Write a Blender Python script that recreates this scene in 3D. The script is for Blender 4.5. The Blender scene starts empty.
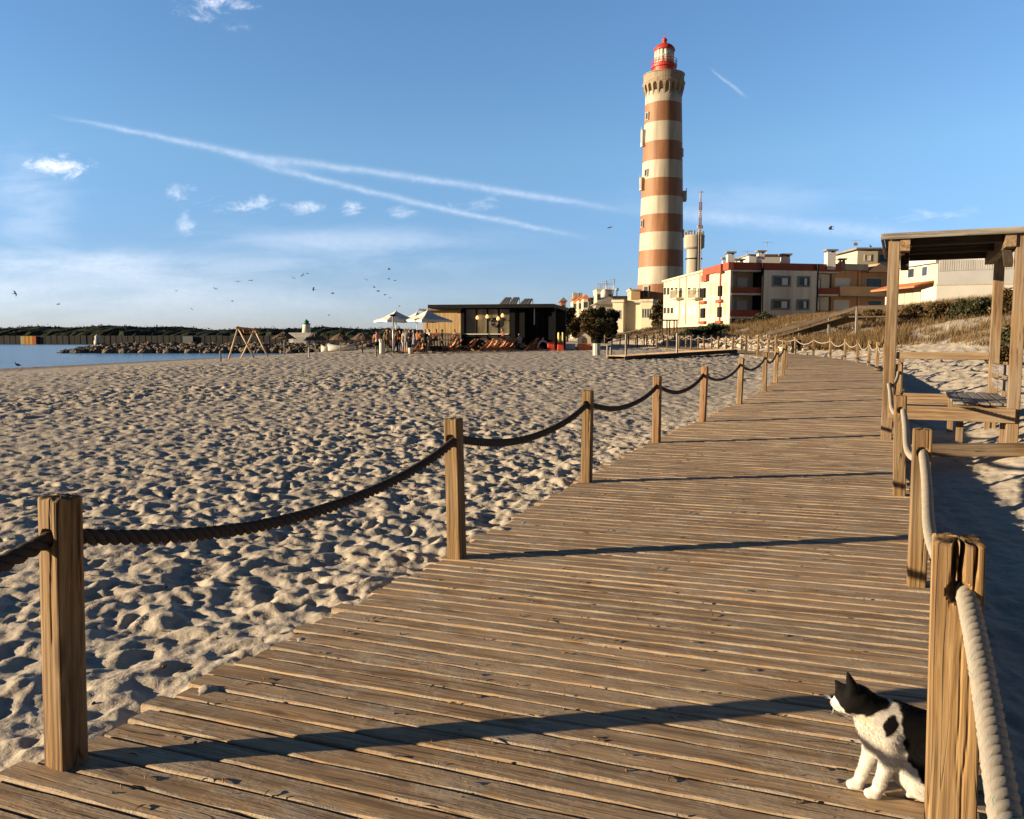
import bpy, math, random
import numpy as np
from mathutils import Vector, Matrix
random.seed(7)
RNG = np.random.default_rng(11)
SC = bpy.context.scene
COL = SC.collection
R = math.radians

# ------------------------------------------------------------------ camera
F_PX, TILT, EYE = 800.0, R(5.18), 1.55
cam_d = bpy.data.cameras.new("camera")
cam_d.sensor_width = 36.0
cam_d.lens = 36.0 * F_PX / 1024.0
cam_d.clip_start, cam_d.clip_end = 0.05, 12000.0
cam = bpy.data.objects.new("camera", cam_d)
COL.objects.link(cam)
cam.location = (0, 0, EYE)
cam.rotation_euler = (R(90) - TILT, 0, 0)
SC.camera = cam

def ray(px, py):
    u = (px - 512.0) / F_PX; v = (409.5 - py) / F_PX
    return (u, math.cos(TILT) + v * math.sin(TILT), -math.sin(TILT) + v * math.cos(TILT))
def W(px, py, Y):
    """world point seen at a photo pixel, at distance Y in front"""
    r = ray(px, py); t = Y / r[1]
    return Vector((r[0] * t, Y, EYE + r[2] * t))
def zat(py, Y): return W(512, py, Y).z
def xat(px, py, Y): return W(px, py, Y).x

# ------------------------------------------------------------------ render / colour
SC.view_settings.view_transform = 'Standard'
SC.view_settings.look = 'None'
SC.view_settings.gamma = 1.0
SC.view_settings.use_curve_mapping = False
SC.view_settings.exposure = 1.25
SC.render.engine = 'CYCLES'
SC.cycles.max_bounces = 5
SC.cycles.diffuse_bounces = 3
SC.cycles.glossy_bounces = 3
SC.cycles.transmission_bounces = 4
SC.cycles.transparent_max_bounces = 6
SC.cycles.use_denoising = True

# ------------------------------------------------------------------ node helpers
def nd(nt, typ, ins=None, **attrs):
    n = nt.nodes.new(typ)
    for k, v in attrs.items(): setattr(n, k, v)
    for k, v in (ins or {}).items():
        s = n.inputs[k]
        if isinstance(v, bpy.types.NodeSocket): nt.links.new(v, s)
        else: s.default_value = v
    return n
def mth(nt, op, a, b=None, c=None, clamp=False):
    ins = {0: a}
    if b is not None: ins[1] = b
    if c is not None: ins[2] = c
    return nd(nt, 'ShaderNodeMath', ins, operation=op, use_clamp=clamp).outputs[0]
def vmul(nt, v, t): return nd(nt, 'ShaderNodeVectorMath', {0: v, 1: t}, operation='MULTIPLY').outputs[0]
def vadd(nt, v, t): return nd(nt, 'ShaderNodeVectorMath', {0: v, 1: t}, operation='ADD').outputs[0]
def noise(nt, v, scale=1.0, detail=3.0, rough=0.55, out=0, dist=0.0):
    return nd(nt, 'ShaderNodeTexNoise', {'Vector': v, 'Scale': scale, 'Detail': detail, 'Roughness': rough, 'Distortion': dist}).outputs[out]
def mixc(nt, f, a, b, mode='MIX'):
    n = nt.nodes.new('ShaderNodeMix'); n.data_type = 'RGBA'; n.blend_type = mode; n.clamp_factor = True
    for s, v in ((n.inputs[0], f), (n.inputs[6], a), (n.inputs[7], b)):
        if isinstance(v, bpy.types.NodeSocket): nt.links.new(v, s)
        else: s.default_value = v if not isinstance(v, tuple) else (tuple(v) + (1.0,))[:4]
    return n.outputs[2]
def ramp(nt, f, stops, interp='LINEAR'):
    n = nd(nt, 'ShaderNodeValToRGB', {0: f}); cr = n.color_ramp; cr.interpolation = interp
    while len(cr.elements) < len(stops): cr.elements.new(0.5)
    for e, (p, c) in zip(cr.elements, stops):
        e.position = p
        e.color = (c, c, c, 1) if isinstance(c, (int, float)) else (tuple(c) + (1.0,))[:4]
    return n.outputs[0]
def mapr(nt, v, a, b, c=0.0, d=1.0, smooth=False):
    return nd(nt, 'ShaderNodeMapRange', {0: v, 1: a, 2: b, 3: c, 4: d}, clamp=True,
              interpolation_type='SMOOTHSTEP' if smooth else 'LINEAR').outputs[0]
def new_mat(name):
    m = bpy.data.materials.new(name); m.use_nodes = True
    nt = m.node_tree
    return m, nt, nt.nodes['Principled BSDF']
def bump(nt, b, h, strength=0.4, dist=0.01):
    n = nd(nt, 'ShaderNodeBump', {'Strength': strength, 'Distance': dist, 'Height': h})
    nt.links.new(n.outputs[0], b.inputs['Normal'])
def gpos(nt): return nd(nt, 'ShaderNodeNewGeometry').outputs['Position']

def plain(name, col, rough=0.7, var=0.18, scale=3.0, bumpiness=0.0, bscale=40.0, metal=0.0, spec=0.4, streak=False):
    """painted / plastered / cloth surface: its colour with blotches and a little grain"""
    m, nt, b = new_mat(name)
    p = nd(nt, 'ShaderNodeTexCoord').outputs['Object']
    if streak: p = vmul(nt, p, (1.0, 1.0, 0.18))
    n1 = noise(nt, p, scale, 5.0, 0.6)
    f = mapr(nt, n1, 0.3, 0.7, 1.0 - var, 1.0 + var * 0.5)
    if streak:
        q = nd(nt, 'ShaderNodeTexCoord').outputs['Object']
        f = mth(nt, 'MULTIPLY', f, mapr(nt, noise(nt, vmul(nt, q, (1.6, 1.6, 0.07)), 1.0, 5.0, 0.65), 0.48, 0.70, 1.0, 0.72))
    c = mixc(nt, 1.0, col, nd(nt, 'ShaderNodeCombineColor', {0: f, 1: f, 2: f}).outputs[0], 'MULTIPLY')
    nt.links.new(c, b.inputs['Base Color'])
    b.inputs['Roughness'].default_value = rough; b.inputs['Metallic'].default_value = metal
    b.inputs['Specular IOR Level'].default_value = spec
    if bumpiness: bump(nt, b, noise(nt, p, bscale, 3.0), bumpiness, 0.02)
    return m

def wood_mat(name, dark, mid, light, grey=(0.33, 0.29, 0.24), greyamt=0.35, sandy=0.0, strength=0.5, knots=0.8):
    m, nt, b = new_mat(name)
    gc = nd(nt, 'ShaderNodeAttribute', attribute_name='gc').outputs['Vector']
    tint = nd(nt, 'ShaderNodeAttribute', attribute_name='tint').outputs['Fac']
    wob = noise(nt, vmul(nt, gc, (1.6, 5.0, 5.0)), 1.0, 2.0, 0.5, 1)
    wob = vmul(nt, vadd(nt, wob, (-0.5, -0.5, -0.5)), (0.0, 0.035, 0.035))
    g = vadd(nt, gc, wob)
    # knots bend the grain round them
    kv = nd(nt, 'ShaderNodeTexVoronoi', {'Vector': vmul(nt, gc, (1.5, 6.5, 6.5)), 'Scale': 1.0, 'Randomness': 1.0})
    kd = kv.outputs['Distance']
    kmask = mapr(nt, kd, 0.06, 0.16, 1.0, 0.0, True)
    krand = nd(nt, 'ShaderNodeSeparateColor', {0: kv.outputs['Color']}).outputs[0]
    kmask = mth(nt, 'MULTIPLY', kmask, mapr(nt, krand, 0.55, 0.6))
    kmask = mth(nt, 'MULTIPLY', kmask, knots)
    fine = noise(nt, vmul(nt, g, (2.2, 120.0, 120.0)), 1.0, 4.0, 0.65)
    streak = noise(nt, vmul(nt, g, (0.7, 22.0, 22.0)), 1.0, 4.0, 0.6)
    broad = noise(nt, vmul(nt, gc, (1.3, 4.0, 4.0)), 1.0, 3.0, 0.55)
    cn = noise(nt, vmul(nt, g, (0.9, 26.0, 26.0)), 1.0, 1.0, 0.4)
    cl = mapr(nt, mth(nt, 'ABSOLUTE', mth(nt, 'SUBTRACT', cn, 0.5)), 0.004, 0.016, 1.0, 0.0)
    cm = mapr(nt, noise(nt, vmul(nt, gc, (1.1, 9.0, 9.0)), 1.0, 2.0), 0.5, 0.62)
    crack = mth(nt, 'MULTIPLY', cl, cm)
    t = mth(nt, 'ADD', mth(nt, 'MULTIPLY', fine, 0.4), mth(nt, 'MULTIPLY', streak, 0.6))
    c = ramp(nt, t, [(0.36, dark), (0.5, mid), (0.64, light)])
    ws = noise(nt, vmul(nt, g, (0.40, 42.0, 42.0)), 1.0, 3.0, 0.6)
    c = mixc(nt, mapr(nt, ws, 0.50, 0.62, 0.0, 0.8), c, tuple(x * 0.75 for x in dark))
    gm = mapr(nt, broad, 0.38, 0.68, 0.0, greyamt * 2)
    c = mixc(nt, gm, c, mixc(nt, 0.6, c, grey))
    tv = nd(nt, 'ShaderNodeCombineColor', {0: tint, 1: tint, 2: tint}).outputs[0]
    c = mixc(nt, 1.0, c, tv, 'MULTIPLY')
    c = mixc(nt, mth(nt, 'MULTIPLY', kmask, 0.8), c, (dark[0] * 0.45, dark[1] * 0.4, dark[2] * 0.4))
    c = mixc(nt, mth(nt, 'MULTIPLY', crack, 0.85), c, (dark[0] * 0.25, dark[1] * 0.25, dark[2] * 0.25))
    h = mth(nt, 'ADD', mth(nt, 'MULTIPLY', fine, 0.55), mth(nt, 'MULTIPLY', streak, 0.6))
    h = mth(nt, 'SUBTRACT', h, mth(nt, 'MULTIPLY', crack, 0.9))
    h = mth(nt, 'SUBTRACT', h, mth(nt, 'MULTIPLY', kmask, 0.4))
    if sandy:
        p = gpos(nt)
        s1 = noise(nt, p, 2.6, 5.0, 0.7)
        s2 = noise(nt, vmul(nt, g, (4.0, 30.0, 30.0)), 1.0, 4.0, 0.75)
        sm = mapr(nt, mth(nt, 'ADD', mth(nt, 'MULTIPLY', s1, 0.55), mth(nt, 'MULTIPLY', s2, 0.45)), 0.49, 0.62)
        c = mixc(nt, mth(nt, 'MULTIPLY', sm, sandy), c, (0.42, 0.34, 0.245))
        h = mth(nt, 'ADD', h, mth(nt, 'MULTIPLY', sm, 0.4 * sandy))
        ed = nd(nt, 'ShaderNodeSeparateColor', {0: nd(nt, 'ShaderNodeAttribute', attribute_name='col').outputs['Color']}).outputs[0]
        em = mth(nt, 'MULTIPLY', mth(nt, 'POWER', ed, 5.0), mapr(nt, noise(nt, p, 7.0, 5.0, 0.7), 0.44, 0.62))
        c = mixc(nt, mth(nt, 'MULTIPLY', em, 0.8), c, (0.40, 0.33, 0.245))
        h = mth(nt, 'ADD', h, mth(nt, 'MULTIPLY', mth(nt, 'MULTIPLY', em, 0.7), noise(nt, p, 140.0, 3.0, 0.6)))
        # dark dents and bits of bark
        d1 = noise(nt, vmul(nt, p, (1.0, 1.0, 1.0)), 19.0, 2.0, 0.5)
        dm = mth(nt, 'MULTIPLY', mapr(nt, d1, 0.73, 0.79), mapr(nt, s1, 0.45, 0.6))
        c = mixc(nt, mth(nt, 'MULTIPLY', dm, 0.8), c, (0.03, 0.022, 0.016))
        h = mth(nt, 'SUBTRACT', h, dm)
    nt.links.new(c, b.inputs['Base Color'])
    b.inputs['Roughness'].default_value = 0.78
    b.inputs['Specular IOR Level'].default_value = 0.25
    bump(nt, b, h, strength, 0.006)
    return m

def sand_mat():
    m, nt, b = new_mat('sand')
    p = gpos(nt)
    n1 = noise(nt, p, 0.8, 4.0, 0.6); n2 = noise(nt, p, 22.0, 5.0, 0.7); n3 = noise(nt, p, 420.0, 2.0, 0.7)
    c = ramp(nt, mth(nt, 'ADD', mth(nt, 'MULTIPLY', n1, 0.5), mth(nt, 'MULTIPLY', n2, 0.5)),
             [(0.3, (0.365, 0.315, 0.25)), (0.7, (0.50, 0.44, 0.355))])
    c = mixc(nt, mapr(nt, n3, 0.62, 0.72, 0.0, 0.35), c, (0.16, 0.12, 0.09))
    d = noise(nt, p, 13.0, 2.0, 0.5)
    dm = mth(nt, 'MULTIPLY', mapr(nt, d, 0.735, 0.76), mapr(nt, n1, 0.45, 0.55))
    c = mixc(nt, mth(nt, 'MULTIPLY', dm, 0.85), c, (0.05, 0.038, 0.03))
    # wet and darker where the beach meets the water
    z = nd(nt, 'ShaderNodeSeparateXYZ', {0: p}).outputs[2]
    c = mixc(nt, mapr(nt, z, -0.9, -0.62, 0.6, 0.0), c, (0.13, 0.105, 0.08))
    nt.links.new(c, b.inputs['Base Color'])
    b.inputs['Roughness'].default_value = 0.9; b.inputs['Specular IOR Level'].default_value = 0.15
    h = mth(nt, 'ADD', mth(nt, 'MULTIPLY', noise(nt, p, 17.0, 5.0, 0.62), 1.0), mth(nt, 'MULTIPLY', n3, 0.06))
    bump(nt, b, h, 0.7, 0.018)
    return m

def vcol_mat(name, rough=0.8, spec=0.3, sheen=0.0, var=0.15, scale=30.0):
    m, nt, b = new_mat(name)
    c = nd(nt, 'ShaderNodeAttribute', attribute_name='col').outputs['Color']
    p = nd(nt, 'ShaderNodeTexCoord').outputs['Object']
    f = mapr(nt, noise(nt, p, scale, 3.0), 0.3, 0.7, 1 - var, 1 + var * 0.5)
    c = mixc(nt, 1.0, c, nd(nt, 'ShaderNodeCombineColor', {0: f, 1: f, 2: f}).outputs[0], 'MULTIPLY')
    nt.links.new(c, b.inputs['Base Color'])
    b.inputs['Roughness'].default_value = rough; b.inputs['Specular IOR Level'].default_value = spec
    if sheen: b.inputs['Sheen Weight'].default_value = sheen
    return m

def leaf_mat(name, a, bcol):
    m, nt, b = new_mat(name)
    t = nd(nt, 'ShaderNodeAttribute', attribute_name='tint').outputs['Fac']
    c = ramp(nt, t, [(0.0, a), (1.0, bcol)])
    nt.links.new(c, b.inputs['Base Color'])
    b.inputs['Roughness'].default_value = 0.65; b.inputs['Specular IOR Level'].default_value = 0.25
    return m

def glass_mat(name, col=(0.03, 0.04, 0.05), rough=0.06):
    m, nt, b = new_mat(name)
    p = nd(nt, 'ShaderNodeTexCoord').outputs['Object']
    c = mixc(nt, mapr(nt, noise(nt, p, 1.3, 2.0), 0.35, 0.65), col, tuple(x * 1.7 for x in col))
    nt.links.new(c, b.inputs['Base Color'])
    b.inputs['Roughness'].default_value = rough; b.inputs['Specular IOR Level'].default_value = 0.6
    bump(nt, b, noise(nt, p, 0.9, 1.0), 0.05, 0.05)
    return m

M = {}
M['sand'] = sand_mat()
M['deck'] = wood_mat('deck_wood', (0.19, 0.115, 0.057), (0.395, 0.255, 0.132), (0.54, 0.375, 0.212), (0.45, 0.345, 0.235), 0.45, sandy=0.95, strength=0.75, knots=0.9)
M['post'] = wood_mat('post_wood', (0.075, 0.038, 0.015), (0.215, 0.128, 0.052), (0.33, 0.22, 0.105), (0.25, 0.195, 0.125), 0.4, strength=0.5)
M['post_red'] = wood_mat('post_wood_reddish', (0.115, 0.055, 0.023), (0.25, 0.13, 0.058), (0.35, 0.20, 0.10), (0.27, 0.20, 0.13), 0.4, strength=0.5)
M['beam'] = wood_mat('beam_wood', (0.10, 0.06, 0.03), (0.22, 0.14, 0.072), (0.32, 0.225, 0.13), (0.26, 0.215, 0.16), 0.5, strength=0.6)
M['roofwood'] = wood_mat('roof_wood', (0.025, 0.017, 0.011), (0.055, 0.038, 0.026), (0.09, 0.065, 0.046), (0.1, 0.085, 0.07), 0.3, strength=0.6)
M['greywood'] = wood_mat('grey_wood', (0.10, 0.085, 0.07), (0.20, 0.175, 0.15), (0.31, 0.28, 0.245), (0.28, 0.26, 0.24), 0.5, strength=0.6)
M['panelwood'] = wood_mat('panel_wood', (0.34, 0.21, 0.085), (0.56, 0.38, 0.17), (0.68, 0.49, 0.25), (0.4, 0.3, 0.2), 0.3, strength=0.3)
M['palewood'] = wood_mat('pale_wood', (0.42, 0.30, 0.17), (0.58, 0.43, 0.26), (0.68, 0.53, 0.34), (0.5, 0.42, 0.32), 0.3, strength=0.3)
M['chairwood'] = wood_mat('chair_wood', (0.26, 0.10, 0.04), (0.44, 0.19, 0.08), (0.55, 0.27, 0.12), (0.4, 0.25, 0.15), 0.2, strength=0.3)

# ------------------------------------------------------------------ mesh builder
def smooth01(t):
    t = np.clip(t, 0, 1); return t * t * (3 - 2 * t)

class MB:
    def __init__(s):
        s.v = []; s.f = []; s.mi = []; s.gc = []; s.tint = []; s.col = []; s.n = 0; s.smooth = []; s.usecol = False
    def add(s, vs, fs, m=0, gc=None, tint=1.0, col=None, sm=False):
        vs = np.asarray(vs, float).reshape(-1, 3); o = s.n
        s.v.append(vs); k = len(vs); s.n += k
        for f in fs: s.f.append([i + o for i in f])
        s.mi += [m] * len(fs) if isinstance(m, int) else list(m)
        s.smooth += [sm] * len(fs)
        s.gc.append(np.asarray(gc, float).reshape(-1, 3) if gc is not None else vs.copy())
        s.tint.append(np.full(k, tint) if np.isscalar(tint) else np.asarray(tint, float))
        if col is None: s.col.append(np.ones((k, 3)))
        else:
            s.usecol = True; c = np.asarray(col, float); s.col.append(np.tile(c, (k, 1)) if c.ndim == 1 else c)
        return o
    def box(s, c, size, rot=None, axis=None, m=0, tint=None, col=None):
        c = np.asarray(c, float); h = np.asarray(size, float) / 2
        if axis is None: axis = int(np.argmax(h))
        L = np.array([[x, y, z] for x in (-1, 1) for y in (-1, 1) for z in (-1, 1)], float) * h
        Rm = np.array(rot) if rot is not None else np.eye(3)
        off = RNG.uniform(0, 40, 3)
        g = L[:, [axis, (axis + 1) % 3, (axis + 2) % 3]] + off
        s.add(L @ Rm.T + c, [(0, 1, 3, 2), (4, 6, 7, 5), (0, 4, 5, 1), (2, 3, 7, 6), (0, 2, 6, 4), (1, 5, 7, 3)], m, g,
              RNG.uniform(0.82, 1.12) if tint is None else tint, col)
    def span(s, x0, x1, y0, y1, z0, z1, **k):
        s.box(((x0 + x1) / 2, (y0 + y1) / 2, (z0 + z1) / 2), (abs(x1 - x0), abs(y1 - y0), abs(z1 - z0)), **k)
    def beam(s, p0, p1, w, h, up=(0, 0, 1), **k):
        p0 = Vector(p0); p1 = Vector(p1); d = p1 - p0; L = d.length; d.normalize()
        upv = Vector(up)
        if abs(d.dot(upv)) > 0.98: upv = Vector((0, 1, 0))
        sd = upv.cross(d).normalized(); u2 = d.cross(sd)
        Rm = np.array([d, sd, u2]).T
        s.box((p0 + p1) / 2, (L, w, h), Rm, axis=0, **k)
    def tube(s, pts, r, seg=8, m=0, tint=1.0, col=None, cap=True, sm=True):
        pts = np.asarray(pts, float); n = len(pts)
        rr = np.full(n, r) if np.isscalar(r) else np.asarray(r, float)
        T = np.gradient(pts, axis=0); T /= np.linalg.norm(T, axis=1)[:, None] + 1e-12
        up = np.array([0, 0, 1.0]) if abs(T[:, 2]).mean() < 0.9 else np.array([1.0, 0, 0])
        A = np.cross(np.tile(up, (n, 1)), T); A /= np.linalg.norm(A, axis=1)[:, None] + 1e-12
        B = np.cross(T, A)
        a = np.linspace(0, 2 * np.pi, seg, endpoint=False)
        vs = pts[:, None, :] + rr[:, None, None] * (np.cos(a)[None, :, None] * A[:, None, :] + np.sin(a)[None, :, None] * B[:, None, :])
        ln = np.concatenate([[0], np.cumsum(np.linalg.norm(np.diff(pts, axis=0), axis=1))])
        g = np.stack([np.repeat(ln, seg), np.tile(np.cos(a), n) * 0.05, np.tile(np.sin(a), n) * 0.05], 1) + RNG.uniform(0, 30, 3)
        fs = []
        for i in range(n - 1):
            for j in range(seg):
                k = (j + 1) % seg
                fs.append((i * seg + j, i * seg + k, (i + 1) * seg + k, (i + 1) * seg + j))
        if cap:
            fs.append(tuple(range(seg))[::-1]); fs.append(tuple((n - 1) * seg + j for j in range(seg)))
        s.add(vs.reshape(-1, 3), fs, m, g, tint, col, sm)
    def lathe(s, prof, c=(0, 0, 0), seg=24, mats=None, sm=True, tint=1.0, col=None, a0=0.0, a1=2 * math.pi):
        prof = np.asarray(prof, float); n = len(prof)
        full = abs(a1 - a0 - 2 * math.pi) < 1e-6
        a = np.linspace(a0, a1, seg, endpoint=not full)
        vs = np.stack([np.outer(prof[:, 0], np.cos(a)), np.outer(prof[:, 0], np.sin(a)), np.repeat(prof[:, 1:2], seg, 1)], -1).reshape(-1, 3) + np.asarray(c, float)
        fs = []; ms = []
        for i in range(n - 1):
            for j in range(seg if full else seg - 1):
                k = (j + 1) % seg
                fs.append((i * seg + j, i * seg + k, (i + 1) * seg + k, (i + 1) * seg + j)); ms.append(mats[i] if mats else 0)
        if prof[0, 0] > 1e-6 and full: fs.append(tuple(range(seg))[::-1]); ms.append(mats[0] if mats else 0)
        if prof[-1, 0] > 1e-6 and full: fs.append(tuple((n - 1) * seg + j for j in range(seg))); ms.append(mats[-1] if mats else 0)
        s.add(vs, fs, ms, None, tint, col, sm)
    def ell(s, c, r, seg=12, rings=8, m=0, tint=1.0, col=None, rot=None):
        r = np.asarray(r if not np.isscalar(r) else (r, r, r), float)
        th = np.linspace(-math.pi / 2, math.pi / 2, rings + 1)
        o = MB(); o.lathe(np.stack([np.maximum(np.cos(th), 1e-4), np.sin(th)], 1), seg=seg)
        v = o.v[0] * r
        if rot is not None: v = v @ np.array(rot).T
        s.add(v + np.asarray(c, float), o.f, m, None, tint, col, True)
    def prism(s, poly, a, b, m=0, axis=2, tint=1.0, col=None):
        """polygon (2D) extruded along an axis from a to b"""
        n = len(poly); P = np.asarray(poly, float)
        def put(t):
            q = np.zeros((n, 3)); o = [i for i in range(3) if i != axis]
            q[:, o[0]] = P[:, 0]; q[:, o[1]] = P[:, 1]; q[:, axis] = t; return q
        vs = np.concatenate([put(a), put(b)])
        fs = [tuple(range(n))[::-1], tuple(range(n, 2 * n))] + [(i, (i + 1) % n, n + (i + 1) % n, n + i) for i in range(n)]
        s.add(vs, fs, m, None, tint, col)
    def tri_soup(s, V, m=0, tint=None, col=None):
        """V: (k,3,3) loose triangles"""
        k = len(V)
        s.add(V.reshape(-1, 3), np.arange(3 * k).reshape(-1, 3).tolist(), m, None, 1.0 if tint is None else np.repeat(tint, 3), None if col is None else np.repeat(col, 3, 0))
    def build(s, name, mats, parent=None, world=True, bevel=0.0, fixn=False):
        if not isinstance(mats, (list, tuple)): mats = [mats]
        V = np.concatenate(s.v) if s.v else np.zeros((0, 3))
        if parent is not None and world:
            q = parent
            while q is not None: V = V - np.array(q.location); q = q.parent
        me = bpy.data.meshes.new(name)
        me.from_pydata(V.tolist(), [], s.f)
        for mt in mats: me.materials.append(mt)
        me.polygons.foreach_set('material_index', np.array(s.mi, dtype=np.int32))
        me.polygons.foreach_set('use_smooth', np.array(s.smooth, dtype=bool))
        a = me.attributes.new('gc', 'FLOAT_VECTOR', 'POINT'); a.data.foreach_set('vector', np.concatenate(s.gc).astype(np.float32).ravel())
        a = me.attributes.new('tint', 'FLOAT', 'POINT'); a.data.foreach_set('value', np.concatenate(s.tint).astype(np.float32))
        if s.usecol:
            c = np.concatenate(s.col); c = np.concatenate([c, np.ones((len(c), 1))], 1)
            a = me.attributes.new('col', 'FLOAT_COLOR', 'POINT'); a.data.foreach_set('color', c.astype(np.float32).ravel())
        me.update()
        if fixn:
            import bmesh
            bm = bmesh.new(); bm.from_mesh(me); bmesh.ops.recalc_face_normals(bm, faces=bm.faces[:]); bm.to_mesh(me); bm.free()
        o = bpy.data.objects.new(name, me); COL.objects.link(o)
        if parent is not None: o.parent = parent
        if bevel:
            b = o.modifiers.new('bevel', 'BEVEL'); b.width = bevel; b.segments = 2; b.limit_method = 'ANGLE'
        return o

def tag(o, label=None, cat=None, group=None, kind=None):
    if label: o['label'] = label
    if cat: o['category'] = cat
    if group: o['group'] = group
    if kind: o['kind'] = kind
    return o
def thing(name, label, cat, loc, group=None, rz=0.0):
    o = bpy.data.objects.new(name, None); COL.objects.link(o); o.location = loc; o.rotation_euler = (0, 0, rz)
    o.empty_display_size = 0.2
    return tag(o, label, cat, group)
def copy_tree(o, parent=None):
    c = o.copy(); COL.objects.link(c)
    if parent is not None: c.parent = parent
    for ch in list(o.children): copy_tree(ch, c)
    return c
ORD = ['first', 'second', 'third', 'fourth', 'fifth', 'sixth', 'seventh', 'eighth', 'ninth', 'tenth', 'eleventh', 'twelfth', 'thirteenth',
       'fourteenth', 'fifteenth', 'sixteenth', 'seventeenth', 'eighteenth', 'nineteenth', 'twentieth']
def ordw(i):
    n = i + 1
    if n <= 20: return ORD[i]
    if n == 30: return 'thirtieth'
    return ('twenty-' if n < 30 else 'thirty-') + ORD[n % 10 - 1]

# ------------------------------------------------------------------ signed-distance bodies -> one continuous skin
def smin(a, b, k):
    h = np.clip(0.5 + 0.5 * (b - a) / k, 0, 1)
    return b * (1 - h) + a * h - k * h * (1 - h)
def cone(p, a, b, r1, r2):
    a = np.asarray(a, float); b = np.asarray(b, float); ba = b - a
    t = np.clip(((p - a) @ ba) / (ba @ ba + 1e-12), 0, 1)
    return np.linalg.norm(p - a - t[..., None] * ba, axis=-1) - (r1 + (r2 - r1) * t)
def elli(p, c, r, rot=None):
    q = p - np.asarray(c, float)
    if rot is not None: q = q @ np.asarray(rot)
    r = np.asarray(r, float); k0 = np.linalg.norm(q / r, axis=-1); k1 = np.linalg.norm(q / r ** 2, axis=-1)
    return k0 * (k0 - 1) / (k1 + 1e-9)
def rotm(ax, deg):
    return np.array(Matrix.Rotation(R(deg), 3, ax))
def surface_net(fn, lo, hi, h):
    lo = np.asarray(lo, float); hi = np.asarray(hi, float)
    n = np.ceil((hi - lo) / h).astype(int) + 1
    g = np.stack(np.meshgrid(*[lo[i] + h * np.arange(n[i]) for i in range(3)], indexing='ij'), -1)
    D = fn(g)
    ins = D < 0
    corners = [(i, j, k) for i in (0, 1) for j in (0, 1) for k in (0, 1)]
    sl = lambda A, c: A[c[0]:n[0] - 1 + c[0], c[1]:n[1] - 1 + c[1], c[2]:n[2] - 1 + c[2]]
    cnt = sum(sl(ins, c).astype(int) for c in corners)
    act = (cnt > 0) & (cnt < 8)
    acc = np.zeros(act.shape + (3,)); num = np.zeros(act.shape)
    for c in corners:
        for ax in range(3):
            if c[ax] == 0:
                e = list(c); e[ax] = 1
                d0 = sl(D, c); d1 = sl(D, e); cr = (d0 < 0) != (d1 < 0)
                t = np.where(cr, d0 / (d0 - d1 + 1e-12), 0)
                pt = np.zeros(act.shape + (3,)); pt[...] = c; pt[..., ax] += t
                acc += np.where(cr[..., None], pt, 0); num += cr
    idx = -np.ones(act.shape, int); idx[act] = np.arange(act.sum())
    base = np.stack(np.meshgrid(*[np.arange(m - 1) for m in n], indexing='ij'), -1)
    V = lo + h * (base[act] + acc[act] / num[act][:, None])
    faces = []
    for ax in range(3):
        o = [a for a in range(3) if a != ax]
        s0 = [slice(1, -1)] * 3; s1 = [slice(1, -1)] * 3
        s0[ax] = slice(0, -1); s1[ax] = slice(1, None)
        A = ins[tuple(s0)]; B = ins[tuple(s1)]
        I = np.argwhere(A != B)
        if not len(I): continue
        flip = A[tuple(I.T)]
        I = I + 1; I[:, ax] -= 1
        def cell(d0, d1):
            J = I.copy(); J[:, o[0]] += d0; J[:, o[1]] += d1; return idx[tuple(J.T)]
        q = np.stack([cell(-1, -1), cell(0, -1), cell(0, 0), cell(-1, 0)], 1)
        fl = flip if ax != 1 else ~flip
        q[~fl] = q[~fl][:, ::-1]
        faces.append(q)
    Fq = np.concatenate(faces); Fq = Fq[(Fq >= 0).all(1)]
    return V, Fq

# ------------------------------------------------------------------ sun and sky
SUN_EL, SUN_AZ = R(9.0), math.atan2(-0.987, -0.16)      # azimuth from +Y towards +X
to_sun = Vector((math.sin(SUN_AZ) * math.cos(SUN_EL), math.cos(SUN_AZ) * math.cos(SUN_EL), math.sin(SUN_EL)))
ld = bpy.data.lights.new('sun', 'SUN'); ld.energy = 5.0; ld.angle = R(0.5); ld.color = (1.0, 0.79, 0.53)
lo = bpy.data.objects.new('sun', ld); COL.objects.link(lo); lo.rotation_euler = to_sun.to_track_quat('Z', 'Y').to_euler()

def uv_of(px, py):
    r = ray(px, py); return r[0] / r[1], r[2] / r[1]
wd = bpy.data.worlds.new('World'); SC.world = wd; wd.use_nodes = True
wt = wd.node_tree
bg = wt.nodes['Background']
sky = nd(wt, 'ShaderNodeTexSky', sky_type='NISHITA', sun_disc=False, sun_elevation=SUN_EL, sun_rotation=SUN_AZ % (2 * math.pi),
         altitude=0.0, air_density=1.0, dust_density=0.0, ozone_density=3.0)
dirv = nd(wt, 'ShaderNodeTexCoord').outputs['Generated']
sp = nd(wt, 'ShaderNodeSeparateXYZ', {0: dirv})
dx, dy, dz = sp.outputs
dys = mth(wt, 'MAXIMUM', dy, 0.05)
cu = mth(wt, 'DIVIDE', dx, dys); cv = mth(wt, 'DIVIDE', dz, dys)
front = mapr(wt, dy, 0.15, 0.35)
P2 = nd(wt, 'ShaderNodeCombineXYZ', {0: cu, 1: cv, 2: 0.0}).outputs[0]
wisp = noise(wt, vmul(wt, P2, (1.0, 1.9, 1.0)), 21.0, 8.0, 0.7, dist=0.6)
wisp2 = noise(wt, vmul(wt, P2, (1.0, 4.5, 1.0)), 5.0, 6.0, 0.6, dist=0.4)
fluff = noise(wt, P2, 90.0, 4.0, 0.65)
cover = None
def addc(x):
    global cover
    cover = x if cover is None else mth(wt, 'ADD', cover, x)
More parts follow.
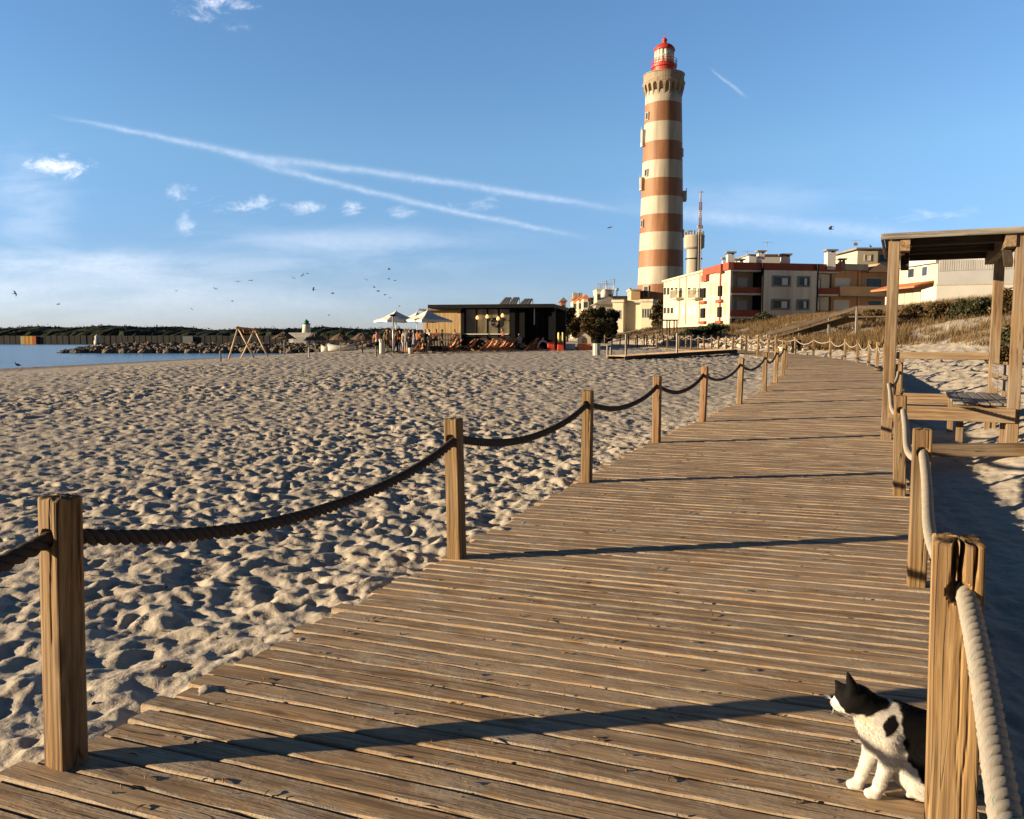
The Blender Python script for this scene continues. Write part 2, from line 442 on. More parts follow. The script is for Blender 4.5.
def puff(px, py, rx, ry, amp, lo_=0.54, hi_=0.78, src=None):
    u, v = uv_of(px, py)
    a = mth(wt, 'DIVIDE', mth(wt, 'SUBTRACT', cu, u), (1.5 if src is None else 1.0) * rx / F_PX); b = mth(wt, 'DIVIDE', mth(wt, 'SUBTRACT', cv, v), (1.5 if src is None else 1.0) * ry / F_PX)
    q = mth(wt, 'ADD', mth(wt, 'MULTIPLY', a, a), mth(wt, 'MULTIPLY', b, b))
    g = mth(wt, 'EXPONENT', mth(wt, 'MULTIPLY', q, -1.0))
    s = mth(wt, 'ADD', mth(wt, 'MULTIPLY', wisp if src is None else src, 0.75), mth(wt, 'MULTIPLY', g, 0.26))
    addc(mth(wt, 'MULTIPLY', mth(wt, 'MULTIPLY', mth(wt, 'MULTIPLY', mapr(wt, s, lo_, hi_, 0, 1, True), mapr(wt, fluff, .3, .62, .35 if src is None else .85, 1.0)), g), amp * 1.15))
def trail(p0, p1, w0, w1, amp, fade=0.12, bend=0.0):
    (u0, v0), (u1, v1) = uv_of(*p0), uv_of(*p1)
    L = math.hypot(u1 - u0, v1 - v0); tx, ty = (u1 - u0) / L, (v1 - v0) / L
    a = mth(wt, 'SUBTRACT', cu, u0); b = mth(wt, 'SUBTRACT', cv, v0)
    t = mth(wt, 'DIVIDE', mth(wt, 'ADD', mth(wt, 'MULTIPLY', a, tx), mth(wt, 'MULTIPLY', b, ty)), L)
    d = mth(wt, 'SUBTRACT', mth(wt, 'MULTIPLY', b, tx), mth(wt, 'MULTIPLY', a, ty))
    if bend:
        d = mth(wt, 'SUBTRACT', d, mth(wt, 'MULTIPLY', mth(wt, 'MULTIPLY', t, mth(wt, 'SUBTRACT', 1.0, t)), 4 * bend / F_PX))
    d = mth(wt, 'ADD', d, mth(wt, 'MULTIPLY', mth(wt, 'SUBTRACT', wisp, 0.5), 0.008))
    w = mapr(wt, t, 0.0, 1.0, w0 / F_PX, w1 / F_PX)
    q = mth(wt, 'DIVIDE', d, w)
    g = mth(wt, 'EXPONENT', mth(wt, 'MULTIPLY', mth(wt, 'MULTIPLY', q, q), -1.0))
    e = mth(wt, 'MULTIPLY', mapr(wt, t, 0.0, fade, 0, 1, True), mapr(wt, t, 1 - fade, 1.0, 1, 0, True))
    tex = mapr(wt, mth(wt, 'ADD', mth(wt, 'MULTIPLY', fluff, 0.6), mth(wt, 'MULTIPLY', wisp, 0.4)), 0.3, 0.62, 0.35, 1.0)
    addc(mth(wt, 'MULTIPLY', mth(wt, 'MULTIPLY', mth(wt, 'MULTIPLY', g, e), tex), amp))
trail((40, 113), (330, 176), 1.5, 4.0, 0.28, 0.3, 2)
trail((215, 152), (650, 215), 3.6, 2.8, 0.28, 0.25, 3)
trail((225, 155), (600, 240), 3.0, 2.2, 0.28, 0.22, -4)
trail((600, 207), (960, 240), 5.0, 8.0, 0.2, 0.3)
trail((708, 66), (750, 100), 0.9, 1.6, 0.2, 0.3)
puff(60, 167, 38, 11, 1.1); puff(245, 205, 42, 10, 0.6); puff(308, 208, 18, 7, 0.6); puff(352, 211, 13, 9, 0.7); puff(177, 191, 18, 8, 0.5)
puff(187, 226, 10, 12, 0.4); puff(402, 213, 16, 6, 0.4); puff(478, 204, 30, 7, 0.3); puff(218, 4, 34, 22, 0.7); puff(930, 216, 50, 8, 0.25)
puff(110, 262, 330, 16, 0.34, 0.35, 0.85, wisp2); puff(60, 296, 420, 34, 0.32, 0.2, 0.8, wisp2); puff(30, 205, 60, 60, 0.2, 0.4, 0.7, wisp2)
puff(350, 240, 160, 14, 0.22, 0.35, 0.7, wisp2); puff(760, 200, 200, 20, 0.10, 0.4, 0.7, wisp2)
cover = mth(wt, 'MULTIPLY', mth(wt, 'MULTIPLY', cover, front), 1.0, clamp=True)
CLOUD = (7.8, 7.9, 8.5)
el = ramp(wt, mapr(wt, dz, 0.0, 0.6), [(0.0, (0.74, 0.84, 1.55)), (0.12, (0.80, 0.90, 1.35)), (0.35, (1.22, 1.30, 1.44)), (0.62, (1.22, 1.34, 1.5)), (0.85, (0.4, 0.46, 0.58))])  # tint by height; unseen zenith darkened on purpose to weaken fill light
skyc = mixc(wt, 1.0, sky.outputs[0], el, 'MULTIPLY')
back = mapr(wt, dy, 0.0, 0.66, 0.36, 1.0, True)  # added dimming of the unseen sky beside and behind the camera, deepens shaded sides
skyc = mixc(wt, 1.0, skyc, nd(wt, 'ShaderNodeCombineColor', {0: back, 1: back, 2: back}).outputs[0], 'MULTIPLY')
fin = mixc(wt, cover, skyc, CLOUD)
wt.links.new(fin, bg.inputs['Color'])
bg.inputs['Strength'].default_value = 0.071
# ------------------------------------------------------------------ boardwalk line (left rope line), metres
LEFT = np.array([(-4.15, -2.6, 0), (-2.9, 0.1, 0), (-1.63, 2.8, 0), (-0.385, 5.53, 0), (0.80, 8.5, 0), (2.12, 11.7, 0), (3.45, 14.3, .05), (4.95, 17.3, .12),
                 (6.35, 20.1, .19), (7.45, 22.6, .26), (8.7, 25.7, .33), (9.85, 28.8, .39), (11.5, 34, .46), (12.7, 40, .52), (13.2, 46, .57),
                 (12.9, 53, .62), (12.1, 62, .68), (10.8, 73, .75), (9.0, 86, .8)], float)
WID = 2.88
def catmull(Pn, per=24):
    out = []
    Q = np.vstack([2 * Pn[0] - Pn[1], Pn, 2 * Pn[-1] - Pn[-2]])
    for i in range(1, len(Q) - 2):
        p0, p1, p2, p3 = Q[i - 1:i + 3]
        for t in np.linspace(0, 1, per, endpoint=False):
            out.append(0.5 * ((2 * p1) + (-p0 + p2) * t + (2 * p0 - 5 * p1 + 4 * p2 - p3) * t * t + (-p0 + 3 * p1 - 3 * p2 + p3) * t ** 3))
    out.append(Pn[-1]); return np.array(out)
PL = catmull(LEFT)
for _ in range(30):
    PL[1:-1, :2] = 0.25 * PL[:-2, :2] + 0.5 * PL[1:-1, :2] + 0.25 * PL[2:, :2]
TG = np.gradient(PL[:, :2], axis=0); TG /= np.linalg.norm(TG, axis=1)[:, None]
def wid(y): return np.interp(y, [3.45, 6.15, 9.0, 12.0, 26.0], [2.885, 2.945, 3.07, 3.10, 3.05])
PW = wid(PL[:, 1])
PR = PL.copy(); PR[:, 0] += PW * TG[:, 1]; PR[:, 1] -= PW * TG[:, 0]
SL = np.concatenate([[0], np.cumsum(np.linalg.norm(np.diff((PL + PR)[:, :2] / 2, axis=0), axis=1))])
def at_s(A, s): return np.stack([np.interp(s, SL, A[:, i]) for i in range(A.shape[1])], -1)
def left_pt(s, off=0.0):
    p = at_s(PL, s); t = at_s(TG, s); p = p.copy(); p[..., 0] -= off * t[..., 1]; p[..., 1] += off * t[..., 0]; return p
def right_pt(s, off=0.0):
    p = at_s(PL, s); t = at_s(TG, s); p = p.copy(); o = np.interp(s, SL, PW) + off; p[..., 0] += o * t[..., 1]; p[..., 1] -= o * t[..., 0]; return p

# ------------------------------------------------------------------ ground heights
YL = np.linspace(-40, 4000, 8)
def zdeck(y): return np.interp(y, PL[:, 1], PL[:, 2])
def shore_x(y): return np.interp(y, [-4000, -60, 20, 68, 99, 136, 200, 285, 300], [-60, -56, -49, -43.8, -39, -33, -17, 2, 6])
def zground(x, y):
    x = np.asarray(x, float); y = np.asarray(y, float)
    yc = np.clip(y, -2.5, 86)
    ct = np.interp(yc, PL[:, 1], TG[:, 1])
    xl = np.interp(yc, PL[:, 1], PL[:, 0]); xr = np.interp(yc, PR[:, 1], PR[:, 0])
    zd = zdeck(yc)
    uL = (xl - x) * ct; vR = (x - xr) * ct
    zl = zd - 0.045 - 0.05 * smooth01((uL - 0.1) / 0.9) - 0.0135 * np.maximum(uL, 0)
    s = x - shore_x(y)
    zl = zl * smooth01(s / 32) + (-1.02) * (1 - smooth01(s / 32))
    zl = np.where(s < 0, np.maximum(-1.02 + 0.07 * s, -3.5), zl)
    fr = np.interp(vR, [0, .12, .5, 1.1, 1.9, 3.2, 5.0, 8, 12, 16, 20, 60, 400], [-.05, -.15, -.19, -.16, 0.08, .38, .75, 1.3, 2.1, 2.6, 2.85, 3.1, 3.4])
    zr = zd + fr + 0.75 * np.exp(-((y - 52) / 15) ** 2) * smooth01((x - 19) / 9)
    z = np.where(vR > 0, zr, np.where(uL > 0, zl, zd - 0.034))
    far = smooth01((y - 283) / 8)
    z = np.where(x < 60, z * (1 - far) + 1.4 * far, z)
    return z, uL, vR, s

# sand relief: one tile of footprints and wind-worn hummocks, sampled twice at different turns
TN, TS = 640, 6.4
def make_tile(seed, nprint):
    r = np.random.default_rng(seed)
    k = np.fft.fftfreq(TN, TS / TN); K = np.hypot(*np.meshgrid(k, k, indexing='ij'))
    def band(l0, l1, pw=1.0):
        f = np.fft.fft2(r.standard_normal((TN, TN))); amp = np.where((K > 1 / l1) & (K < 1 / l0), (K + 1e-6) ** -pw, 0)
        n = np.real(np.fft.ifft2(f * amp)); return n / n.std()
    h = 0.017 * band(0.3, 1.2, 1.6) - 0.010 * np.abs(band(0.25, 0.7, 1.4)) + 0.0065 * band(0.12, 0.32, 1.3) - 0.0034 * np.abs(band(0.06, 0.2, 1.2)) + 0.0012 * band(0.03, 0.1, 1.0)
    ax = (np.arange(TN) + 0.5) * TS / TN
    for _ in range(nprint):
        cx, cy = r.uniform(0, TS, 2); a = r.uniform(0, math.pi); la, lb = r.uniform(.09, .16), r.uniform(.05, .08)
        dep = r.uniform(.02, .05)
        n = int(0.45 / (TS / TN)); ix = int(cx / TS * TN); iy = int(cy / TS * TN)
        gx, gy = np.meshgrid(np.arange(-n, n + 1), np.arange(-n, n + 1), indexing='ij')
        X = gx * TS / TN; Y = gy * TS / TN
        u = (X * math.cos(a) + Y * math.sin(a)) / la; v = (-X * math.sin(a) + Y * math.cos(a)) / lb
        q = u * u + v * v
        d = -dep * np.exp(-q ** 1.25) + dep * 0.38 * np.exp(-((np.sqrt(q) - 1.5) / 0.42) ** 2)
        h[(ix + gx) % TN, (iy + gy) % TN] += d
    return h
TILES = [make_tile(3, 280), make_tile(5, 230)]
def samp(T, x, y):
    fx = (x / TS * TN) % TN; fy = (y / TS * TN) % TN
    i = np.floor(fx).astype(int); j = np.floor(fy).astype(int); a = fx - i; b = fy - j
    i %= TN; j %= TN; i1 = (i + 1) % TN; j1 = (j + 1) % TN
    return T[i, j] * (1 - a) * (1 - b) + T[i1, j] * a * (1 - b) + T[i, j1] * (1 - a) * b + T[i1, j1] * a * b
def relief(x, y):
    c, s = math.cos(0.6), math.sin(0.6)
    x = x * 1.28; y = y * 1.28
    w = 0.5 + 0.5 * np.sin(x * 0.37 + 1.3 * np.sin(y * 0.21)) * np.sin(y * 0.29 + 1.1 * np.sin(x * 0.17))
    h1 = samp(TILES[0], x, y); h2 = samp(TILES[1], (c * x - s * y) * 1.13 + 2.7, (s * x + c * y) * 1.13)
    return h1 * w + h2 * (1 - w) + 0.35 * np.minimum(h1, h2)

def sand_z(X, Y):
    z, uL, vR, s = zground(X, Y)
    amp = 0.70 * (0.82 + 0.42 * np.sin(X * .23 + 1.4 * np.sin(Y * .13)) * np.sin(Y * .19 + .9 * np.sin(X * .31)))
    ind = np.minimum(-uL, -vR)                           # >0 under the boards
    amp = np.where(ind > 0, 0.22 + 0.5 * np.exp(-np.maximum(-uL, 0) / 0.10), amp)
    amp = np.where(vR > 0, 0.35 + 0.4 * smooth01((vR - 0.9) / 1.5), amp)
    amp *= 0.15 + 0.85 * smooth01((s - 1.0) / 8.0)
    amp *= 1 - smooth01((Y - 150) / 60)
    amp = np.where(np.hypot(X, Y) < 150, amp, 0)
    boost = 1.0 + 0.4 * smooth01((Y - 9) / 18)
    z = z + relief(X, Y) * amp * boost + np.where((uL > 0), 0.012, 0) * amp
    # drifts over the left ends of the boards
    dr = np.exp(-((uL + 0.02) / 0.16) ** 2) * (0.5 + 0.5 * np.sin(Y * 2.3 + 1.7 * np.sin(Y * 0.9)))
    z = z + 0.022 * dr * (Y > 3.2)
    # dune hummocks on the bank
    hm = np.sin(X * .55 + 1.1 * np.sin(Y * .31)) * np.sin(Y * .47 + .8 * np.sin(X * .4)) + 0.5 * np.sin(X * 1.3 + Y * .9)
    z = z + 0.16 * hm * smooth01((vR - 2.2) / 4) * (np.hypot(X, Y) < 140)
    return z
def build_sand():
    rr = [0.45]
    while rr[-1] < 9000:
        d = rr[-1]
        rr.append(d * (1.0048 if d < 32 else 1.0065 if d < 100 else 1.03 if d < 400 else 1.12))
    rr = np.array(rr)
    f = np.arange(-50, 50.01, 0.125)
    rest = np.arange(52, 308.1, 4.0)
    ang = np.radians(np.concatenate([f, rest])); na, nr = len(ang), len(rr)
    ox, oy = 0.0, -0.9
    X = ox + rr[:, None] * np.sin(ang)[None, :]; Y = oy + rr[:, None] * np.cos(ang)[None, :]
    z = sand_z(X, Y)
    V = np.stack([X, Y, z], -1).reshape(-1, 3)
    i, j = np.meshgrid(np.arange(nr - 1), np.arange(na), indexing='ij'); j2 = (j + 1) % na
    Fq = np.stack([i * na + j, i * na + j2, (i + 1) * na + j2, (i + 1) * na + j], -1).reshape(-1, 4)[:, ::-1]
    me = bpy.data.meshes.new('sand')
    me.vertices.add(len(V) + 1); me.vertices.foreach_set('co', np.vstack([V, [[ox, oy, -0.05]]]).astype(np.float32).ravel())
    hub = np.array([[len(V), (k + 1) % na, k] for k in range(na)])
    nl = 4 * len(Fq) + 3 * na
    me.loops.add(nl); me.loops.foreach_set('vertex_index', np.concatenate([Fq.ravel(), hub.ravel()]).astype(np.int32))
    me.polygons.add(len(Fq) + na)
    st = np.concatenate([np.arange(len(Fq)) * 4, 4 * len(Fq) + 3 * np.arange(na)])
    me.polygons.foreach_set('loop_start', st.astype(np.int32))
    me.update(calc_edges=True); me.validate()
    me.polygons.foreach_set('use_smooth', np.ones(len(me.polygons), bool))
    me.materials.append(M['sand'])
    o = bpy.data.objects.new('sand', me); COL.objects.link(o)
    tag(o, 'trampled pale beach sand full of footprints, rising to a dune on the right', None, None, 'structure')
    return o
build_sand()
def gz(x, y): return float(zground(x, y)[0])

# ------------------------------------------------------------------ boardwalk
def build_boardwalk():
    mb = MB()
    pitch, gap, th = 0.120, 0.009, 0.034
    sk = WID / 2 * math.tan(R(5.2))
    s = 0.05
    S1 = SL[-1]
    prof_w = np.array([0.0, 0.0, 0.0025, 0.008, 0.5, -0.008, -0.0025, 0.0, 0.0])
    prof_z = np.array([-th, -0.009, -0.003, 0.0, 0.0, 0.0, -0.003, -0.009, -th])
    k = 0
    while s < S1 - 0.3:
        w = pitch * RNG.uniform(0.94, 1.06)
        d = float(at_s(PL, s)[1])
        n = 36 if d < 9 else (14 if d < 22 else 5)
        e0 = 0.10 + RNG.uniform(-0.05, 0.06); e1 = 0.12 + RNG.uniform(-0.02, 0.03)
        A0 = left_pt(s - sk, e0); A1 = left_pt(s - sk + w - gap, e0); B0 = right_pt(s + sk, e1); B1 = right_pt(s + sk + w - gap, e1)
        t = np.linspace(0, 1, n)
        row0 = A0 + (B0 - A0) * t[:, None]; row1 = A1 + (B1 - A1) * t[:, None]
        lw = RNG.uniform(-0.0018, 0.0018); tw = RNG.uniform(-0.0018, 0.0018)
        ph = RNG.uniform(0, 6, 4)
        off = RNG.uniform(0, 60, 3); L = t * 3.1
        V = []; G = []; E = []
        wid = w - gap
        for q in range(9):
            fr = prof_w[q] / wid if q < 4 else (0.5 if q == 4 else 1 + prof_w[q] / wid)
            wear = 0.0016 * np.sin(L * 7 + ph[0] + q) + 0.0014 * np.sin(L * 17 + ph[1] + 2 * q) if q in (1, 2, 3, 5, 6, 7) else 0 * L
            if d < 9 and q in (2, 3, 5, 6): wear = wear + RNG.normal(0, 0.0007, n)
            f2 = fr + np.where(q in (1, 2, 3), 1, -1 if q in (5, 6, 7) else 0) * np.abs(wear) / wid
            pt = row0 + (row1 - row0) * (f2[:, None] if not np.isscalar(f2) else f2)
            z = prof_z[q] + (0.0012 if q == 4 else 0) + lw + tw * (fr - 0.5) + 0.002 * np.sin(L * 1.7 + ph[2]) + (wear if q in (2, 3, 5, 6) else 0) * 0.8
            pt[:, 2] = pt[:, 2] + z
            V.append(pt); E.append(np.tile(np.array([[0.0 if q == 4 else 1.0, 0, 0]]), (n, 1))); G.append(np.stack([L, np.full(n, fr * wid), np.full(n, prof_z[q])], 1) + off)
        V = np.stack(V, 1).reshape(-1, 3); G = np.stack(G, 1).reshape(-1, 3); E = np.stack(E, 1).reshape(-1, 3)
        fs = []
        for i in range(n - 1):
            for q in range(8):
                fs.append((i * 9 + q, (i + 1) * 9 + q, (i + 1) * 9 + q + 1, i * 9 + q + 1))
        fs.append(tuple(range(9))); fs.append(tuple((n - 1) * 9 + q for q in range(9))[::-1])
        mb.add(V, fs, 0, G, RNG.uniform(0.84, 1.14), E, False)
        if d < 9:                                             # screw heads over the joists
            mid0 = (row0 + row1) / 2
            for tt in (0.13, 0.5, 0.87):
                for e in (0.28, 0.72):
                    i_ = tt * (n - 1); i0 = int(i_); p0 = row0[i0] + (row1[i0] - row0[i0]) * e
                    a = np.arange(6) * math.pi / 3; p0 = p0 + RNG.normal(0, .003, 3) * [1, 1, 0]
                    mb.add(np.stack([p0[0] + .0036 * np.cos(a), p0[1] + .0036 * np.sin(a), np.full(6, p0[2] + lw + .0042)], 1), [tuple(range(6))], 1)
        s += w; k += 1
    o = mb.build('boardwalk', [M['deck'], plain('screw_head', (.05, .04, .035), .5, .2, metal=.5)])
    tag(o, 'weathered plank boardwalk curving along the beach', None, None, 'structure')
    jb = MB()
    for off in (0.35, 1.44, 2.5):
        ss = np.arange(0.1, S1 - 0.3, 1.0)
        Q = left_pt(ss, -off); Q[:, 2] -= 0.115
        for i in range(len(Q) - 1): jb.beam(Q[i], Q[i + 1], 0.07, 0.15)
    j = jb.build('joist', [M['beam']], o, world=False)
build_boardwalk()

# ------------------------------------------------------------------ rope-fence posts
def post_mesh(name, h, half, seed, nper, nz, hole_z, mat, below=0.25, notch=False, hole_r=0.034):
    r = np.random.default_rng(seed)
    # square ring with eased corners
    rc = 0.010; pts = []
    per_side = nper // 4
    for sd in range(4):
        a = np.linspace(-1, 1, per_side, endpoint=False)
        for t in a:
            p = np.array([t * half, -half])
            ov = abs(t * half) - (half - rc)
            if ov > 0:
                p[1] = -half + rc - math.sqrt(max(rc * rc - ov * ov, 0)) 
            c, s = math.cos(sd * math.pi / 2), math.sin(sd * math.pi / 2)
            pts.append((c * p[0] - s * p[1], s * p[0] + c * p[1]))
    ring = np.array(pts); N = len(ring)
    zs = np.concatenate([[-below, 0.0], np.linspace(0.02, h - 0.02, nz), [h - 0.008, h - 0.002, h]])
    if nz > 40:
        zs = np.sort(np.concatenate([zs, np.linspace(hole_z - 0.06, hole_z + 0.06, 18)]))
    nrm = ring / np.linalg.norm(ring, axis=1)[:, None]
    side = np.where(np.abs(ring[:, 0]) > np.abs(ring[:, 1]), 0, 1)
    fn = np.zeros_like(ring); fn[np.arange(N), side] = np.sign(ring[np.arange(N), side])
    V = np.zeros((len(zs), N, 3))
    cracks = [(r.integers(0, N), r.uniform(0.2, h), r.uniform(0.15, 0.5), r.uniform(0.005, 0.010)) for _ in range(6 if nz > 40 else 3)]
    ph = r.uniform(0, 6, 6)
    lean = r.normal(0, 0.006, 2)
    for i, z in enumerate(zs):
        d = 0.0004 * np.sin(np.arange(N) * 1.1 + ph[0] + z * 3) + 0.0008 * np.sin(np.arange(N) * 0.37 + z * 2 + ph[1])
        for (ci, cz, cl, cd) in cracks:
            a = max(0.0, 1 - ((z - cz) / cl) ** 2)
            if a > 0:
                q = (np.arange(N) - ci - 1.3 * math.sin(z * 5 + ci) - 0.4 * math.sin(z * 23 + ci) + N / 2) % N - N / 2
                d -= cd * a * np.exp(-(q / 0.6) ** 2)
        if notch and z > 0.80 * h:                      # split running down from the top on the face towards -Y
            a = min(1, (z - 0.80 * h) / (0.12 * h)) ** 1.5
            x = (np.arange(N) % per_side) / per_side; on = (np.arange(N) // per_side == 0)
            for xc, wd_, dp in ((0.40, 0.05, 0.05), (0.53, 0.045, 0.06), (0.80, 0.03, 0.02)):
                g = np.exp(-((x - xc - 0.03 * math.sin(z * 14)) / wd_) ** 4) * on
                d -= dp * a * g
        P = ring + fn * d[:, None]
        # rope holes on the two faces across the walking line (+-Y)
        for sg in (-1, 1):
            m = (fn[:, 1] == sg)
            q = np.hypot(ring[:, 0], z - hole_z) / hole_r
            P[m, 1] -= sg * 0.035 * np.where(q[m] < 1, 1 - q[m] ** 6, 0)
        if z >= h - 0.0085:
            k = 1 - (0.004 if z < h - 0.001 else 0.010) / half if z > h - 0.003 else 1.0
            P = P * k
        V[i, :, :2] = P + lean * (z / h) * 2
        V[i, :, 2] = z + (0.003 * np.sin(np.arange(N) * 0.5 + ph[2]) if z > h - 0.01 else 0)
    mb = MB(); nzr = len(zs); vs = V.reshape(-1, 3)
    g = np.stack([vs[:, 2], vs[:, 0], vs[:, 1]], 1) + r.uniform(0, 50, 3)
    fs = [(i * N + j, i * N + (j + 1) % N, (i + 1) * N + (j + 1) % N, (i + 1) * N + j) for i in range(nzr - 1) for j in range(N)]
    mb.add(vs, fs, 0, g, r.uniform(0.88, 1.08))
    # end-grain cap
    top = V[-1]; capv = [top]; c0 = top.mean(0)
    for k in (0.75, 0.45, 0.18):
        q = c0 + (top - c0) * k; q[:, 2] = c0[2] + 0.004 * (1 - k) + r.normal(0, 0.0012, N); capv.append(q)
    capv = np.concatenate(capv + [c0[None] + [0, 0, .003]])
    gg = np.stack([capv[:, 2] * 8, capv[:, 0], capv[:, 1]], 1) + r.uniform(0, 50, 3)
    fs = [(i * N + j, i * N + (j + 1) % N, (i + 1) * N + (j + 1) % N, (i + 1) * N + j) for i in range(3) for j in range(N)]
    fs += [(3 * N + j, 3 * N + (j + 1) % N, 4 * N) for j in range(N)]
    mb.add(capv, fs, 0, gg, 0.8)
    return mb.build(name, [mat], None)

HOLE = 0.845
left_s = [float(np.interp(y, PL[:, 1], SL)) for y in (-2.55, 0.12, 2.8, 5.53, 8.5, 11.7, 14.2, 17.2, 20.1, 22.6, 25.6, 28.6)]
while left_s[-1] + 2.9 < SL[-1] - 1.5: left_s.append(left_s[-1] + 2.9)
right_y = [-0.42, 2.22, 4.9, 7.75]
right_s = []
for y in right_y: right_s.append(float(np.interp(y, PR[:, 1], SL)))
for y in (14.4, 17.3, 20.2, 23.0, 25.7, 28.4, 31.0, 33.8, 36.6, 39.6, 42.8, 46.0, 49.2): right_s.append(float(np.interp(y, PR[:, 1], SL)))
while right_s[-1] + 3.0 < SL[-1] - 3: right_s.append(right_s[-1] + 3.0)
proto_lo = {}
LEAN = {('left', 2): (0.0, R(2.6)), ('right', 1): (0, R(-0.8)), ('left', 3): (0, R(0.4))}
def put_post(s, side, i, y):
    t = at_s(TG, s); yaw = math.atan2(t[1], t[0]) - math.pi / 2
    p = left_pt(s, 0.0) if side == 'left' else right_pt(s, 0.0)
    near = y < 10
    red = side == 'left' and i in (5, 6)
    mt = M['post_red'] if red else M['post']
    if near:
        o = post_mesh('rope_post', 0.985, (0.063 if side == 'right' and i == 1 else 0.053), 100 + i + (50 if side == 'right' else 0), 96, 100, HOLE, mt, notch=(side == 'right' and i == 1))
    else:
        key = (red, i % 3)
        if key not in proto_lo:
            proto_lo[key] = post_mesh('rope_post', 0.98, 0.056, 300 + i, 24, 14, HOLE, mt); o = proto_lo[key]
        else:
            o = proto_lo[key].copy(); COL.objects.link(o)
    o.location = (p[0], p[1], p[2]); lx, ly = LEAN.get((side, i), (RNG.normal(0, .008), RNG.normal(0, .008)))
    o.rotation_euler = (Matrix.Rotation(ly, 3, 'Y') @ Matrix.Rotation(lx, 3, 'X') @ Matrix.Rotation(yaw + RNG.normal(0, .02), 3, 'Z')).to_euler()
    return o
vis_l = 0; posts_l = []; posts_r = []
for i, s in enumerate(left_s):
    y = float(at_s(PL, s)[1])
    posts_l.append((s, y))
    if y < 2: continue
    o = put_post(s, 'left', i, y)
    lab = {0: 'large square wooden post at the near left, holding the dark rope beside the sand',
           1: 'second rope post from the viewer on the left edge, in front of open sand'}.get(vis_l,
           '%s rope post from the viewer along the left edge of the boardwalk' % ordw(vis_l))
    tag(o, lab, 'post', 'rope posts along the left edge of the boardwalk'); vis_l += 1
vis_r = 0
for i, s in enumerate(right_s):
    y = float(right_pt(s)[1]); posts_r.append((s, y))
    if y < 1: continue
    o = put_post(s, 'right', i, y)
    lab = {0: 'large split golden post right beside the cat, holding the pale rope',
           1: 'square golden post on the right edge, just behind the large split post',
           2: 'square brown rope post on the right edge standing just before the shelter'}.get(vis_r,
           '%s rope post from the viewer along the right edge of the boardwalk' % ordw(vis_r))
    tag(o, lab, 'post', 'rope posts along the right edge of the boardwalk'); vis_r += 1

# ------------------------------------------------------------------ ropes
def rope_mat(name, col, fleck=None):
    m, nt, b = new_mat(name)
    gc = nd(nt, 'ShaderNodeAttribute', attribute_name='gc').outputs['Vector']
    f = noise(nt, vmul(nt, gc, (60.0, 260.0, 260.0)), 1.0, 3.0, 0.6)
    g = noise(nt, vmul(nt, gc, (4.0, 10.0, 10.0)), 1.0, 3.0, 0.6)
    c = mixc(nt, mapr(nt, f, 0.3, 0.7), tuple(x * 0.6 for x in col), col)
    c = mixc(nt, mapr(nt, g, 0.35, 0.7, 0, 0.45), c, tuple(x * 0.55 for x in col))
    if fleck:
        k = noise(nt, vmul(nt, gc, (18.0, 60.0, 60.0)), 1.0, 1.0, 0.4)
        c = mixc(nt, mapr(nt, k, 0.70, 0.73), c, fleck)
    nt.links.new(c, b.inputs['Base Color']); b.inputs['Roughness'].default_value = 0.85; b.inputs['Specular IOR Level'].default_value = 0.2
    bump(nt, b, f, 0.5, 0.003)
    return m
M['rope_pale'] = rope_mat('pale_rope', (0.40, 0.36, 0.30), (0.02, 0.20, 0.17))
M['rope_dark'] = rope_mat('dark_rope', (0.075, 0.06, 0.05))
def rope(mb, pts_fn, n_len, near, rad=0.029):
    """three strands laid round each other along a curve"""
    if near:
        n = int(n_len / 0.011); t = np.linspace(0, 1, n); Pp = pts_fn(t)
        T = np.gradient(Pp, axis=0); T /= np.linalg.norm(T, axis=1)[:, None]
        A = np.cross([0, 0, 1.0], T); A /= np.linalg.norm(A, axis=1)[:, None]; B = np.cross(T, A)
        L = np.concatenate([[0], np.cumsum(np.linalg.norm(np.diff(Pp, axis=0), axis=1))])
        for k in range(3):
            a = 2 * np.pi * L / (0.145 if rad > 0.0285 else 0.11) + k * 2 * np.pi / 3
            q = Pp + rad * (0.60 if rad < 0.028 else 0.56) * (np.cos(a)[:, None] * A + np.sin(a)[:, None] * B)
            mb.tube(q, rad * (0.50 if rad < 0.028 else 0.53), 9)
    else:
        t = np.linspace(0, 1, 13); mb.tube(pts_fn(t), rad * 0.95, 6)
def rope_run(name, ss, side, mat, sags, label, ends=None, pts=None):
    P = [(left_pt(s) if side == 'left' else right_pt(s)) + np.array([0, 0, HOLE]) for s in ss] if pts is None else [np.array(p, float) for p in pts]
    mb = MB()
    for i in range(len(P) - 1):
        a, b = P[i], P[i + 1]; sg = sags[i] if i < len(sags) else RNG.uniform(0.13, 0.26)
        def fn(t, a=a, b=b, sg=sg):
            q = a + (b - a) * t[:, None]; q[:, 2] -= 4 * sg * t * (1 - t); q[:, 0] += 0.01 * np.sin(t * 9); return q
        rope(mb, fn, np.linalg.norm(b - a), min(a[1], b[1]) < 12, 0.0265 if side == 'right' else 0.029)
    o = mb.build(name, [mat])
    return tag(o, label, 'rope')
rope_run('rope', left_s, 'left', M['rope_dark'], [.2, .2, .21, .17, .17, .2, .2, .2],
         'dark twisted rope slung in sags through the posts on the left side of the boardwalk')

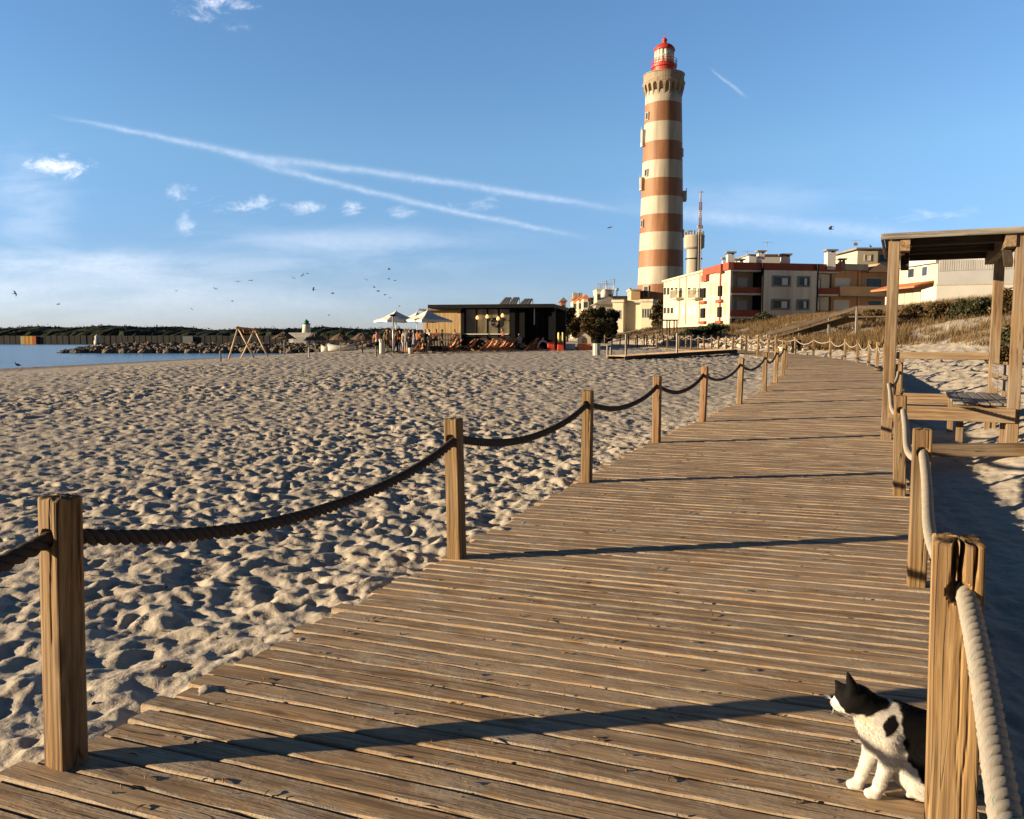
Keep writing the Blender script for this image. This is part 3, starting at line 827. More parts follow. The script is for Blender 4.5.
# shelter corner stands in the right-hand rope line
tdir = at_s(TG, float(np.interp(11.9, PR[:, 1], SL))); tdir = rotm('Z', 2.0) @ np.array([tdir[0], tdir[1], 0]); rdir = np.array([tdir[1], -tdir[0], 0])
SFL = np.array([xat(886, 441, 11.9), 11.9, 0.0])
rp = [right_pt(s) + np.array([0, 0, HOLE]) for s in right_s[:4]] + [SFL + np.array([0, 0, HOLE + 0.02])]
rope_run('rope', None, 'right', M['rope_pale'], [.14, .2, .2, .2],
         'thick pale rope with green flecks running from the foreground post to the shelter', pts=rp)
rope_run('rope', None, 'right', M['rope_pale'], [.16] * 4, 'pale rope linking the small posts beyond the shelter on the right edge',
         pts=[SFL + np.array([0, 0, HOLE + 0.02])] + [right_pt(s) + np.array([0, 0, HOLE]) for s in right_s[4:]])
# ------------------------------------------------------------------ wooden shelter with its bench
def sh(a, b, z): return SFL + rdir * a + tdir * b + np.array([0, 0, z])
SYAW = np.array([rdir, tdir, [0, 0, 1]]).T
def build_shelter():
    t = thing('shelter', 'wooden sun shelter with a flat dark roof on square posts beside the boardwalk', 'shelter', tuple(SFL))
    WD, DP, HT = 1.60, 2.85, 2.80
    for a, b in ((0, 0), (WD, 0), (0, DP), (WD, DP)):
        m = MB(); gzv = min(gz(*sh(a, b, 0)[:2]), 0.0)
        m.box(sh(a, b, (HT + 0.19 + gzv - 0.4) / 2), (0.15, 0.15, HT + 0.19 - gzv + 0.4), SYAW, axis=2)
        m.build('post', M['beam'], t, bevel=0.008)
    m = MB()
    n = 15
    for i in range(n):
        a = -0.14 + (WD + 0.28) * (i + 0.5) / n
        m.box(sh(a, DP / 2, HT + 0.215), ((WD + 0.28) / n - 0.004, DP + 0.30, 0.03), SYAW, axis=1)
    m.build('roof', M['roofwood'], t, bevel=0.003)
    m = MB()
    m.box(sh(WD / 2, -0.165, HT + 0.205), (WD + 0.30, 0.03, 0.085), SYAW, axis=0)
    m.box(sh(WD / 2, DP + 0.165, HT + 0.205), (WD + 0.30, 0.03, 0.085), SYAW, axis=0)
    m.box(sh(-0.165, DP / 2, HT + 0.203), (0.03, DP + 0.296, 0.085), SYAW, axis=1)
    m.box(sh(WD + 0.165, DP / 2, HT + 0.203), (0.03, DP + 0.296, 0.085), SYAW, axis=1)
    m.build('fascia', M['greywood'], t, bevel=0.004)
    for a in (0.145, WD - 0.145):
        m = MB(); m.box(sh(a, DP / 2, HT + 0.09), (0.13, DP + 0.22, 0.2), SYAW, axis=1); m.build('roof_beam', M['beam'], t, bevel=0.006)
    for b in (0.16, DP - 0.16, DP / 2):
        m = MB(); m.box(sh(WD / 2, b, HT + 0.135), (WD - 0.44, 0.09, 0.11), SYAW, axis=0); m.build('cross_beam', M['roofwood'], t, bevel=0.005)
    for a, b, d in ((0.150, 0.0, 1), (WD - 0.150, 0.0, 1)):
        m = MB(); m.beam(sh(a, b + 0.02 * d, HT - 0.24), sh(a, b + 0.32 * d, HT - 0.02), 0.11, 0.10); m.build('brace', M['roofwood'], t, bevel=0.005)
    for b, nm in ((-0.10, 0), (DP + 0.0, 1)):
        m = MB()
        m.box(sh(WD / 2 + 0.02, b, 0.45), (WD - (0.0 if nm == 0 else 0.16), 0.055, 0.2), SYAW, axis=0)
        m.build('sill_beam', M['beam'], t, bevel=0.006)
    m = MB(); m.box(sh(WD / 2, DP, 1.22), (WD - 0.16, 0.06, 0.125), SYAW, axis=0); m.build('rail', M['beam'], t, bevel=0.006)
    for z in (1.04, 0.80):
        m = MB()
        for k in range(3):
            b0 = 0.10 + k * 0.92
            m.box(sh(WD + 0.02 - 0.012 * k, b0 + 0.46, z + 0.015 * math.sin(k * 2.1 + z)), (0.05, 0.905, 0.15), SYAW, axis=1)
        m.build('backrest_board', M['greywood'], t, bevel=0.005)
    for b in (0.9, 1.95):
        m = MB(); m.box(sh(WD + 0.075, b, 0.5), (0.06, 0.1, 1.3), SYAW, axis=2); m.build('backrest_post', M['beam'], t, bevel=0.005)
    t2 = thing('slatted_bench', 'grey slatted wooden bench under the shelter roof', 'bench', tuple(sh(1.27, 1.5, 0.1)))
    m = MB()
    for k in range(5):
        m.box(sh(0.95 + 0.16 * k, 1.62, 0.575), (0.138, 2.62, 0.035), SYAW, axis=1)
    m.build('seat', M['greywood'], t2, bevel=0.005)
    for b in (0.42, 1.6, 2.8):
        m = MB(); m.box(sh(1.27, b, 0.525), (0.74, 0.07, 0.06), SYAW, axis=0); m.build('bearer', M['beam'], t2, bevel=0.004)
    for a in (0.98, 1.54):
        for b in (0.42, 2.8):
            m = MB(); m.box(sh(a, b, 0.2), (0.09, 0.09, 0.62), SYAW, axis=2); m.build('leg', M['beam'], t2, bevel=0.005)
    # timber lying half buried in front
    m = MB(); m.beam((5.42, 10.72, 0.02), (7.75, 10.35, 0.10), 0.16, 0.16)
    tag(m.build('timber', M['beam'], bevel=0.012), 'long squared timber half buried in the sand in front of the shelter', 'timber')
    m = MB(); m.beam((5.5, 11.05, -0.02), (6.55, 11.02, 0.06), 0.15, 0.05)
    tag(m.build('board', M['greywood'], bevel=0.006), 'grey board lying flat on the sand between the timber and the shelter', 'board')
build_shelter()

# ------------------------------------------------------------------ cat
def build_cat():
    S = 1.0
    yaw = R(10)
    # local axes: +x = the way the cat faces, +y = the cat's right (far side), +z up; metres
    def f(p):
        q = p
        d = elli(q, (-.150, 0, .140), (.105, .078, .125), rotm('Y', -18))             # rump and belly
        d = smin(d, elli(q, (-.050, 0, .225), (.088, .062, .090), rotm('Y', 24)), .05)   # ribcage
        d = smin(d, elli(q, (.002, 0, .232), (.050, .050, .070), rotm('Y', 12)), .035)      # chest
        d = smin(d, cone(q, (-.07, 0, .262), (-.185, 0, .225), .054, .066), .04)           # back
        d = smin(d, cone(q, (-.010, 0, .262), (.050, .004, .322), .054, .046), .04)         # neck
        # head, turned a little away
        hd = elli(q, (.076, .006, .322), (.054, .050, .047))
        hd = smin(hd, elli(q, (.112, .012, .298), (.026, .025, .020)), .018)
        hd = smin(hd, elli(q, (.131, .014, .299), (.012, .011, .009)), .010)
        hd = smin(hd, elli(q, (.111, .011, .284), (.019, .017, .010)), .010)
        hd = smin(hd, elli(q, (.088, -.022, .300), (.022, .018, .021)), .015)               # cheeks
        hd = smin(hd, elli(q, (.088, .034, .300), (.022, .018, .021)), .015)
        d = smin(d, hd, .022)
        for sy, tip in ((-1, (.104, -.034, .434)), (1, (.122, .048, .366))):
            bs = (.074, -.020, .352) if sy < 0 else (.098, .030, .334)
            c = np.asarray(tip)
            e = cone(q, bs, tip, .027, .003)
            e = np.maximum(e, elli(q, ((bs[0] + c[0]) / 2 - .004, (bs[1] + c[1]) / 2, (bs[2] + c[2]) / 2), (.026, .016, .055)))
            d = smin(d, e, .012)
        # front legs
        for sy, elbow, wrist, paw in ((-1, (-.040, -.038, .150), (-.014, -.034, .048), (-.002, -.034, .016)), (1, (-.004, .026, .150), (.030, .018, .048), (.044, .014, .016))):
            sh_ = (-.030 if sy < 0 else -.012, sy * .040, .215)
            l = cone(q, sh_, elbow, .044, .028)
            l = smin(l, cone(q, elbow, wrist, .028, .0185), .02)
            l = smin(l, cone(q, wrist, paw, .0185, .018), .012)
            l = smin(l, elli(q, (paw[0] + .008, paw[1], .015), (.027, .021, .0165)), .010)
            for k in (-1.5, -.5, .5, 1.5):
                l = smin(l, elli(q, (paw[0] + .027 - .003 * abs(k), paw[1] + k * .0088, .0115), (.0115, .0058, .0105)), .004)
            d = smin(d, l, .022)
        # haunches and hind feet
        for sy in (-1, 1):
            th = elli(q, (-.165, sy * .058, .098), (.072, .036, .085), rotm('Y', -25))
            ft = cone(q, (-.200, sy * .060 + .055 * (sy < 0), .030), (-.140, sy * .060 + .055 * (sy < 0), .018), .024, .019)
            ft = smin(ft, elli(q, (-.124, sy * .060 + .055 * (sy < 0), .015), (.022, .021, .0165)), .012)
            for k in (-1.5, -.5, .5, 1.5):
                ft = smin(ft, elli(q, (-.107 - .003 * abs(k), sy * .060 + .055 * (sy < 0) + k * .0088, .0115), (.010, .0057, .0100)), .004)
            d = smin(d, smin(th, ft, .02), .025)
        # tail laid round on the boards
        tl = [(-.24, .02, .045), (-.265, .045, .026), (-.25, .085, .018), (-.21, .105, .017), (-.17, .112, .016)]
        for i in range(4): d = smin(d, cone(q, tl[i], tl[i + 1], .021 - .002 * i, .019 - .002 * i), .012)
        return d
    V, Fq = surface_net(f, (-.31, -.13, -.006), (.16, .14, .445), .0036)
    V[:, 2] = np.maximum(V[:, 2], 0.0)
    # two rounds of smoothing
    nv = len(V); E = np.concatenate([Fq[:, [0, 1]], Fq[:, [1, 2]], Fq[:, [2, 3]], Fq[:, [3, 0]]])
    for _ in range(2):
        acc = np.zeros_like(V); c = np.zeros(nv)
        np.add.at(acc, E[:, 0], V[E[:, 1]]); np.add.at(acc, E[:, 1], V[E[:, 0]]); np.add.at(c, E[:, 0], 1); np.add.at(c, E[:, 1], 1)
        V = 0.5 * V + 0.5 * acc / c[:, None]
    eps = .002
    def grad(p):
        g = np.stack([f(p + np.eye(3)[i] * eps) - f(p - np.eye(3)[i] * eps) for i in range(3)], -1)
        return g / (np.linalg.norm(g, axis=-1, keepdims=True) + 1e-9)
    N = grad(V)
    ctr = V[Fq].mean(1); fnm = np.cross(V[Fq[:, 2]] - V[Fq[:, 0]], V[Fq[:, 3]] - V[Fq[:, 1]])
    if (np.einsum('ij,ij->i', fnm, grad(ctr)) < 0).mean() > .5: Fq = Fq[:, ::-1]
    r = np.random.default_rng(4)
    ph = r.uniform(0, 6, 8)
    def black(p):
        """soft mask of the black patches of the coat"""
        x, y, z = p[:, 0], p[:, 1], p[:, 2]
        wob = .006 * np.sin(x * 90 + ph[0] + y * 40) + .005 * np.sin(z * 110 + ph[1]) + .004 * np.sin((x + z) * 170 + y * 60 + ph[2])
        # head: everything above a line from the bridge of the nose under the cheek to the nape
        nose = .285 + np.clip(x - .085, 0, 1) * .55
        head = np.minimum((z - np.interp(x, [-.06, -.02, .02, .05, .09, .112, .125, .14], [.345, .316, .292, .290, .282, .300, .315, .345])), x + .035)
        # saddle: back and flank behind the shoulder
        edge = np.interp(z, [0, .06, .10, .15, .20, .25, .30], [-.19, -.160, -.125, -.096, -.078, -.069, -.062])
        body = np.minimum(edge - x, z - np.interp(x, [-.24, -.18, -.13], [.03, .065, .10]))
        sx, sz = -.034, .272
        spot = .001 + .026 - np.hypot((x - sx) * 1.25 + (z - sz) * .35, (z - sz) * .78)
        spot = np.where(np.abs(y) > .02, spot, -1)
        tail = np.where((x < -.23) & (z < .08), .01, -1)
        tail = np.where((y > .08) & (z < .04) & (x > -.29), .01, tail)
        m = np.maximum(np.maximum(head, body), np.maximum(spot, tail)) + wob * .6
        return smooth01(m / .006 + .5)
    def colour(p, jit=0.0):
        b = black(p)[:, None]
        n = r.normal(0, jit, (len(p), 1)) if jit else 0
        white = np.array([[.62, .58, .51]]) * (1 - np.abs(n))
        x, y, z = p.T
        warm = np.exp(-(((x - .045) / .02) ** 2 + ((z - .275) / .018) ** 2))[:, None]
        white = white * (1 - .35 * warm * np.array([[.2, .6, 1.0]]))
        pink = np.exp(-(((x - .141) / .006) ** 2 + ((z - .300) / .006) ** 2))[:, None]
        white = white * (1 - pink) + pink * np.array([[.45, .2, .17]])
        c = white * (1 - b) + b * np.array([[.005, .0045, .0045]]) * (1 + np.abs(n) * 3)
        return c
    base = np.array([1.228, 2.60, 0.004])
    ca, sa = math.cos(yaw), math.sin(yaw)
    fx = np.array([-ca, sa, 0]); fy = np.array([sa, ca, 0])
    def world(p): return p[:, :1] * fx + p[:, 1:2] * fy + p[:, 2:3] * np.array([0, 0, 1.0])
    CM = vcol_mat('cat_fur', 0.8, 0.12, 0.0, 0.12, 220.0)
    mb = MB(); mb.add(world(V), [], 0, None, 1.0, colour(V))
    # local frame is left-handed against the world (y mirrored), so turn the faces round
    mb.f = Fq[:, ::-1].tolist(); mb.mi = [0] * len(Fq); mb.smooth = [True] * len(Fq)
    cat = mb.build('cat', [CM], None)
    cat.location = base
    tag(cat, 'black and white cat sitting on the boards by the split post, looking left', 'cat')
    # short coat
    tri = Fq[r.integers(0, len(Fq), 60000)]
    w4 = r.dirichlet((1, 1, 1, 1), len(tri))
    P = (V[tri] * w4[..., None]).sum(1); n = grad(P)
    x, y, z = P.T
    flow = np.stack([-np.ones_like(x) * .6, 0 * x, -np.ones_like(x) * .8], 1)
    hz = smooth01((z - .27) / .03) * smooth01((x - .02) / .03)
    flow = flow * (1 - hz[:, None]) + np.array([[-1.0, 0, .1]]) * hz[:, None]
    flow -= n * (flow * n).sum(1, keepdims=True)
    flow /= np.linalg.norm(flow, axis=1, keepdims=True) + 1e-6
    chest = np.exp(-(((x - .03) / .05) ** 2 + ((z - .22) / .05) ** 2))
    ln = (.008 + .006 * chest) * r.uniform(.6, 1.2, len(P)) * np.where(hz > .5, .6, 1.0) * np.where(z < .05, .45, 1.0)
    ln = np.where((z > .355), ln * .5, ln)
    d = flow + n * r.uniform(.25, .55, (len(P), 1)) + r.normal(0, .16, P.shape)
    d /= np.linalg.norm(d, axis=1, keepdims=True)
    keep = (z > .006) & ~((x > .12) & (z > .27))
    P, n, d, ln = P[keep], n[keep], d[keep], ln[keep]
    sd = np.cross(d, r.normal(0, 1, P.shape)); sd /= np.linalg.norm(sd, axis=1, keepdims=True)
    wv = .00055
    T3 = np.stack([P - sd * wv - n * .001, P + sd * wv - n * .001, P + d * ln[:, None]], 1)
    T3[:, :, 2] = np.maximum(T3[:, :, 2], 0.001)
    hb = MB(); cc = colour(P, .10)
    hb.tri_soup(world(T3.reshape(-1, 3)).reshape(-1, 3, 3), col=cc)
    hb.build('fur', [CM], cat, world=False)
    # eyes, whiskers, inner ears
    EM = plain('cat_eye', (.32, .30, .06), .08, .1); BK = plain('cat_pupil', (.004, .004, .004), .1, .1)
    for sy in (-1, 1):
        c = np.array([[.1060, .0085 + sy * .0285, .3240]]); 
        e = MB(); e.ell(world(c)[0], .0082, 12, 8); ob = e.build('eye', [EM], cat, world=False)
        c2 = np.array([[.1120, .0085 + sy * .0320, .3245]])
        e = MB(); e.ell(world(c2)[0], (.0034, .0034, .005), 10, 6); e.build('pupil', [BK], ob, world=False)
    wm = plain('whisker', (.8, .78, .74), .5, .05)
    wb = MB()
    for sy in (-1, 1):
        for k in range(6):
            a = np.array([.128, .013 + sy * .012, .293 + .0022 * (k % 3)])
            e = a + np.array([.012 + .012 * r.random(), sy * (.045 + .015 * r.random()), .020 * (r.random() - .55)])
            mid = (a + e) / 2 + np.array([0, 0, .005])
            wb.tube(world(np.array([a, mid, e])), [.0004, .0003, .00012], 4)
    wb.build('whiskers', [wm], cat, world=False)
build_cat()
# ------------------------------------------------------------------ surfaces of the built background
M['cream'] = plain('cream_render', (0.52, 0.455, 0.32), 0.8, 0.10, 0.5, 0.1, 8)
M['cream2'] = plain('pale_cream_render', (0.49, 0.44, 0.32), 0.8, 0.10, 0.5, 0.1, 8, streak=True)
M['white'] = plain('white_paint', (0.56, 0.54, 0.48), 0.6, 0.08, 0.7)
M['ochre'] = plain('ochre_tile', (0.28, 0.128, 0.058), 0.6, 0.4, 0.45, 0.15, 6, streak=True)
M['towerwhite'] = plain('tower_white', (0.46, 0.40, 0.30), 0.65, 0.3, 0.45, 0.15, 6, streak=True)
M['towerstone'] = plain('tower_stone', (0.30, 0.235, 0.16), 0.85, 0.35, 1.2, 0.4, 6)
M['red'] = plain('red_paint', (0.42, 0.045, 0.028), 0.45, 0.2, 1.5)
M['brickred'] = plain('brick_red_render', (0.28, 0.065, 0.035), 0.8, 0.15, 0.8, 0.1, 8)
M['beige'] = plain('beige_render', (0.72, 0.66, 0.54), 0.85, 0.08, 0.4, 0.1, 8, streak=True)
M['orange'] = plain('orange_render', (0.56, 0.31, 0.155), 0.85, 0.16, 0.5, 0.1, 8, streak=True)
M['orange2'] = plain('pale_orange_render', (0.62, 0.38, 0.20), 0.85, 0.12, 0.5)
M['concrete'] = plain('concrete', (0.40, 0.35, 0.28), 0.9, 0.25, 0.8, 0.3, 5, streak=True)
M['grey'] = plain('grey_paint', (0.30, 0.30, 0.30), 0.7, 0.12, 0.6)
M['frame_grey'] = plain('frame_grey', (0.20, 0.20, 0.20), 0.6, 0.1)
M['slat'] = plain('grey_cladding', (0.36, 0.35, 0.33), 0.7, 0.2, 1.0, streak=True)
M['dark'] = plain('dark_metal', (0.014, 0.013, 0.013), 0.7, 0.3, 2.0, spec=0.1)
M['black'] = plain('black_paint', (0.007, 0.007, 0.008), 0.7, 0.2, 2.0, spec=0.1)
M['tileroof'] = plain('terracotta_tiles', (0.50, 0.17, 0.07), 0.8, 0.3, 3.0, 0.3, 20)
M['greyroof'] = plain('grey_roof', (0.22, 0.20, 0.18), 0.85, 0.25, 1.5, 0.2, 10)
M['win'] = glass_mat('window_glass')
M['shutter'] = plain('roller_shutter', (0.62, 0.60, 0.55), 0.6, 0.06, 1.0)
M['windark'] = plain('dark_opening', (0.035, 0.033, 0.03), 0.6, 0.3, 2.0, spec=0.1)
M['curtain'] = plain('net_curtain', (0.60, 0.62, 0.62), 0.5, 0.10, 2.5)
M['metal'] = plain('galvanised_metal', (0.42, 0.42, 0.41), 0.45, 0.2, 3.0, metal=0.4)

class Facade:
    """plane frame on a wall: u runs along the wall, o out of it, z up (absolute)"""
    def __init__(s, A, B):
        s.A = np.array([A[0], A[1], 0.0]); d = np.array([B[0] - A[0], B[1] - A[1], 0.0]); s.L = np.linalg.norm(d); s.U = d / s.L
        s.N = np.array([s.U[1], -s.U[0], 0.0]); s.Rm = np.array([s.U, s.N, [0, 0, 1]]).T
        # (u, o, z) is left-handed when N = (Uy,-Ux): boxes are symmetric so this is harmless
    def p(s, u, o, z): return s.A + s.U * u + s.N * o + np.array([0, 0, z])
    def box(s, mb, u0, u1, o0, o1, z0, z1, **k):
        mb.box(s.p((u0 + u1) / 2, (o0 + o1) / 2, (z0 + z1) / 2), (abs(u1 - u0), abs(o1 - o0), abs(z1 - z0)), s.Rm, **k)
    def hit(s, px, py):
        r = np.array(ray(px, py)); o = np.array([0, 0, EYE])
        t = ((s.A - o) @ s.N) / (r @ s.N); q = o + r * t
        return float((q - s.A) @ s.U), float(q[2])
    def pane(s, parent, u0, u1, z0, z1, frame=0.07, fm='white', gm='win', blind=0.0, proud=0.05, mull=0, sill=False, name='window'):
        m = MB()
        for (a, b, c, d) in ((u0 - frame, u0, z0 - frame, z1 + frame), (u1, u1 + frame, z0 - frame, z1 + frame), (u0, u1, z0 - frame, z0), (u0, u1, z1, z1 + frame)):
            s.box(m, a, b, -0.05, proud, c, d)
        for i in range(mull):
            uc = u0 + (u1 - u0) * (i + 1) / (mull + 1); s.box(m, uc - 0.03, uc + 0.03, -0.04, proud - 0.012, z0, z1)
        w = m.build(name, M[fm], parent)
        m = MB(); s.box(m, u0, u1, -0.04, 0.012, z0, z1 - blind * (z1 - z0)); m.build('pane', M[gm], w)
        if blind:
            m = MB(); s.box(m, u0, u1, -0.04, 0.022, z1 - blind * (z1 - z0) + 0.002, z1); m.build('blind', M['shutter'], w)
        if sill:
            m = MB(); s.box(m, u0 - 0.15, u1 + 0.15, -0.03, proud + 0.07, z0 - frame - 0.07, z0 - frame - 0.002); m.build('sill', M['white'], w)
        return w

# ------------------------------------------------------------------ lighthouse
LD = 174.0
def build_lighthouse():
    ax = W(662.2, 180, LD); bx, by = ax.x, LD
    k = LD / F_PX
    def Z(py): return W(662, py, LD - 4).z
    zb = gz(bx, by)
    t = thing('lighthouse', 'tall lighthouse with ochre and cream bands and a red lantern', 'lighthouse', (bx, by, zb))
    edges = [(325, 23.6), (298.5, 22.9), (284, 22.4), (266.4, 21.9), (249.5, 21.5), (231.5, 21.0), (213.4, 20.6), (195.4, 20.2), (177, 19.8), (159, 19.3), (139.5, 18.8), (120, 18.2), (100, 17.6), (88, 17.4)]
    prof = [(r * k, Z(y)) for y, r in edges]; prof[0] = (prof[0][0], zb - 0.5)
    mats = [1, 1, 0, 1, 0, 1, 0, 1, 0, 1, 0, 1, 0]
    # band order from the base: ochre, cream, ochre ...
    mats = [1 if i % 2 == 1 else 1 for i in range(13)]
    mats[0] = 1; mats[1] = 0; 
    for i in range(1, 13): mats[i] = 0 if i % 2 == 1 else 1
    m = MB(); 
    prof2 = []; mats2 = []
    for i in range(13):
        prof2.append(prof[i]); mats2.append(mats[i])
    prof2.append(prof[13])
    # ochre from the ground to 284, then alternate up to 100, cream to the corbels
    seq = ['o', 'o', 'c', 'o', 'c', 'o', 'c', 'o', 'c', 'o', 'c', 'o', 'c']
    seq = {325: 'o', 298.5: 'c', 284: 'c', 266.4: 'o', 249.5: 'c', 231.5: 'o', 213.4: 'c', 195.4: 'o', 177: 'c', 159: 'o', 139.5: 'c', 120: 'o', 100: 'c'}
    seq[325] = 'o'; seq[298.5] = 'o'; seq[284] = 'c'
    mats2 = [1 if seq[e[0]] == 'o' else 0 for e in edges[:-1]]
    m.lathe(prof2, (bx, by, 0), 64, mats2)
    m.build('tower', [M['towerwhite'], M['ochre']], t)
    # gallery on corbels
    m = MB()
    r0, r1 = 17.4 * k, 20.0 * k
    m.lathe([(r1 * .985, Z(80.5)), (r1 * 1.02, Z(79)), (r1 * 1.02, Z(78)), (r1 * .97, Z(77)), (r1 * .97, Z(70.5)), (r1, Z(70)), (r1, Z(69.3)), (r1 * .90, Z(69.3)), (r1 * .90, Z(74)), (0.3, Z(74))], (bx, by, 0), 48, sm=False)
    m.build('gallery', M['towerstone'], t)
    m = MB(); n = 20
    for i in range(n):
        a = 2 * math.pi * (i + .5) / n; c, s = math.cos(a), math.sin(a)
        Rm = np.array([[c, -s, 0], [s, c, 0], [0, 0, 1]])
        rows = [(Z(93), r0 * .98, r0 * 1.0), (Z(88), r0 * .98, r0 * 1.055), (Z(83), r0 * .98, r0 * 1.12), (Z(80.3), r0 * .98, r1 * .985)]
        hw = [.16, .20, .24, .42]
        vs = []
        for (z, ra, rb), w in zip(rows, hw):
            for (x, y) in ((ra, -w), (rb, -w), (rb, w), (ra, w)): vs.append(Rm @ np.array([x, y, 0]) + np.array([bx, by, z]))
        fs = [(0, 3, 2, 1), (12, 13, 14, 15)] + [(4 * q + j, 4 * q + (j + 1) % 4, 4 * q + 4 + (j + 1) % 4, 4 * q + 4 + j) for q in range(3) for j in range(4)]
        m.add(vs, fs)
    m.build('corbels', M['towerstone'], t)
    # lantern room
    Z0 = Z; Z = lambda py: W(662, py, LD).z
    m = MB(); m.lathe([(11.0 * k, Z(74)), (11.0 * k, Z(69)), (12.2 * k, Z(68.5)), (12.4 * k, Z(67.3)), (12.4 * k, Z(66.4)), (10.0 * k, Z(65.5)), (10.0 * k, Z(63.8))], (bx, by, 0), 32, sm=False)
    m.build('lantern_base', M['red'], t)
    m = MB(); m.lathe([(8.9 * k, Z(64.2)), (8.9 * k, Z(51.2))], (bx, by, 0), 32); m.build('lantern_glass', plain('lantern_glazing', (0.66, 0.62, 0.52), 0.25, 0.25, 1.2), t)
    m = MB()
    for i in range(16):
        a = 2 * math.pi * i / 16; m.tube([(bx + 9.15 * k * math.cos(a), by + 9.15 * k * math.sin(a), Z(64)), (bx + 9.15 * k * math.cos(a), by + 9.15 * k * math.sin(a), Z(51))], 0.09, 6)
    for zz in (63.4, 57.4): m.lathe([(8.98 * k, Z(zz) - .1), (9.35 * k, Z(zz) - .1), (9.35 * k, Z(zz) + .1), (8.98 * k, Z(zz) + .1)], (bx, by, 0), 32)
    m.build('glazing_bars', M['white'], t)
    m = MB(); m.lathe([(9.4 * k, Z(51.4)), (10.4 * k, Z(51.2)), (10.2 * k, Z(50)), (9.4 * k, Z(48.2)), (7.6 * k, Z(46.2)), (5.2 * k, Z(44.8)), (3.0 * k, Z(44.1)), (2.2 * k, Z(43.0)), (1.9 * k, Z(41.5)), (2.5 * k, Z(41.2)), (2.6 * k, Z(39.8)), (1.8 * k, Z(38.7)), (0.3, Z(38.2))], (bx, by, 0), 28)
    m.tube([(bx, by, Z(38.4)), (bx, by, Z(33))], 0.07, 6)
    m.build('dome', M['red'], t)
    m = MB()
    for i in range(20):
        a = 2 * math.pi * i / 20; x, y = bx + 12.2 * k * math.cos(a), by + 12.2 * k * math.sin(a)
        m.tube([(x, y, Z(66.4)), (x, y, Z(60.5))], 0.045, 4)
    for zz in (60.6, 63.4): m.tube([(bx + 12.2 * k * math.cos(a), by + 12.2 * k * math.sin(a), Z(zz)) for a in np.linspace(0, 2 * math.pi, 33)], 0.05, 5)
    m.build('railing', M['red'], t)
    Z = Z0
    # stair windows and small balconies on the shaft
    def on_shaft(py, ang):
        r = np.interp(-py, [-e[0] for e in edges], [e[1] for e in edges]) * k
        return r, Z(py), ang
    for py, ang in ((113, -155), (150, -25), (171, -150), (222, -160), (232, -20), (291.5, -136)):
        r, z, a = on_shaft(py, ang); a = R(a); c, s = math.cos(a), math.sin(a)
        Rm = np.array([[c, -s, 0], [s, c, 0], [0, 0, 1]]); big = py > 280
        m = MB(); w, h = (1.0, 2.2) if big else (0.7, 1.3)
        m.box((bx + c * r, by + s * r, z), (0.5, w + .3, h + .3), Rm); o = m.build('window', M['towerwhite'], t)
        m = MB(); m.box((bx + c * (r + .24), by + s * (r + .24), z), (0.08, w, h), Rm); m.build('pane', M['win'], o)
    for py, ang, h in ((134, -170, 3.2), (181, -165, 2.4), (193, -8, 2.0)):
        r, z, a = on_shaft(py, ang); a = R(a); c, s = math.cos(a), math.sin(a)
        Rm = np.array([[c, -s, 0], [s, c, 0], [0, 0, 1]])
        m = MB(); rr = r + 0.34
        m.box((bx + c * rr, by + s * rr, z), (0.7, 1.0, h), Rm); m.box((bx + c * (rr - .1), by + s * (rr - .1), z - h / 2 - .1), (0.9, 1.3, .15), Rm)
        m.tube([(bx + c * (rr + .40), by + s * (rr + .40), z - 1), (bx + c * (rr + .40), by + s * (rr + .40), z + h / 2 + .6)], 0.08, 6)
        m.build('antenna_box', M['white'] if h > 3 else M['towerwhite'], t)
    # annex in front
    YA = 160.0
    ta = thing('annex', 'low cream annex with slit windows at the foot of the lighthouse', 'building', (xat(634, 320, YA), YA, gz(xat(634, 320, YA), YA)))
    za = gz(xat(634, 320, YA), YA) - 0.5
    f = Facade((xat(613.2, 320, YA), YA), (xat(653.4, 320, YA - 3.3), YA - 3.3))
    m = MB(); q = lambda px: f.hit(px, 320)[0]; zt = lambda py: zat(py, YA)
    f.box(m, q(624), q(641.5), -14, -0.8, za, zt(303)); 
    f.box(m, q(613.4), q(624), -14, 0.6, za, zt(302.6)); f.box(m, q(641.5), q(653.2), -14, 0.6, za, zt(302.6))
    m.build('wall', M['cream'], ta)
    m = MB(); f.box(m, q(612.6), q(625), -14.3, 1.0, zt(302.5), zt(300)); f.box(m, q(640.6), q(654), -14.3, 1.0, zt(302.5), zt(300)); f.box(m, q(625.05), q(640.55), -14.3, -0.2, zt(302.9), zt(300.4))
    m.build('cornice', M['cream2'], ta)
    for px in (615.2, 618, 620.8): 
        f2 = Facade(f.p(0, 0.6, 0)[:2], f.p(f.L, 0.6, 0)[:2]); f2.pane(ta, q(px) - .18, q(px) + .18, zt(319), zt(310.5), 0.09, 'cream2', 'win')
    for px in (643.8, 646.3, 648.8, 651.3):
        f2 = Facade(f.p(0, 0.6, 0)[:2], f.p(f.L, 0.6, 0)[:2]); f2.pane(ta, q(px) - .18, q(px) + .18, zt(318), zt(309.5), 0.09, 'cream2', 'win')
    Y2 = 168.0
    tb = thing('annex', 'small square ochre block rising behind the low cream annex', 'building', (xat(635, 300, Y2), Y2, 3.0))
    m = MB(); x0, x1 = xat(631, 300, Y2), xat(640, 300, Y2); m.span(x0, x1, Y2, Y2 + 5, 2.5, zat(290.5, Y2)); m.build('wall', M['orange2'], tb)
    m = MB(); m.span(x0 - .25, x1 + .25, Y2 - .25, Y2 + 5.25, zat(290.4, Y2), zat(289, Y2)); m.build('cornice', M['cream2'], tb)
build_lighthouse()

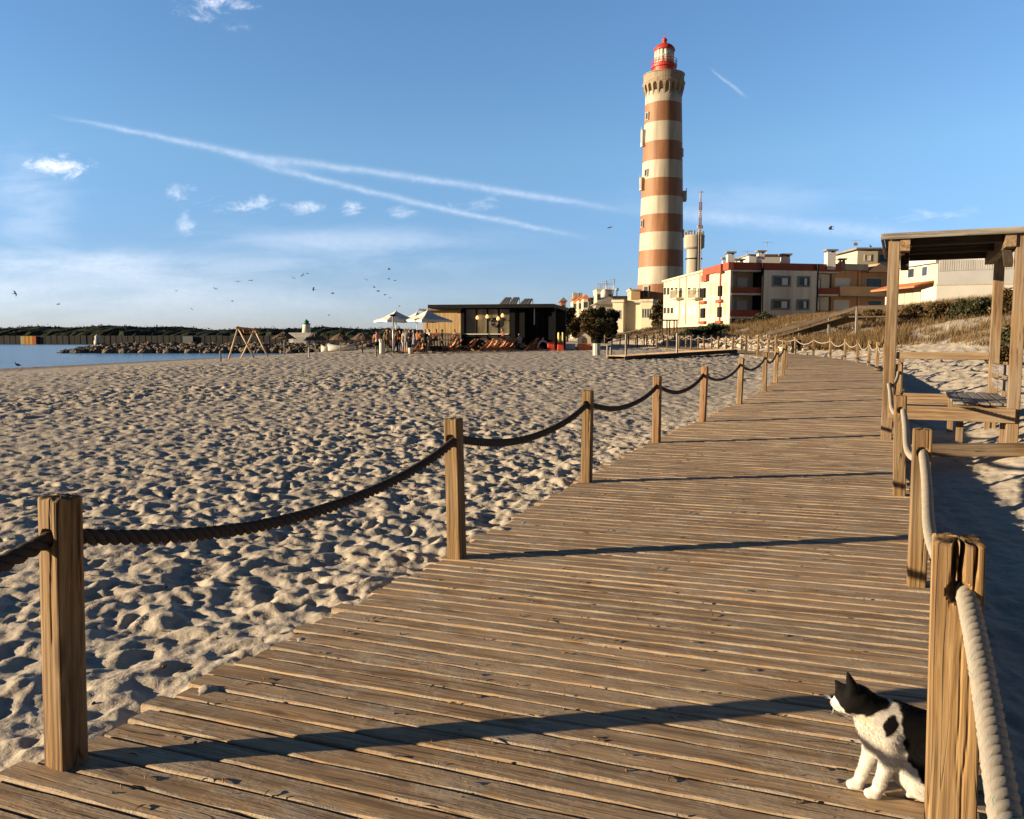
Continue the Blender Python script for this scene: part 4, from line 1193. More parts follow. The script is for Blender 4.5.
# ------------------------------------------------------------------ water tower and lattice mast
def build_watertower():
    Y = 215.0; k = Y / F_PX; x = xat(693.8, 260, Y); zb = gz(x, Y)
    t = thing('water_tower', 'round concrete water tower beside the lighthouse with aerials on top', 'water tower', (x, Y, zb))
    Zt = lambda py: zat(py, Y)
    m = MB(); m.lathe([(7.2 * k, zb - .5), (7.0 * k, Zt(262)), (7.0 * k, Zt(249.5))], (x, Y, 0), 32); m.build('shaft', M['concrete'], t)
    m = MB(); m.lathe([(7.05 * k, Zt(249.6)), (9.6 * k, Zt(248)), (9.9 * k, Zt(247)), (9.9 * k, Zt(237.5)), (10.2 * k, Zt(237)), (10.2 * k, Zt(236)), (9.2 * k, Zt(235.4)), (0.3, Zt(234.8))], (x, Y, 0), 32); m.build('tank', M['concrete'], t)
    m = MB(); m.lathe([(7.05 * k, Zt(259.3)), (8.4 * k, Zt(259.3)), (8.4 * k, Zt(258.5)), (7.05 * k, Zt(258.5))], (x, Y, 0), 24); m.build('ring', M['dark'], t)
    for i in range(9):
        m = MB()
        a = 2 * math.pi * i / 9 + .3; xx, yy = x + 8.5 * k * math.cos(a), Y + 8.5 * k * math.sin(a)
        m.box((xx, yy, Zt(234)), (.5, .4, 1.3)); m.tube([(xx, yy, Zt(237)), (xx, yy, Zt(231.5))], .06, 5); m.build('aerial', M['grey'], t)
    m = MB()
    m.span(x - 8 * k, x - 1 * k, Y - .4, Y + .4, Zt(231.6), Zt(230.6))
    m.build('dish_bar', M['grey'], t)
    xm = xat(700, 230, Y - 6); Ym = Y - 6
    tm = thing('mast', 'thin red and white lattice mast rising behind the water tower', 'mast', (xm, Ym, gz(xm, Ym)))
    m = MB(); ps = [235, 226, 218, 210, 202, 191]
    wm = [0, 1, 0, 1, 0]
    for i in range(5):
        z0, z1 = zat(ps[i], Ym), zat(ps[i + 1], Ym); w = .28 if i < 4 else .09
        for sx in (-1, 1):
            for sy in (-1, 1): m.tube([(xm + sx * w, Ym + sy * w, z0), (xm + sx * w, Ym + sy * w, z1)], .07, 4, m=wm[i])
        for q in range(4):
            za, zb_ = z0 + (z1 - z0) * q / 4, z0 + (z1 - z0) * (q + 1) / 4
            m.tube([(xm - w, Ym - w, za), (xm + w, Ym - w, zb_)], .045, 4, m=wm[i]); m.tube([(xm + w, Ym + w, za), (xm - w, Ym + w, zb_)], .07, 4, m=wm[i])
    m.box((xm, Ym, zat(192, Ym)), (1.6, .1, .1)); m.box((xm, Ym, zat(227, Ym)), (1.4, .6, .7), m=0)
    for sx in (-1, 1): m.tube([(xm + sx * .28, Ym, gz(xm, Ym)), (xm + sx * .28, Ym, zat(235, Ym))], .08, 4)
    m.build('lattice', [plain('mast_grey', (.45, .36, .30), .6), plain('mast_red', (.20, .09, .07), .6)], tm)
build_watertower()

# ------------------------------------------------------------------ apartment block on the dune
def chimney(px0, px1, py0, py1, Y, label, capm='greyroof', mat='white'):
    x0, x1 = xat(px0, py1, Y), xat(px1, py1, Y); z0, z1 = zat(py1, Y) - 1.2, zat(py0, Y)
    return x0, x1, z0, z1
def build_apartments():
    YF = 85.0
    C = (xat(729.2, 300, YF), YF)
    FarY = 111.0
    Fp = (xat(663.5, 300, FarY), FarY)
    g0 = 2.8
    # west wing: the long sunlit side
    t = thing('apartment_block', 'long white two-storey apartment wing catching the sun, beside the lighthouse', 'apartment block', (Fp[0], Fp[1], g0))
    f = Facade(Fp, C)
    usplit = f.hit(704, 300)[0]
    ztop1 = f.hit(690, 273.6)[1]; ztop2 = f.hit(720, 265.5)[1]
    m = MB(); f.box(m, 0, usplit, -9, 0, g0, ztop1 - .25); m.build('wall', M['cream'], t)
    m = MB(); f.box(m, -.2, usplit + .0, -9.2, .22, ztop1 - .248, ztop1); m.build('cornice', M['cream2'], t)
    zw = lambda py, px: f.hit(px, py)[1]
    for px in (665, 668.3, 672, 676.2, 689.2, 694.5):
        u, _ = f.hit(px, 290); f.pane(t, u - .62, u + .62, zw(294.8, px), zw(287.6, px), 0.05, 'beige', 'windark', proud=.02)
    for px in (665, 668.5, 672, 676.5, 684, 689.5, 694.5):
        u, _ = f.hit(px, 310); f.pane(t, u - .62, u + .62, zw(313.5, px), zw(307.5, px), 0.05, 'beige', 'windark' if px < 673 else 'beige', proud=.02)
    for px in (680.8, 699.5):
        u, _ = f.hit(px, 290); f.pane(t, u - .6, u + .6, zw(297.5, px), zw(288, px), 0.08, 'beige', 'windark', proud=.02, name='balcony_door')
        m = MB(); z0 = zw(298, px); f.box(m, u - 1.5, u + 1.5, 0.003, 1.0, z0 - .18, z0); 
        for q in range(13): uu = u - 1.45 + q * .2417; f.box(m, uu - .025, uu + .025, .93, .98, z0, z0 + .95)
        f.box(m, u - 1.5, u + 1.5, .92, 1.0, z0 + .95, z0 + 1.02); m.build('balcony', M['cream2'], t)
    for px in (680, 686.5, 700.2):
        u, _ = f.hit(px, 290); m = MB(); m.tube([f.p(u, .1, g0 + .3), f.p(u, .1, ztop1 - .3)], .06, 6); m.build('drainpipe', M['cream2'], t)
    # taller part with the red parapet
    t = thing('apartment_block', 'cream and brick-red corner apartment block with stacked balconies on the dune', 'apartment block', (C[0], C[1], g0))
    zpar = zat(262.2, YF); zpb = zat(269.6, YF)
    m = MB(); f.box(m, usplit + .003, f.L - 4.2, -9, 0, g0, zpb - .002); f.box(m, f.L - 4.198, f.L - .003, -.28, 0, g0, zpb - .002); m.build('wall', M['cream'], t)
    m = MB()
    f.box(m, usplit, f.hit(709, 300)[0], -.02, .4, zpb - .7, zpb - .003); f.box(m, usplit + .003, f.L - 4.2, -9, .25, zpb, zpar); f.box(m, f.L - 4.198, f.L + .25, -.28, .25, zpb, zpar); f.box(m, f.hit(720, 300)[0], f.hit(724.5, 300)[0], .255, .5, zpb - .2, zpar - .05)
    m.build('parapet', M['brickred'], t)
    for px0, px1, zy, dark in ((702.5, 706, 293, 1), (719.5, 722.5, 291, 1), (702.5, 706, 313, 1), (719.5, 722.5, 312, 1)):
        u0, _ = f.hit(px0, 290); u1, _ = f.hit(px1, 290); z1 = f.hit((px0 + px1) / 2, zy)[1]
        m = MB(); f.box(m, u0, u1, .003, .22, z1 - .55, z1 + .55); m.build('planter', M['dark'], t)
        m = MB(); f.box(m, u0 - .3, u1 + .5, .003, .35, z1 - 1.25, z1 - .95); m.build('ledge', M['brickred'], t)
    u0, _ = f.hit(720.8, 290); m = MB(); f.box(m, u0 - .15, u0 + .15, .003, .12, g0, zpb - .21); m.build('pilaster', M['brickred'], t)
    for px in (711, 716, 725):
        for py in (289, 308):
            u, _ = f.hit(px, py); zc = f.hit(px, py)[1]; f.pane(t, u - .5, u + .5, zc - .75, zc + .75, .09, 'beige', 'orange2', proud=.02)
    # front of the corner block, facing the path
    E1 = (xat(761.8, 300, YF), YF)
    ff = Facade(C, (xat(838, 300, 87.6), 87.6))
    U = lambda px: ff.hit(px, 300)[0]; Z = lambda py: zat(py, YF)
    m = MB(); ff.box(m, 1.3, U(838), -5, -1.7, g0 - .5, Z(269.8)); ff.box(m, .55, 1.297, -2.2, -1.7, g0 - .5, Z(269.8)); m.build('back_wall', M['beige'], t)
    m = MB(); ff.box(m, 0.60, U(760), -1.699, -1.67, g0, Z(269.9)); m.build('loggia_wall', M['cream2'], t)
    m = MB(); ff.box(m, 0.30, U(838) + .2, -.25, .12, Z(269.5), Z(262.2)); ff.box(m, 1.5, U(838) + .2, -5, -.253, Z(269.5), Z(262.2)); m.build('front_parapet', M['brickred'], t)
    m = MB(); ff.box(m, 0.03, .28, -.30, .10, g0 - .5, Z(269.7)); m.build('corner_pier', M['white'], t)
    m = MB(); ff.box(m, U(761.3), U(814.6), -1.69, .35, Z(318), Z(269.7)); m.build('bay', M['beige'], t)
    for (a, b) in ((760.2, 761.2), (814.7, 815.6)):
        m = MB(); ff.box(m, U(a), U(b), -1.69, .42, Z(318), Z(262.4)); m.build('downpipe', M['dark'], t)
    f3 = Facade(ff.p(0, .35, 0)[:2], ff.p(ff.L, .35, 0)[:2])
    for (a, b) in ((770.3, 788), (795.6, 807)):
        for (c, d) in ((285.8, 275.6), (309.2, 299)):
            w = f3.pane(t, U(a) + .12, U(b) - .12, Z(c) + .12, Z(d) - .12, .17, 'frame_grey', 'win', 0.0, .10, 1)
            m = MB(); uu = U(a) + .15 + (U(b) - U(a)) * .45; f3.box(m, uu, U(b) - .3, -.02, .02, Z(c) + .16, Z(d) - .2); m.build('curtain', M['curtain'], w)
    for (a, b, lit) in ((730.5, 760, 1), (815.8, 837.5, 0)):
        for (ptop, pbot, trim) in ((287.0, 293.1, 294.8), (309.9, 316.6, 318.4)):
            m = MB(); ff.box(m, U(a), U(b), -.06, .10, Z(pbot), Z(ptop)); ff.box(m, U(b) - .003, U(b) + .1, -1.65, .10, Z(pbot), Z(ptop)); m.build('balcony_front', M['brickred'], t)
            m = MB(); ff.box(m, U(a), U(b), -1.69, .14, Z(trim), Z(pbot) - .003); m.build('balcony_slab', M['white'], t)
        m = MB(); ff.box(m, U(a), U(b), -1.69, .05, Z(271.2), Z(269.75)); m.build('soffit', M['white'], t)
        fb = Facade(ff.p(0, -1.66, 0)[:2], ff.p(ff.L, -1.66, 0)[:2])
        for (c, d) in ((292.5, 276.5), (316, 299.5)):
            mid = (U(a) + U(b)) / 2
            if lit:
                fb.pane(t, mid - .1, mid + 1.1, Z(c), Z(d), .12, 'orange2', 'shutter', name='balcony_door')
                m = MB(); fb.box(m, U(a) + .05, U(a) + 1.0, .003, .5, Z(c) - .2, Z(d) + .4); m.build('screen', M['slat'], t)
            else:
                fb.pane(t, U(a) + .15, U(a) + 1.5, Z(c), Z(d), .10, 'grey', 'win', name='balcony_door')
    # things on the roof
    def chim(px0, px1, py0, py1, Y, label, mat='white', flat=.35):
        x0, x1 = xat(px0, py1, Y), xat(px1, py1, Y); z0, z1 = zat(262.2, YF) - .6, zat(py0, Y); w = x1 - x0
        tt = thing('chimney', label, 'chimney', ((x0 + x1) / 2, Y, z0), 'chimneys on the apartment roofs')
        m = MB(); m.span(x0 + w * .1, x1 - w * .1, Y, Y + w * .9, z0, z1 - flat); m.build('stack', M[mat], tt)
        m = MB(); m.span(x0 - .08, x1 + .08, Y - .15, Y + w * .9 + .15, z1 - .16, z1)
        for sx in (x0 + w * .15, x1 - w * .25): m.span(sx, sx + w * .12, Y + .05, Y + w * .8, z1 - flat + .002, z1 - .162)
        m.build('cap', M['greyroof'], tt)
    chim(727, 735.2, 251.5, 262, 86.5, 'white chimney at the corner of the red parapet, nearest the lighthouse')
    chim(757.6, 765.4, 250.3, 262, 87.0, 'tall white chimney in front of the white roof hut')
    chim(782, 791, 253.5, 262, 87.5, 'wider white chimney at the right end of the white roof hut')
    chim(826.5, 836.8, 249.2, 262, 87.0, 'lone white chimney above the right end of the red parapet')
    chim(839.5, 846, 258.3, 264, 88.0, 'low dark capped flue beside the lone white chimney', 'greyroof', .3)
    chim(722.5, 727.3, 257.5, 264, 89.0, 'small white flue half hidden behind the corner chimney')
    chim(734.8, 744.5, 258.6, 264, 88.0, 'low white flue just right of the corner chimney')
    x0, x1 = xat(749, 258, 90), xat(790, 258, 90)
    tt = thing('roof_hut', 'low white stair hut standing on the apartment roof', 'roof hut', ((x0 + x1) / 2, 92, 8.5))
    m = MB(); m.span(x0, x1, 90, 95, 8.2, zat(255.4, 90)); m.build('wall', M['white'], tt)
    m = MB(); m.span(x0 - .2, x1 + .2, 89.8, 95.2, zat(255.3, 90), zat(254.2, 90)); m.build('roof', M['greyroof'], tt)
    for px, py0, Y, lab, kind in ((767, 241, 92, 'thin tv aerial above the white roof hut', 0), (747, 250, 88, 'small tv aerial left of the white roof hut', 0), (855.7, 239, 97, 'tall thin tv aerial beside the yellow penthouse', 1)):
        x = xat(px, py0, Y); z1 = zat(py0, Y); z0 = zat(264, Y)
        m = MB(); m.tube([(x, Y, z0), (x, Y, z1)], .03, 5)
        for q in range(5): zz = z1 - .15; m.box((x - .6 + q * .28, Y, zz), (.03, .5 - .05 * q, .03))
        m.beam((x - .7, Y, z1 - .15), (x + .7, Y, z1 - .15), .03, .03)
        if kind: m.box((x, Y, z1 - .6), (.5, .05, .35))
        tag(m.build('aerial', M['metal']), lab, 'aerial', 'aerials on the apartment roofs')
build_apartments()

def build_orange_house():
    Y = 86.5
    f = Facade((xat(838.3, 300, 88.2), 88.2), (xat(893, 300, 90.4), 90.4)); U = lambda px: f.hit(px, 300)[0]; Z = lambda py: zat(py, Y)
    t = thing('terraced_house', 'terracotta-coloured house with a long pale balcony, right of the red parapet block', 'house', (f.A[0], Y, 3.0))
    m = MB(); f.box(m, 0.02, f.L, -10, -1.2, 2.6, Z(266.5)); m.build('wall', M['orange'], t)
    m = MB(); f.box(m, 0.02, U(869), -10.1, -.3, Z(268), Z(261.7)); m.build('parapet', M['concrete'], t)
    # little gable
    m = MB(); P0, P1, P2 = f.p(U(869.2), -.2, Z(267)), f.p(U(879.5), -.2, Z(260)), f.p(U(893), -.2, Z(266.5))
    vs = [f.p(U(869.2), o, Z(268)) for o in (-.2, -10)] + [f.p(U(880), o, Z(260.3)) for o in (-.2, -10)] + [f.p(U(893), o, Z(267)) for o in (-.2, -10)] + [f.p(U(893), o, Z(269)) for o in (-.2, -10)] + [f.p(U(869.2), o, Z(269.5)) for o in (-.2, -10)]
    m.add(vs, [(0, 2, 4, 6, 8), (1, 9, 7, 5, 3), (0, 1, 3, 2), (2, 3, 5, 4), (4, 5, 7, 6), (6, 7, 9, 8), (8, 9, 1, 0)]); m.build('gable', M['orange2'], t)
    fb = Facade(f.p(0, -1.2, 0)[:2], f.p(f.L, -1.2, 0)[:2])
    for (a, b, c, d, g) in ((841.5, 857, 284.6, 276, 'shutter'), (873, 888, 284.5, 275.5, 'win'), (841.5, 857, 309.5, 299, 'shutter'), (876, 889, 306, 299, 'win')):
        fb.pane(t, U(a), U(b), Z(c), Z(d), .14, 'orange2', g)
    m = MB(); f.box(m, U(839.5), U(887), -.12, 0, Z(293.8), Z(285)); m.build('balcony_front', M['orange2'], t)
    m = MB(); f.box(m, U(839.5), U(890), -1.19, .05, Z(294.9), Z(293.9)); m.build('balcony_slab', M['cream2'], t)
    m = MB(); f.box(m, U(885), U(893), -.05, .55, Z(290), Z(284)); m.build('balcony_end', M['cream2'], t)
    m = MB(); f.box(m, U(864.5), U(866), -1.19, -1.05, Z(318), Z(268)); m.build('pilaster', M['orange2'], t)
    Y2 = 96.0; x0, x1 = xat(853.8, 255, Y2), xat(890, 255, Y2)
    t = thing('penthouse', 'yellow rooftop storey behind the terracotta house', 'penthouse', ((x0 + x1) / 2, Y2, 10))
    m = MB(); m.span(x0, x0 + 2.4, Y2 - 1.0, Y2 + 6, 7, zat(251.8, Y2)); m.span(x0 + 2.41, x1, Y2, Y2 + 6, 7, zat(250.5, Y2)); m.build('wall', M['cream'], t)
    m = MB(); m.span(x0 - .2, x1 + .2, Y2 - 1.2, Y2 + 6.2, zat(250.3, Y2), zat(248.6, Y2)); m.build('roof', M['greyroof'], t)
    f2 = Facade((x0 + 2.4, Y2), (x1, Y2)); f2.pane(t, .6, 1.6, zat(262, Y2), zat(254.5, Y2), .1, 'orange2', 'win')
    f2 = Facade((x0, Y2 - 1), (x0 + 2.4, Y2 - 1)); f2.pane(t, .9, 1.5, zat(261, Y2), zat(256, Y2), .1, 'orange2', 'shutter')
build_orange_house()

def build_right_houses():
    Y = 72.0
    # cream house with awning
    A, B = (xat(896, 290, Y), Y), (xat(937, 290, 66.0), 66.0)
    f = Facade(A, B); 
    t = thing('terraced_house', 'cream house with a tiled awning seen through the shelter', 'house', (A[0], A[1], 3))
    z1 = f.hit(917, 266)[1]; zl = f.hit(917, 281)[1]; zt = f.hit(917, 287.5)[1]
    m = MB(); f.box(m, 0, f.L, -8, 0, 2.4, z1); m.build('wall', M['cream'], t)
    m = MB(); f.box(m, -.3, f.L + .3, -8.3, .4, z1 + .002, z1 + .25); m.build('roof_edge', M['white'], t)
    for (a, b) in ((908.5, 914.5), (922.5, 927.5)):
        f.pane(t, f.hit(a, 272)[0], f.hit(b, 272)[0], f.hit(911, 277.5)[1], f.hit(911, 269)[1], .12, 'white', 'win')
    m = MB()
    vs = [f.p(-1.2, .003, zt + .45), f.p(f.L * .93, .003, zt + .45), f.p(f.L * .93, 1.7, zt), f.p(-1.2, 1.7, zt), f.p(-1.2, .003, zt + .30), f.p(f.L * .93, .003, zt + .30), f.p(f.L * .93, 1.7, zt - .15), f.p(-1.2, 1.7, zt - .15)]
    m.add(vs, [(0, 3, 2, 1), (4, 5, 6, 7), (0, 1, 5, 4), (1, 2, 6, 5), (2, 3, 7, 6), (3, 0, 4, 7)]); m.build('awning', M['tileroof'], t)
    for i in range(3):
        u = .5 + i * 1.2; m = MB(); f.box(m, u, u + .9, .003, .05, 2.6, f.hit(905, 292)[1]); m.build('garage_door', M['cream2'], t)
    # grey clad house
    C = (xat(937.5, 290, 65.5), 65.5); D = (xat(1040, 290, 62.0), 62.0)
    f = Facade(C, D)
    t = thing('terraced_house', 'grey house with vertical cladding and a white garden wall, seen through the shelter', 'house', (C[0], C[1], 3))
    zA = f.hit(950, 260)[1]; zB = f.hit(950, 271)[1]
    m = MB(); f.box(m, 0, f.L, -8, 0, 2.4, zB); m.build('wall', M['grey'], t)
    m = MB(); n = int(f.L / .16)
    for i in range(n):
        u = (i + .5) * f.L / n; rise = .9 * u / f.L
        f.box(m, u - .065, u + .065, -.05, .06, zB + .002, zA + rise, tint=1.0)
    f.box(m, 0, f.L, -.4, -.06, zB + .003, zA - .1)
    m.build('cladding', M['slat'], t)
    g = Facade((xat(936, 300, 60), 60.0), (xat(1040, 300, 58), 58.0))
    m = MB(); zt = g.hit(965, 285)[1]; g.box(m, 0, g.L, -.25, 0, 2.0, zt); g.box(m, 0, .25, -6, -.251, 2.0, zt)
    m.build('garden_wall', M['white'], t)
    m = MB(); g.box(m, -.05, g.L, -.3, .05, zt + .002, zt + .1); m.build('coping', M['cream2'], t)
    # houses further back
    for (px0, px1, py, Yh, mat, roof, lab) in ((896, 912, 258, 112, 'cream', 'tileroof', 'small cream house with red roof, furthest back on the left behind the shelter'),
                                               (916, 945, 255, 106, 'white', 'tileroof', 'white house with a red tiled roof behind the cream house'),
                                               (947, 1000, 253, 98, 'white', 'greyroof', 'broad white house behind the grey clad house'),):
        x0, x1 = xat(px0, py, Yh), xat(px1, py, Yh); zt = zat(py, Yh)
        t = thing('house', lab, 'house', ((x0 + x1) / 2, Yh, 3.4))
        m = MB(); m.span(x0, x1, Yh, Yh + 8, 2.8, zt); m.build('wall', M[mat], t)
        m = MB(); mid = (x0 + x1) / 2
        m.prism([(x0 - .4, zt), (x1 + .4, zt), (x1 + .4, zt + .15), (mid, zt + 1.0 if roof == 'tileroof' else zt + .3), (x0 - .4, zt + .15)], Yh - .4, Yh + 8.4, axis=1); m.build('roof', M[roof], t)
        ff = Facade((x0, Yh), (x1, Yh)); n = max(1, int((x1 - x0) / 2.2))
        for i in range(n):
            u = (i + .5) * (x1 - x0) / n; ff.pane(t, u - .45, u + .45, zt - 1.9, zt - .6, .1, 'white', 'win')
    Yh = 75; x0, x1 = xat(1000, 258, Yh), xat(1030, 258, Yh)
    t = thing('house', 'tall white building with big dark windows at the right end of the row', 'house', (x0, Yh, 3.4))
    m = MB(); m.span(x0, x1 + 4, Yh, Yh + 8, 2.8, zat(249, Yh)); m.build('wall', M['white'], t)
    ff = Facade((x0, Yh), (x1 + 4, Yh))
    for i in range(3): ff.pane(t, .5 + i * 1.9, 1.9 + i * 1.9, zat(262, Yh), zat(251, Yh), .1, 'grey', 'win')
build_right_houses()

def build_far_houses():
    def blk(name, lab, cat, px0, px1, py, Y, mat, roof=None, rise=0, wins=0, rows=1, depth=8, flat=True):
        x0, x1 = xat(px0, py, Y), xat(px1, py, Y); zt = zat(py, Y)
        t = thing(name, lab, cat, ((x0 + x1) / 2, Y, 1.5))
        m = MB(); m.span(x0, x1, Y, Y + depth, 0.5, zt); m.build('wall', M[mat], t)
        m = MB()
        if rise: m.prism([(x0 - .4, zt + .002), (x1 + .4, zt + .002), (x1 + .4, zt + .15), ((x0 + x1) / 2, zt + rise), (x0 - .4, zt + .15)], Y - .5, Y + depth + .5, axis=1)
        else: m.span(x0 - .15, x1 + .15, Y - .15, Y + depth + .15, zt + .002, zt + .35)
        m.build('roof', M[roof or mat], t)
        f = Facade((x0, Y), (x1, Y))
        for r in range(rows):
            for i in range(wins):
                u = (i + .5) * (x1 - x0) / wins; f.pane(t, u - .5, u + .5, zt - 2.2 - 3.2 * r, zt - .8 - 3.2 * r, .12, 'white', 'win')
        return t, x0, x1, zt
    blk('house', 'narrow cream house with a dark hipped top at the far left of the town', 'house', 561, 566, 301.5, 230, 'brickred', 'greyroof', 1.2, 1)
    for i, (a, b, y) in enumerate(((573, 578, 300.5), (578.6, 583, 300), (583.6, 588, 298.5))):
        t, x0, x1, zt = blk('terraced_house', '%s cream gabled house of the row behind the dark trees' % ORD[i], 'house', a, b, y, 205 - 6 * i, 'cream', 'tileroof', 1.0, 1, 2)
        m = MB(); m.span(x0 + .2, x0 + 1.0, 208, 209, zt, zt + 2.2); m.build('chimney', M['cream2'], t)
    blk('house', 'dull grey-brown house between the cream row and the villa', 'house', 588.6, 598, 299, 196, 'concrete', 'greyroof', 0, 2, 2)
    t, x0, x1, zt = blk('villa', 'villa with a roof terrace and a rounded white dormer above the dark trees', 'villa', 597, 612, 290.5, 186, 'cream', 'cream2', 0, 3, 2)
    m = MB(); f = Facade((x0, 186), (x1, 186)); u = f.hit(604.5, 295)[0]
    m.lathe([(.9, 0), (.9, .9), (.72, 1.5), (.36, 1.85), (.03, 2.0)], (x0 + u, 185.5, zt - 1.6), 20); m.build('dormer', M['white'], t)
    m = MB(); 
    for i in range(7): m.tube([(x0 + i * (x1 - x0) / 6, 186.2, zt + .35), (x0 + i * (x1 - x0) / 6, 186.2, zt + 1.5)], .06, 4)
    m.beam((x0, 186.2, zt + 1.5), (x1, 186.2, zt + 1.5), .1, .1); m.build('railing', M['grey'], t)
    t, x0, x1, zt = blk('house', 'long pale house with a low grey roof left of the ochre block', 'house', 609, 632, 297.5, 190, 'cream2', 'greyroof', 0, 4, 1)
    t, x0, x1, zt = blk('house', 'dark hipped-roof bungalow in shade just left of the cream annex', 'house', 596, 622, 304.5, 168, 'greyroof', 'greyroof', 1.6, 3)
    for px, py0, lab in ((606.3, 280, 'tallest aerial on the villa terrace'), (600.5, 284.5, 'short aerial at the left end of the villa terrace'), (612.6, 278.5, 'slanting thin aerial at the right end of the villa terrace'), (617, 288.5, 'white dish aerial on the long pale house'), (629.8, 288, 'dark stub flue at the right end of the long pale house')):
        x = xat(px, py0, 188); m = MB(); m.tube([(x, 188, zat(298, 188)), (x + (.4 if px == 612.6 else 0), 188, zat(py0, 188))], .12 if 'stub' not in lab else .4, 5)
        if 'dish' in lab: m.ell((x, 187.7, zat(289.5, 188)), (.4, .15, .4))
        elif 'stub' not in lab:
            for q in range(3): m.beam((x - .6, 188, zat(py0, 188) - .3 - q * .5), (x + .6, 188, zat(py0, 188) - .3 - q * .5), .08, .08)
        tag(m.build('aerial', M['metal']), lab, 'aerial', 'aerials over the far roofs')
build_far_houses()
# ------------------------------------------------------------------ people (one continuous skin each)
PM = vcol_mat('clothes_and_skin', 0.85, 0.15, 0.0, 0.2, 9.0)
SKIN = (.42, .24, .15)
def person(px, Y, label, top, bottom, hair=(.03, .02, .015), height=1.7, face=90.0, pose='stand', bare_legs=False, dress=False, seed=0, z=None, hat=None):
    r = np.random.default_rng(seed); k = height / 1.7
    st = r.uniform(-.05, .05); arm = r.uniform(-.06, .14)
    sit = pose == 'sit'; walk = pose == 'walk'
    hip = .50 if sit else .90
    J = dict(pel=(0, 0, hip), chest=(0.02 if not sit else -.06, 0, hip + .40), neck=(0.03 if not sit else -.07, 0, hip + .58), head=(0.05 if not sit else -.05, 0, hip + .70))
    legs = []
    for s in (-1, 1):
        h = (0, s * .09, hip - .02)
        if sit: kn, an, to = (.42, s * .11, .50), (.46, s * .11, .08), (.60, s * .12, .03)
        else:
            sw = (.22 if walk else .03) * s + st * s * .4
            kn, an, to = (sw * .6 + .03, s * .10, .49), (sw - .02, s * .10, .08), (sw + .12, s * .11, .03)
        legs.append((h, kn, an, to))
    arms = []
    for s in (-1, 1):
        sh_ = (J['chest'][0] - .01, s * .19, hip + .50)
        if pose == 'hold' or sit: el, ha = (J['chest'][0] + .06, s * .25, hip + .24), (J['chest'][0] + .30, s * .14, hip + .28)
        else: el, ha = (-.04 + arm * s, s * .26, hip + .22), (.04 + arm * 2 * s, s * .27, hip - .02)
        arms.append((sh_, el, ha))
    def f(p):
        d = cone(p, J['pel'], (J['chest'][0], 0, hip + .16), .145, .125)
        d = smin(d, elli(p, J['chest'], (.115, .175, .20)), .06)
        d = smin(d, cone(p, (J['chest'][0], -.13, hip + .50), (J['chest'][0], .13, hip + .50), .065, .065), .05)
        d = smin(d, cone(p, J['neck'], J['head'], .052, .05), .03)
        d = smin(d, elli(p, (J['head'][0] + .01, 0, J['head'][2] + .06), (.098, .078, .118)), .02)
        d = smin(d, elli(p, (J['head'][0] + .11, 0, J['head'][2] + .04), (.022, .016, .022)), .02)
        for h, kn, an, to in legs:
            d = smin(d, smin(cone(p, h, kn, .088, .06), smin(cone(p, kn, an, .058, .042), cone(p, an, to, .045, .038), .02), .03), .03)
        if dress: d = smin(d, cone(p, (0, 0, hip + .05), (0, 0, hip - .42), .15, .21), .04)
        for s_, e_, h_ in arms:
            d = smin(d, smin(cone(p, s_, e_, .052, .042), smin(cone(p, e_, h_, .040, .030), elli(p, h_, (.045, .03, .055)), .02), .02), .025)
        return d
    V, Fq = surface_net(f, (-.5, -.36, -.02), (.75, .36, hip + .92), .026)
    x, y, zz = V.T
    c = np.tile(np.array(top), (len(V), 1))
    c[zz < hip + .04] = bottom
    if dress: c[zz < hip + .04] = top
    if bare_legs or dress: c[(zz < hip - .40)] = SKIN
    if sit: c[(x > .15) & (zz < .62)] = bottom
    c[zz < .075] = (.05, .04, .035)
    armd = np.min([cone(V, e_, h_, .06, .06) for _, e_, h_ in arms], 0); c[armd < 0] = SKIN
    hd = zz > hip + .64; c[hd] = SKIN
    hr = hd & ((x < J['head'][0] - .01 + .6 * (zz - (J['head'][2] + .06))) | (zz > J['head'][2] + .12)); c[hr] = hair
    Y0 = Y; X0 = xat(px, 350, Y0); z0 = gz(X0, Y0) if z is None else z
    a = R(face); ca, sa = math.cos(a), math.sin(a)
    P = np.stack([V[:, 0] * ca - V[:, 1] * sa, V[:, 0] * sa + V[:, 1] * ca, V[:, 2]], 1) * k
    mb = MB(); mb.add(P, [], 0, None, 1.0, c); mb.f = Fq.tolist(); mb.mi = [0] * len(Fq); mb.smooth = [True] * len(Fq)
    o = mb.build('person', [PM], None, fixn=True); o.location = (X0, Y0, z0 + .02)
    tag(o, label, 'person', 'people at the beach bar')
    if hat:
        hb = MB(); hb.lathe([(.20, 0), (.20, .012), (.11, .02), (.105, .09), (.02, .11)], (0, 0, 0), 14, col=hat); h = hb.build('hat', [PM], o, world=False)
        h.location = (J['head'][0] * k * ca, J['head'][0] * k * sa, (J['head'][2] + .10) * k)
    return o
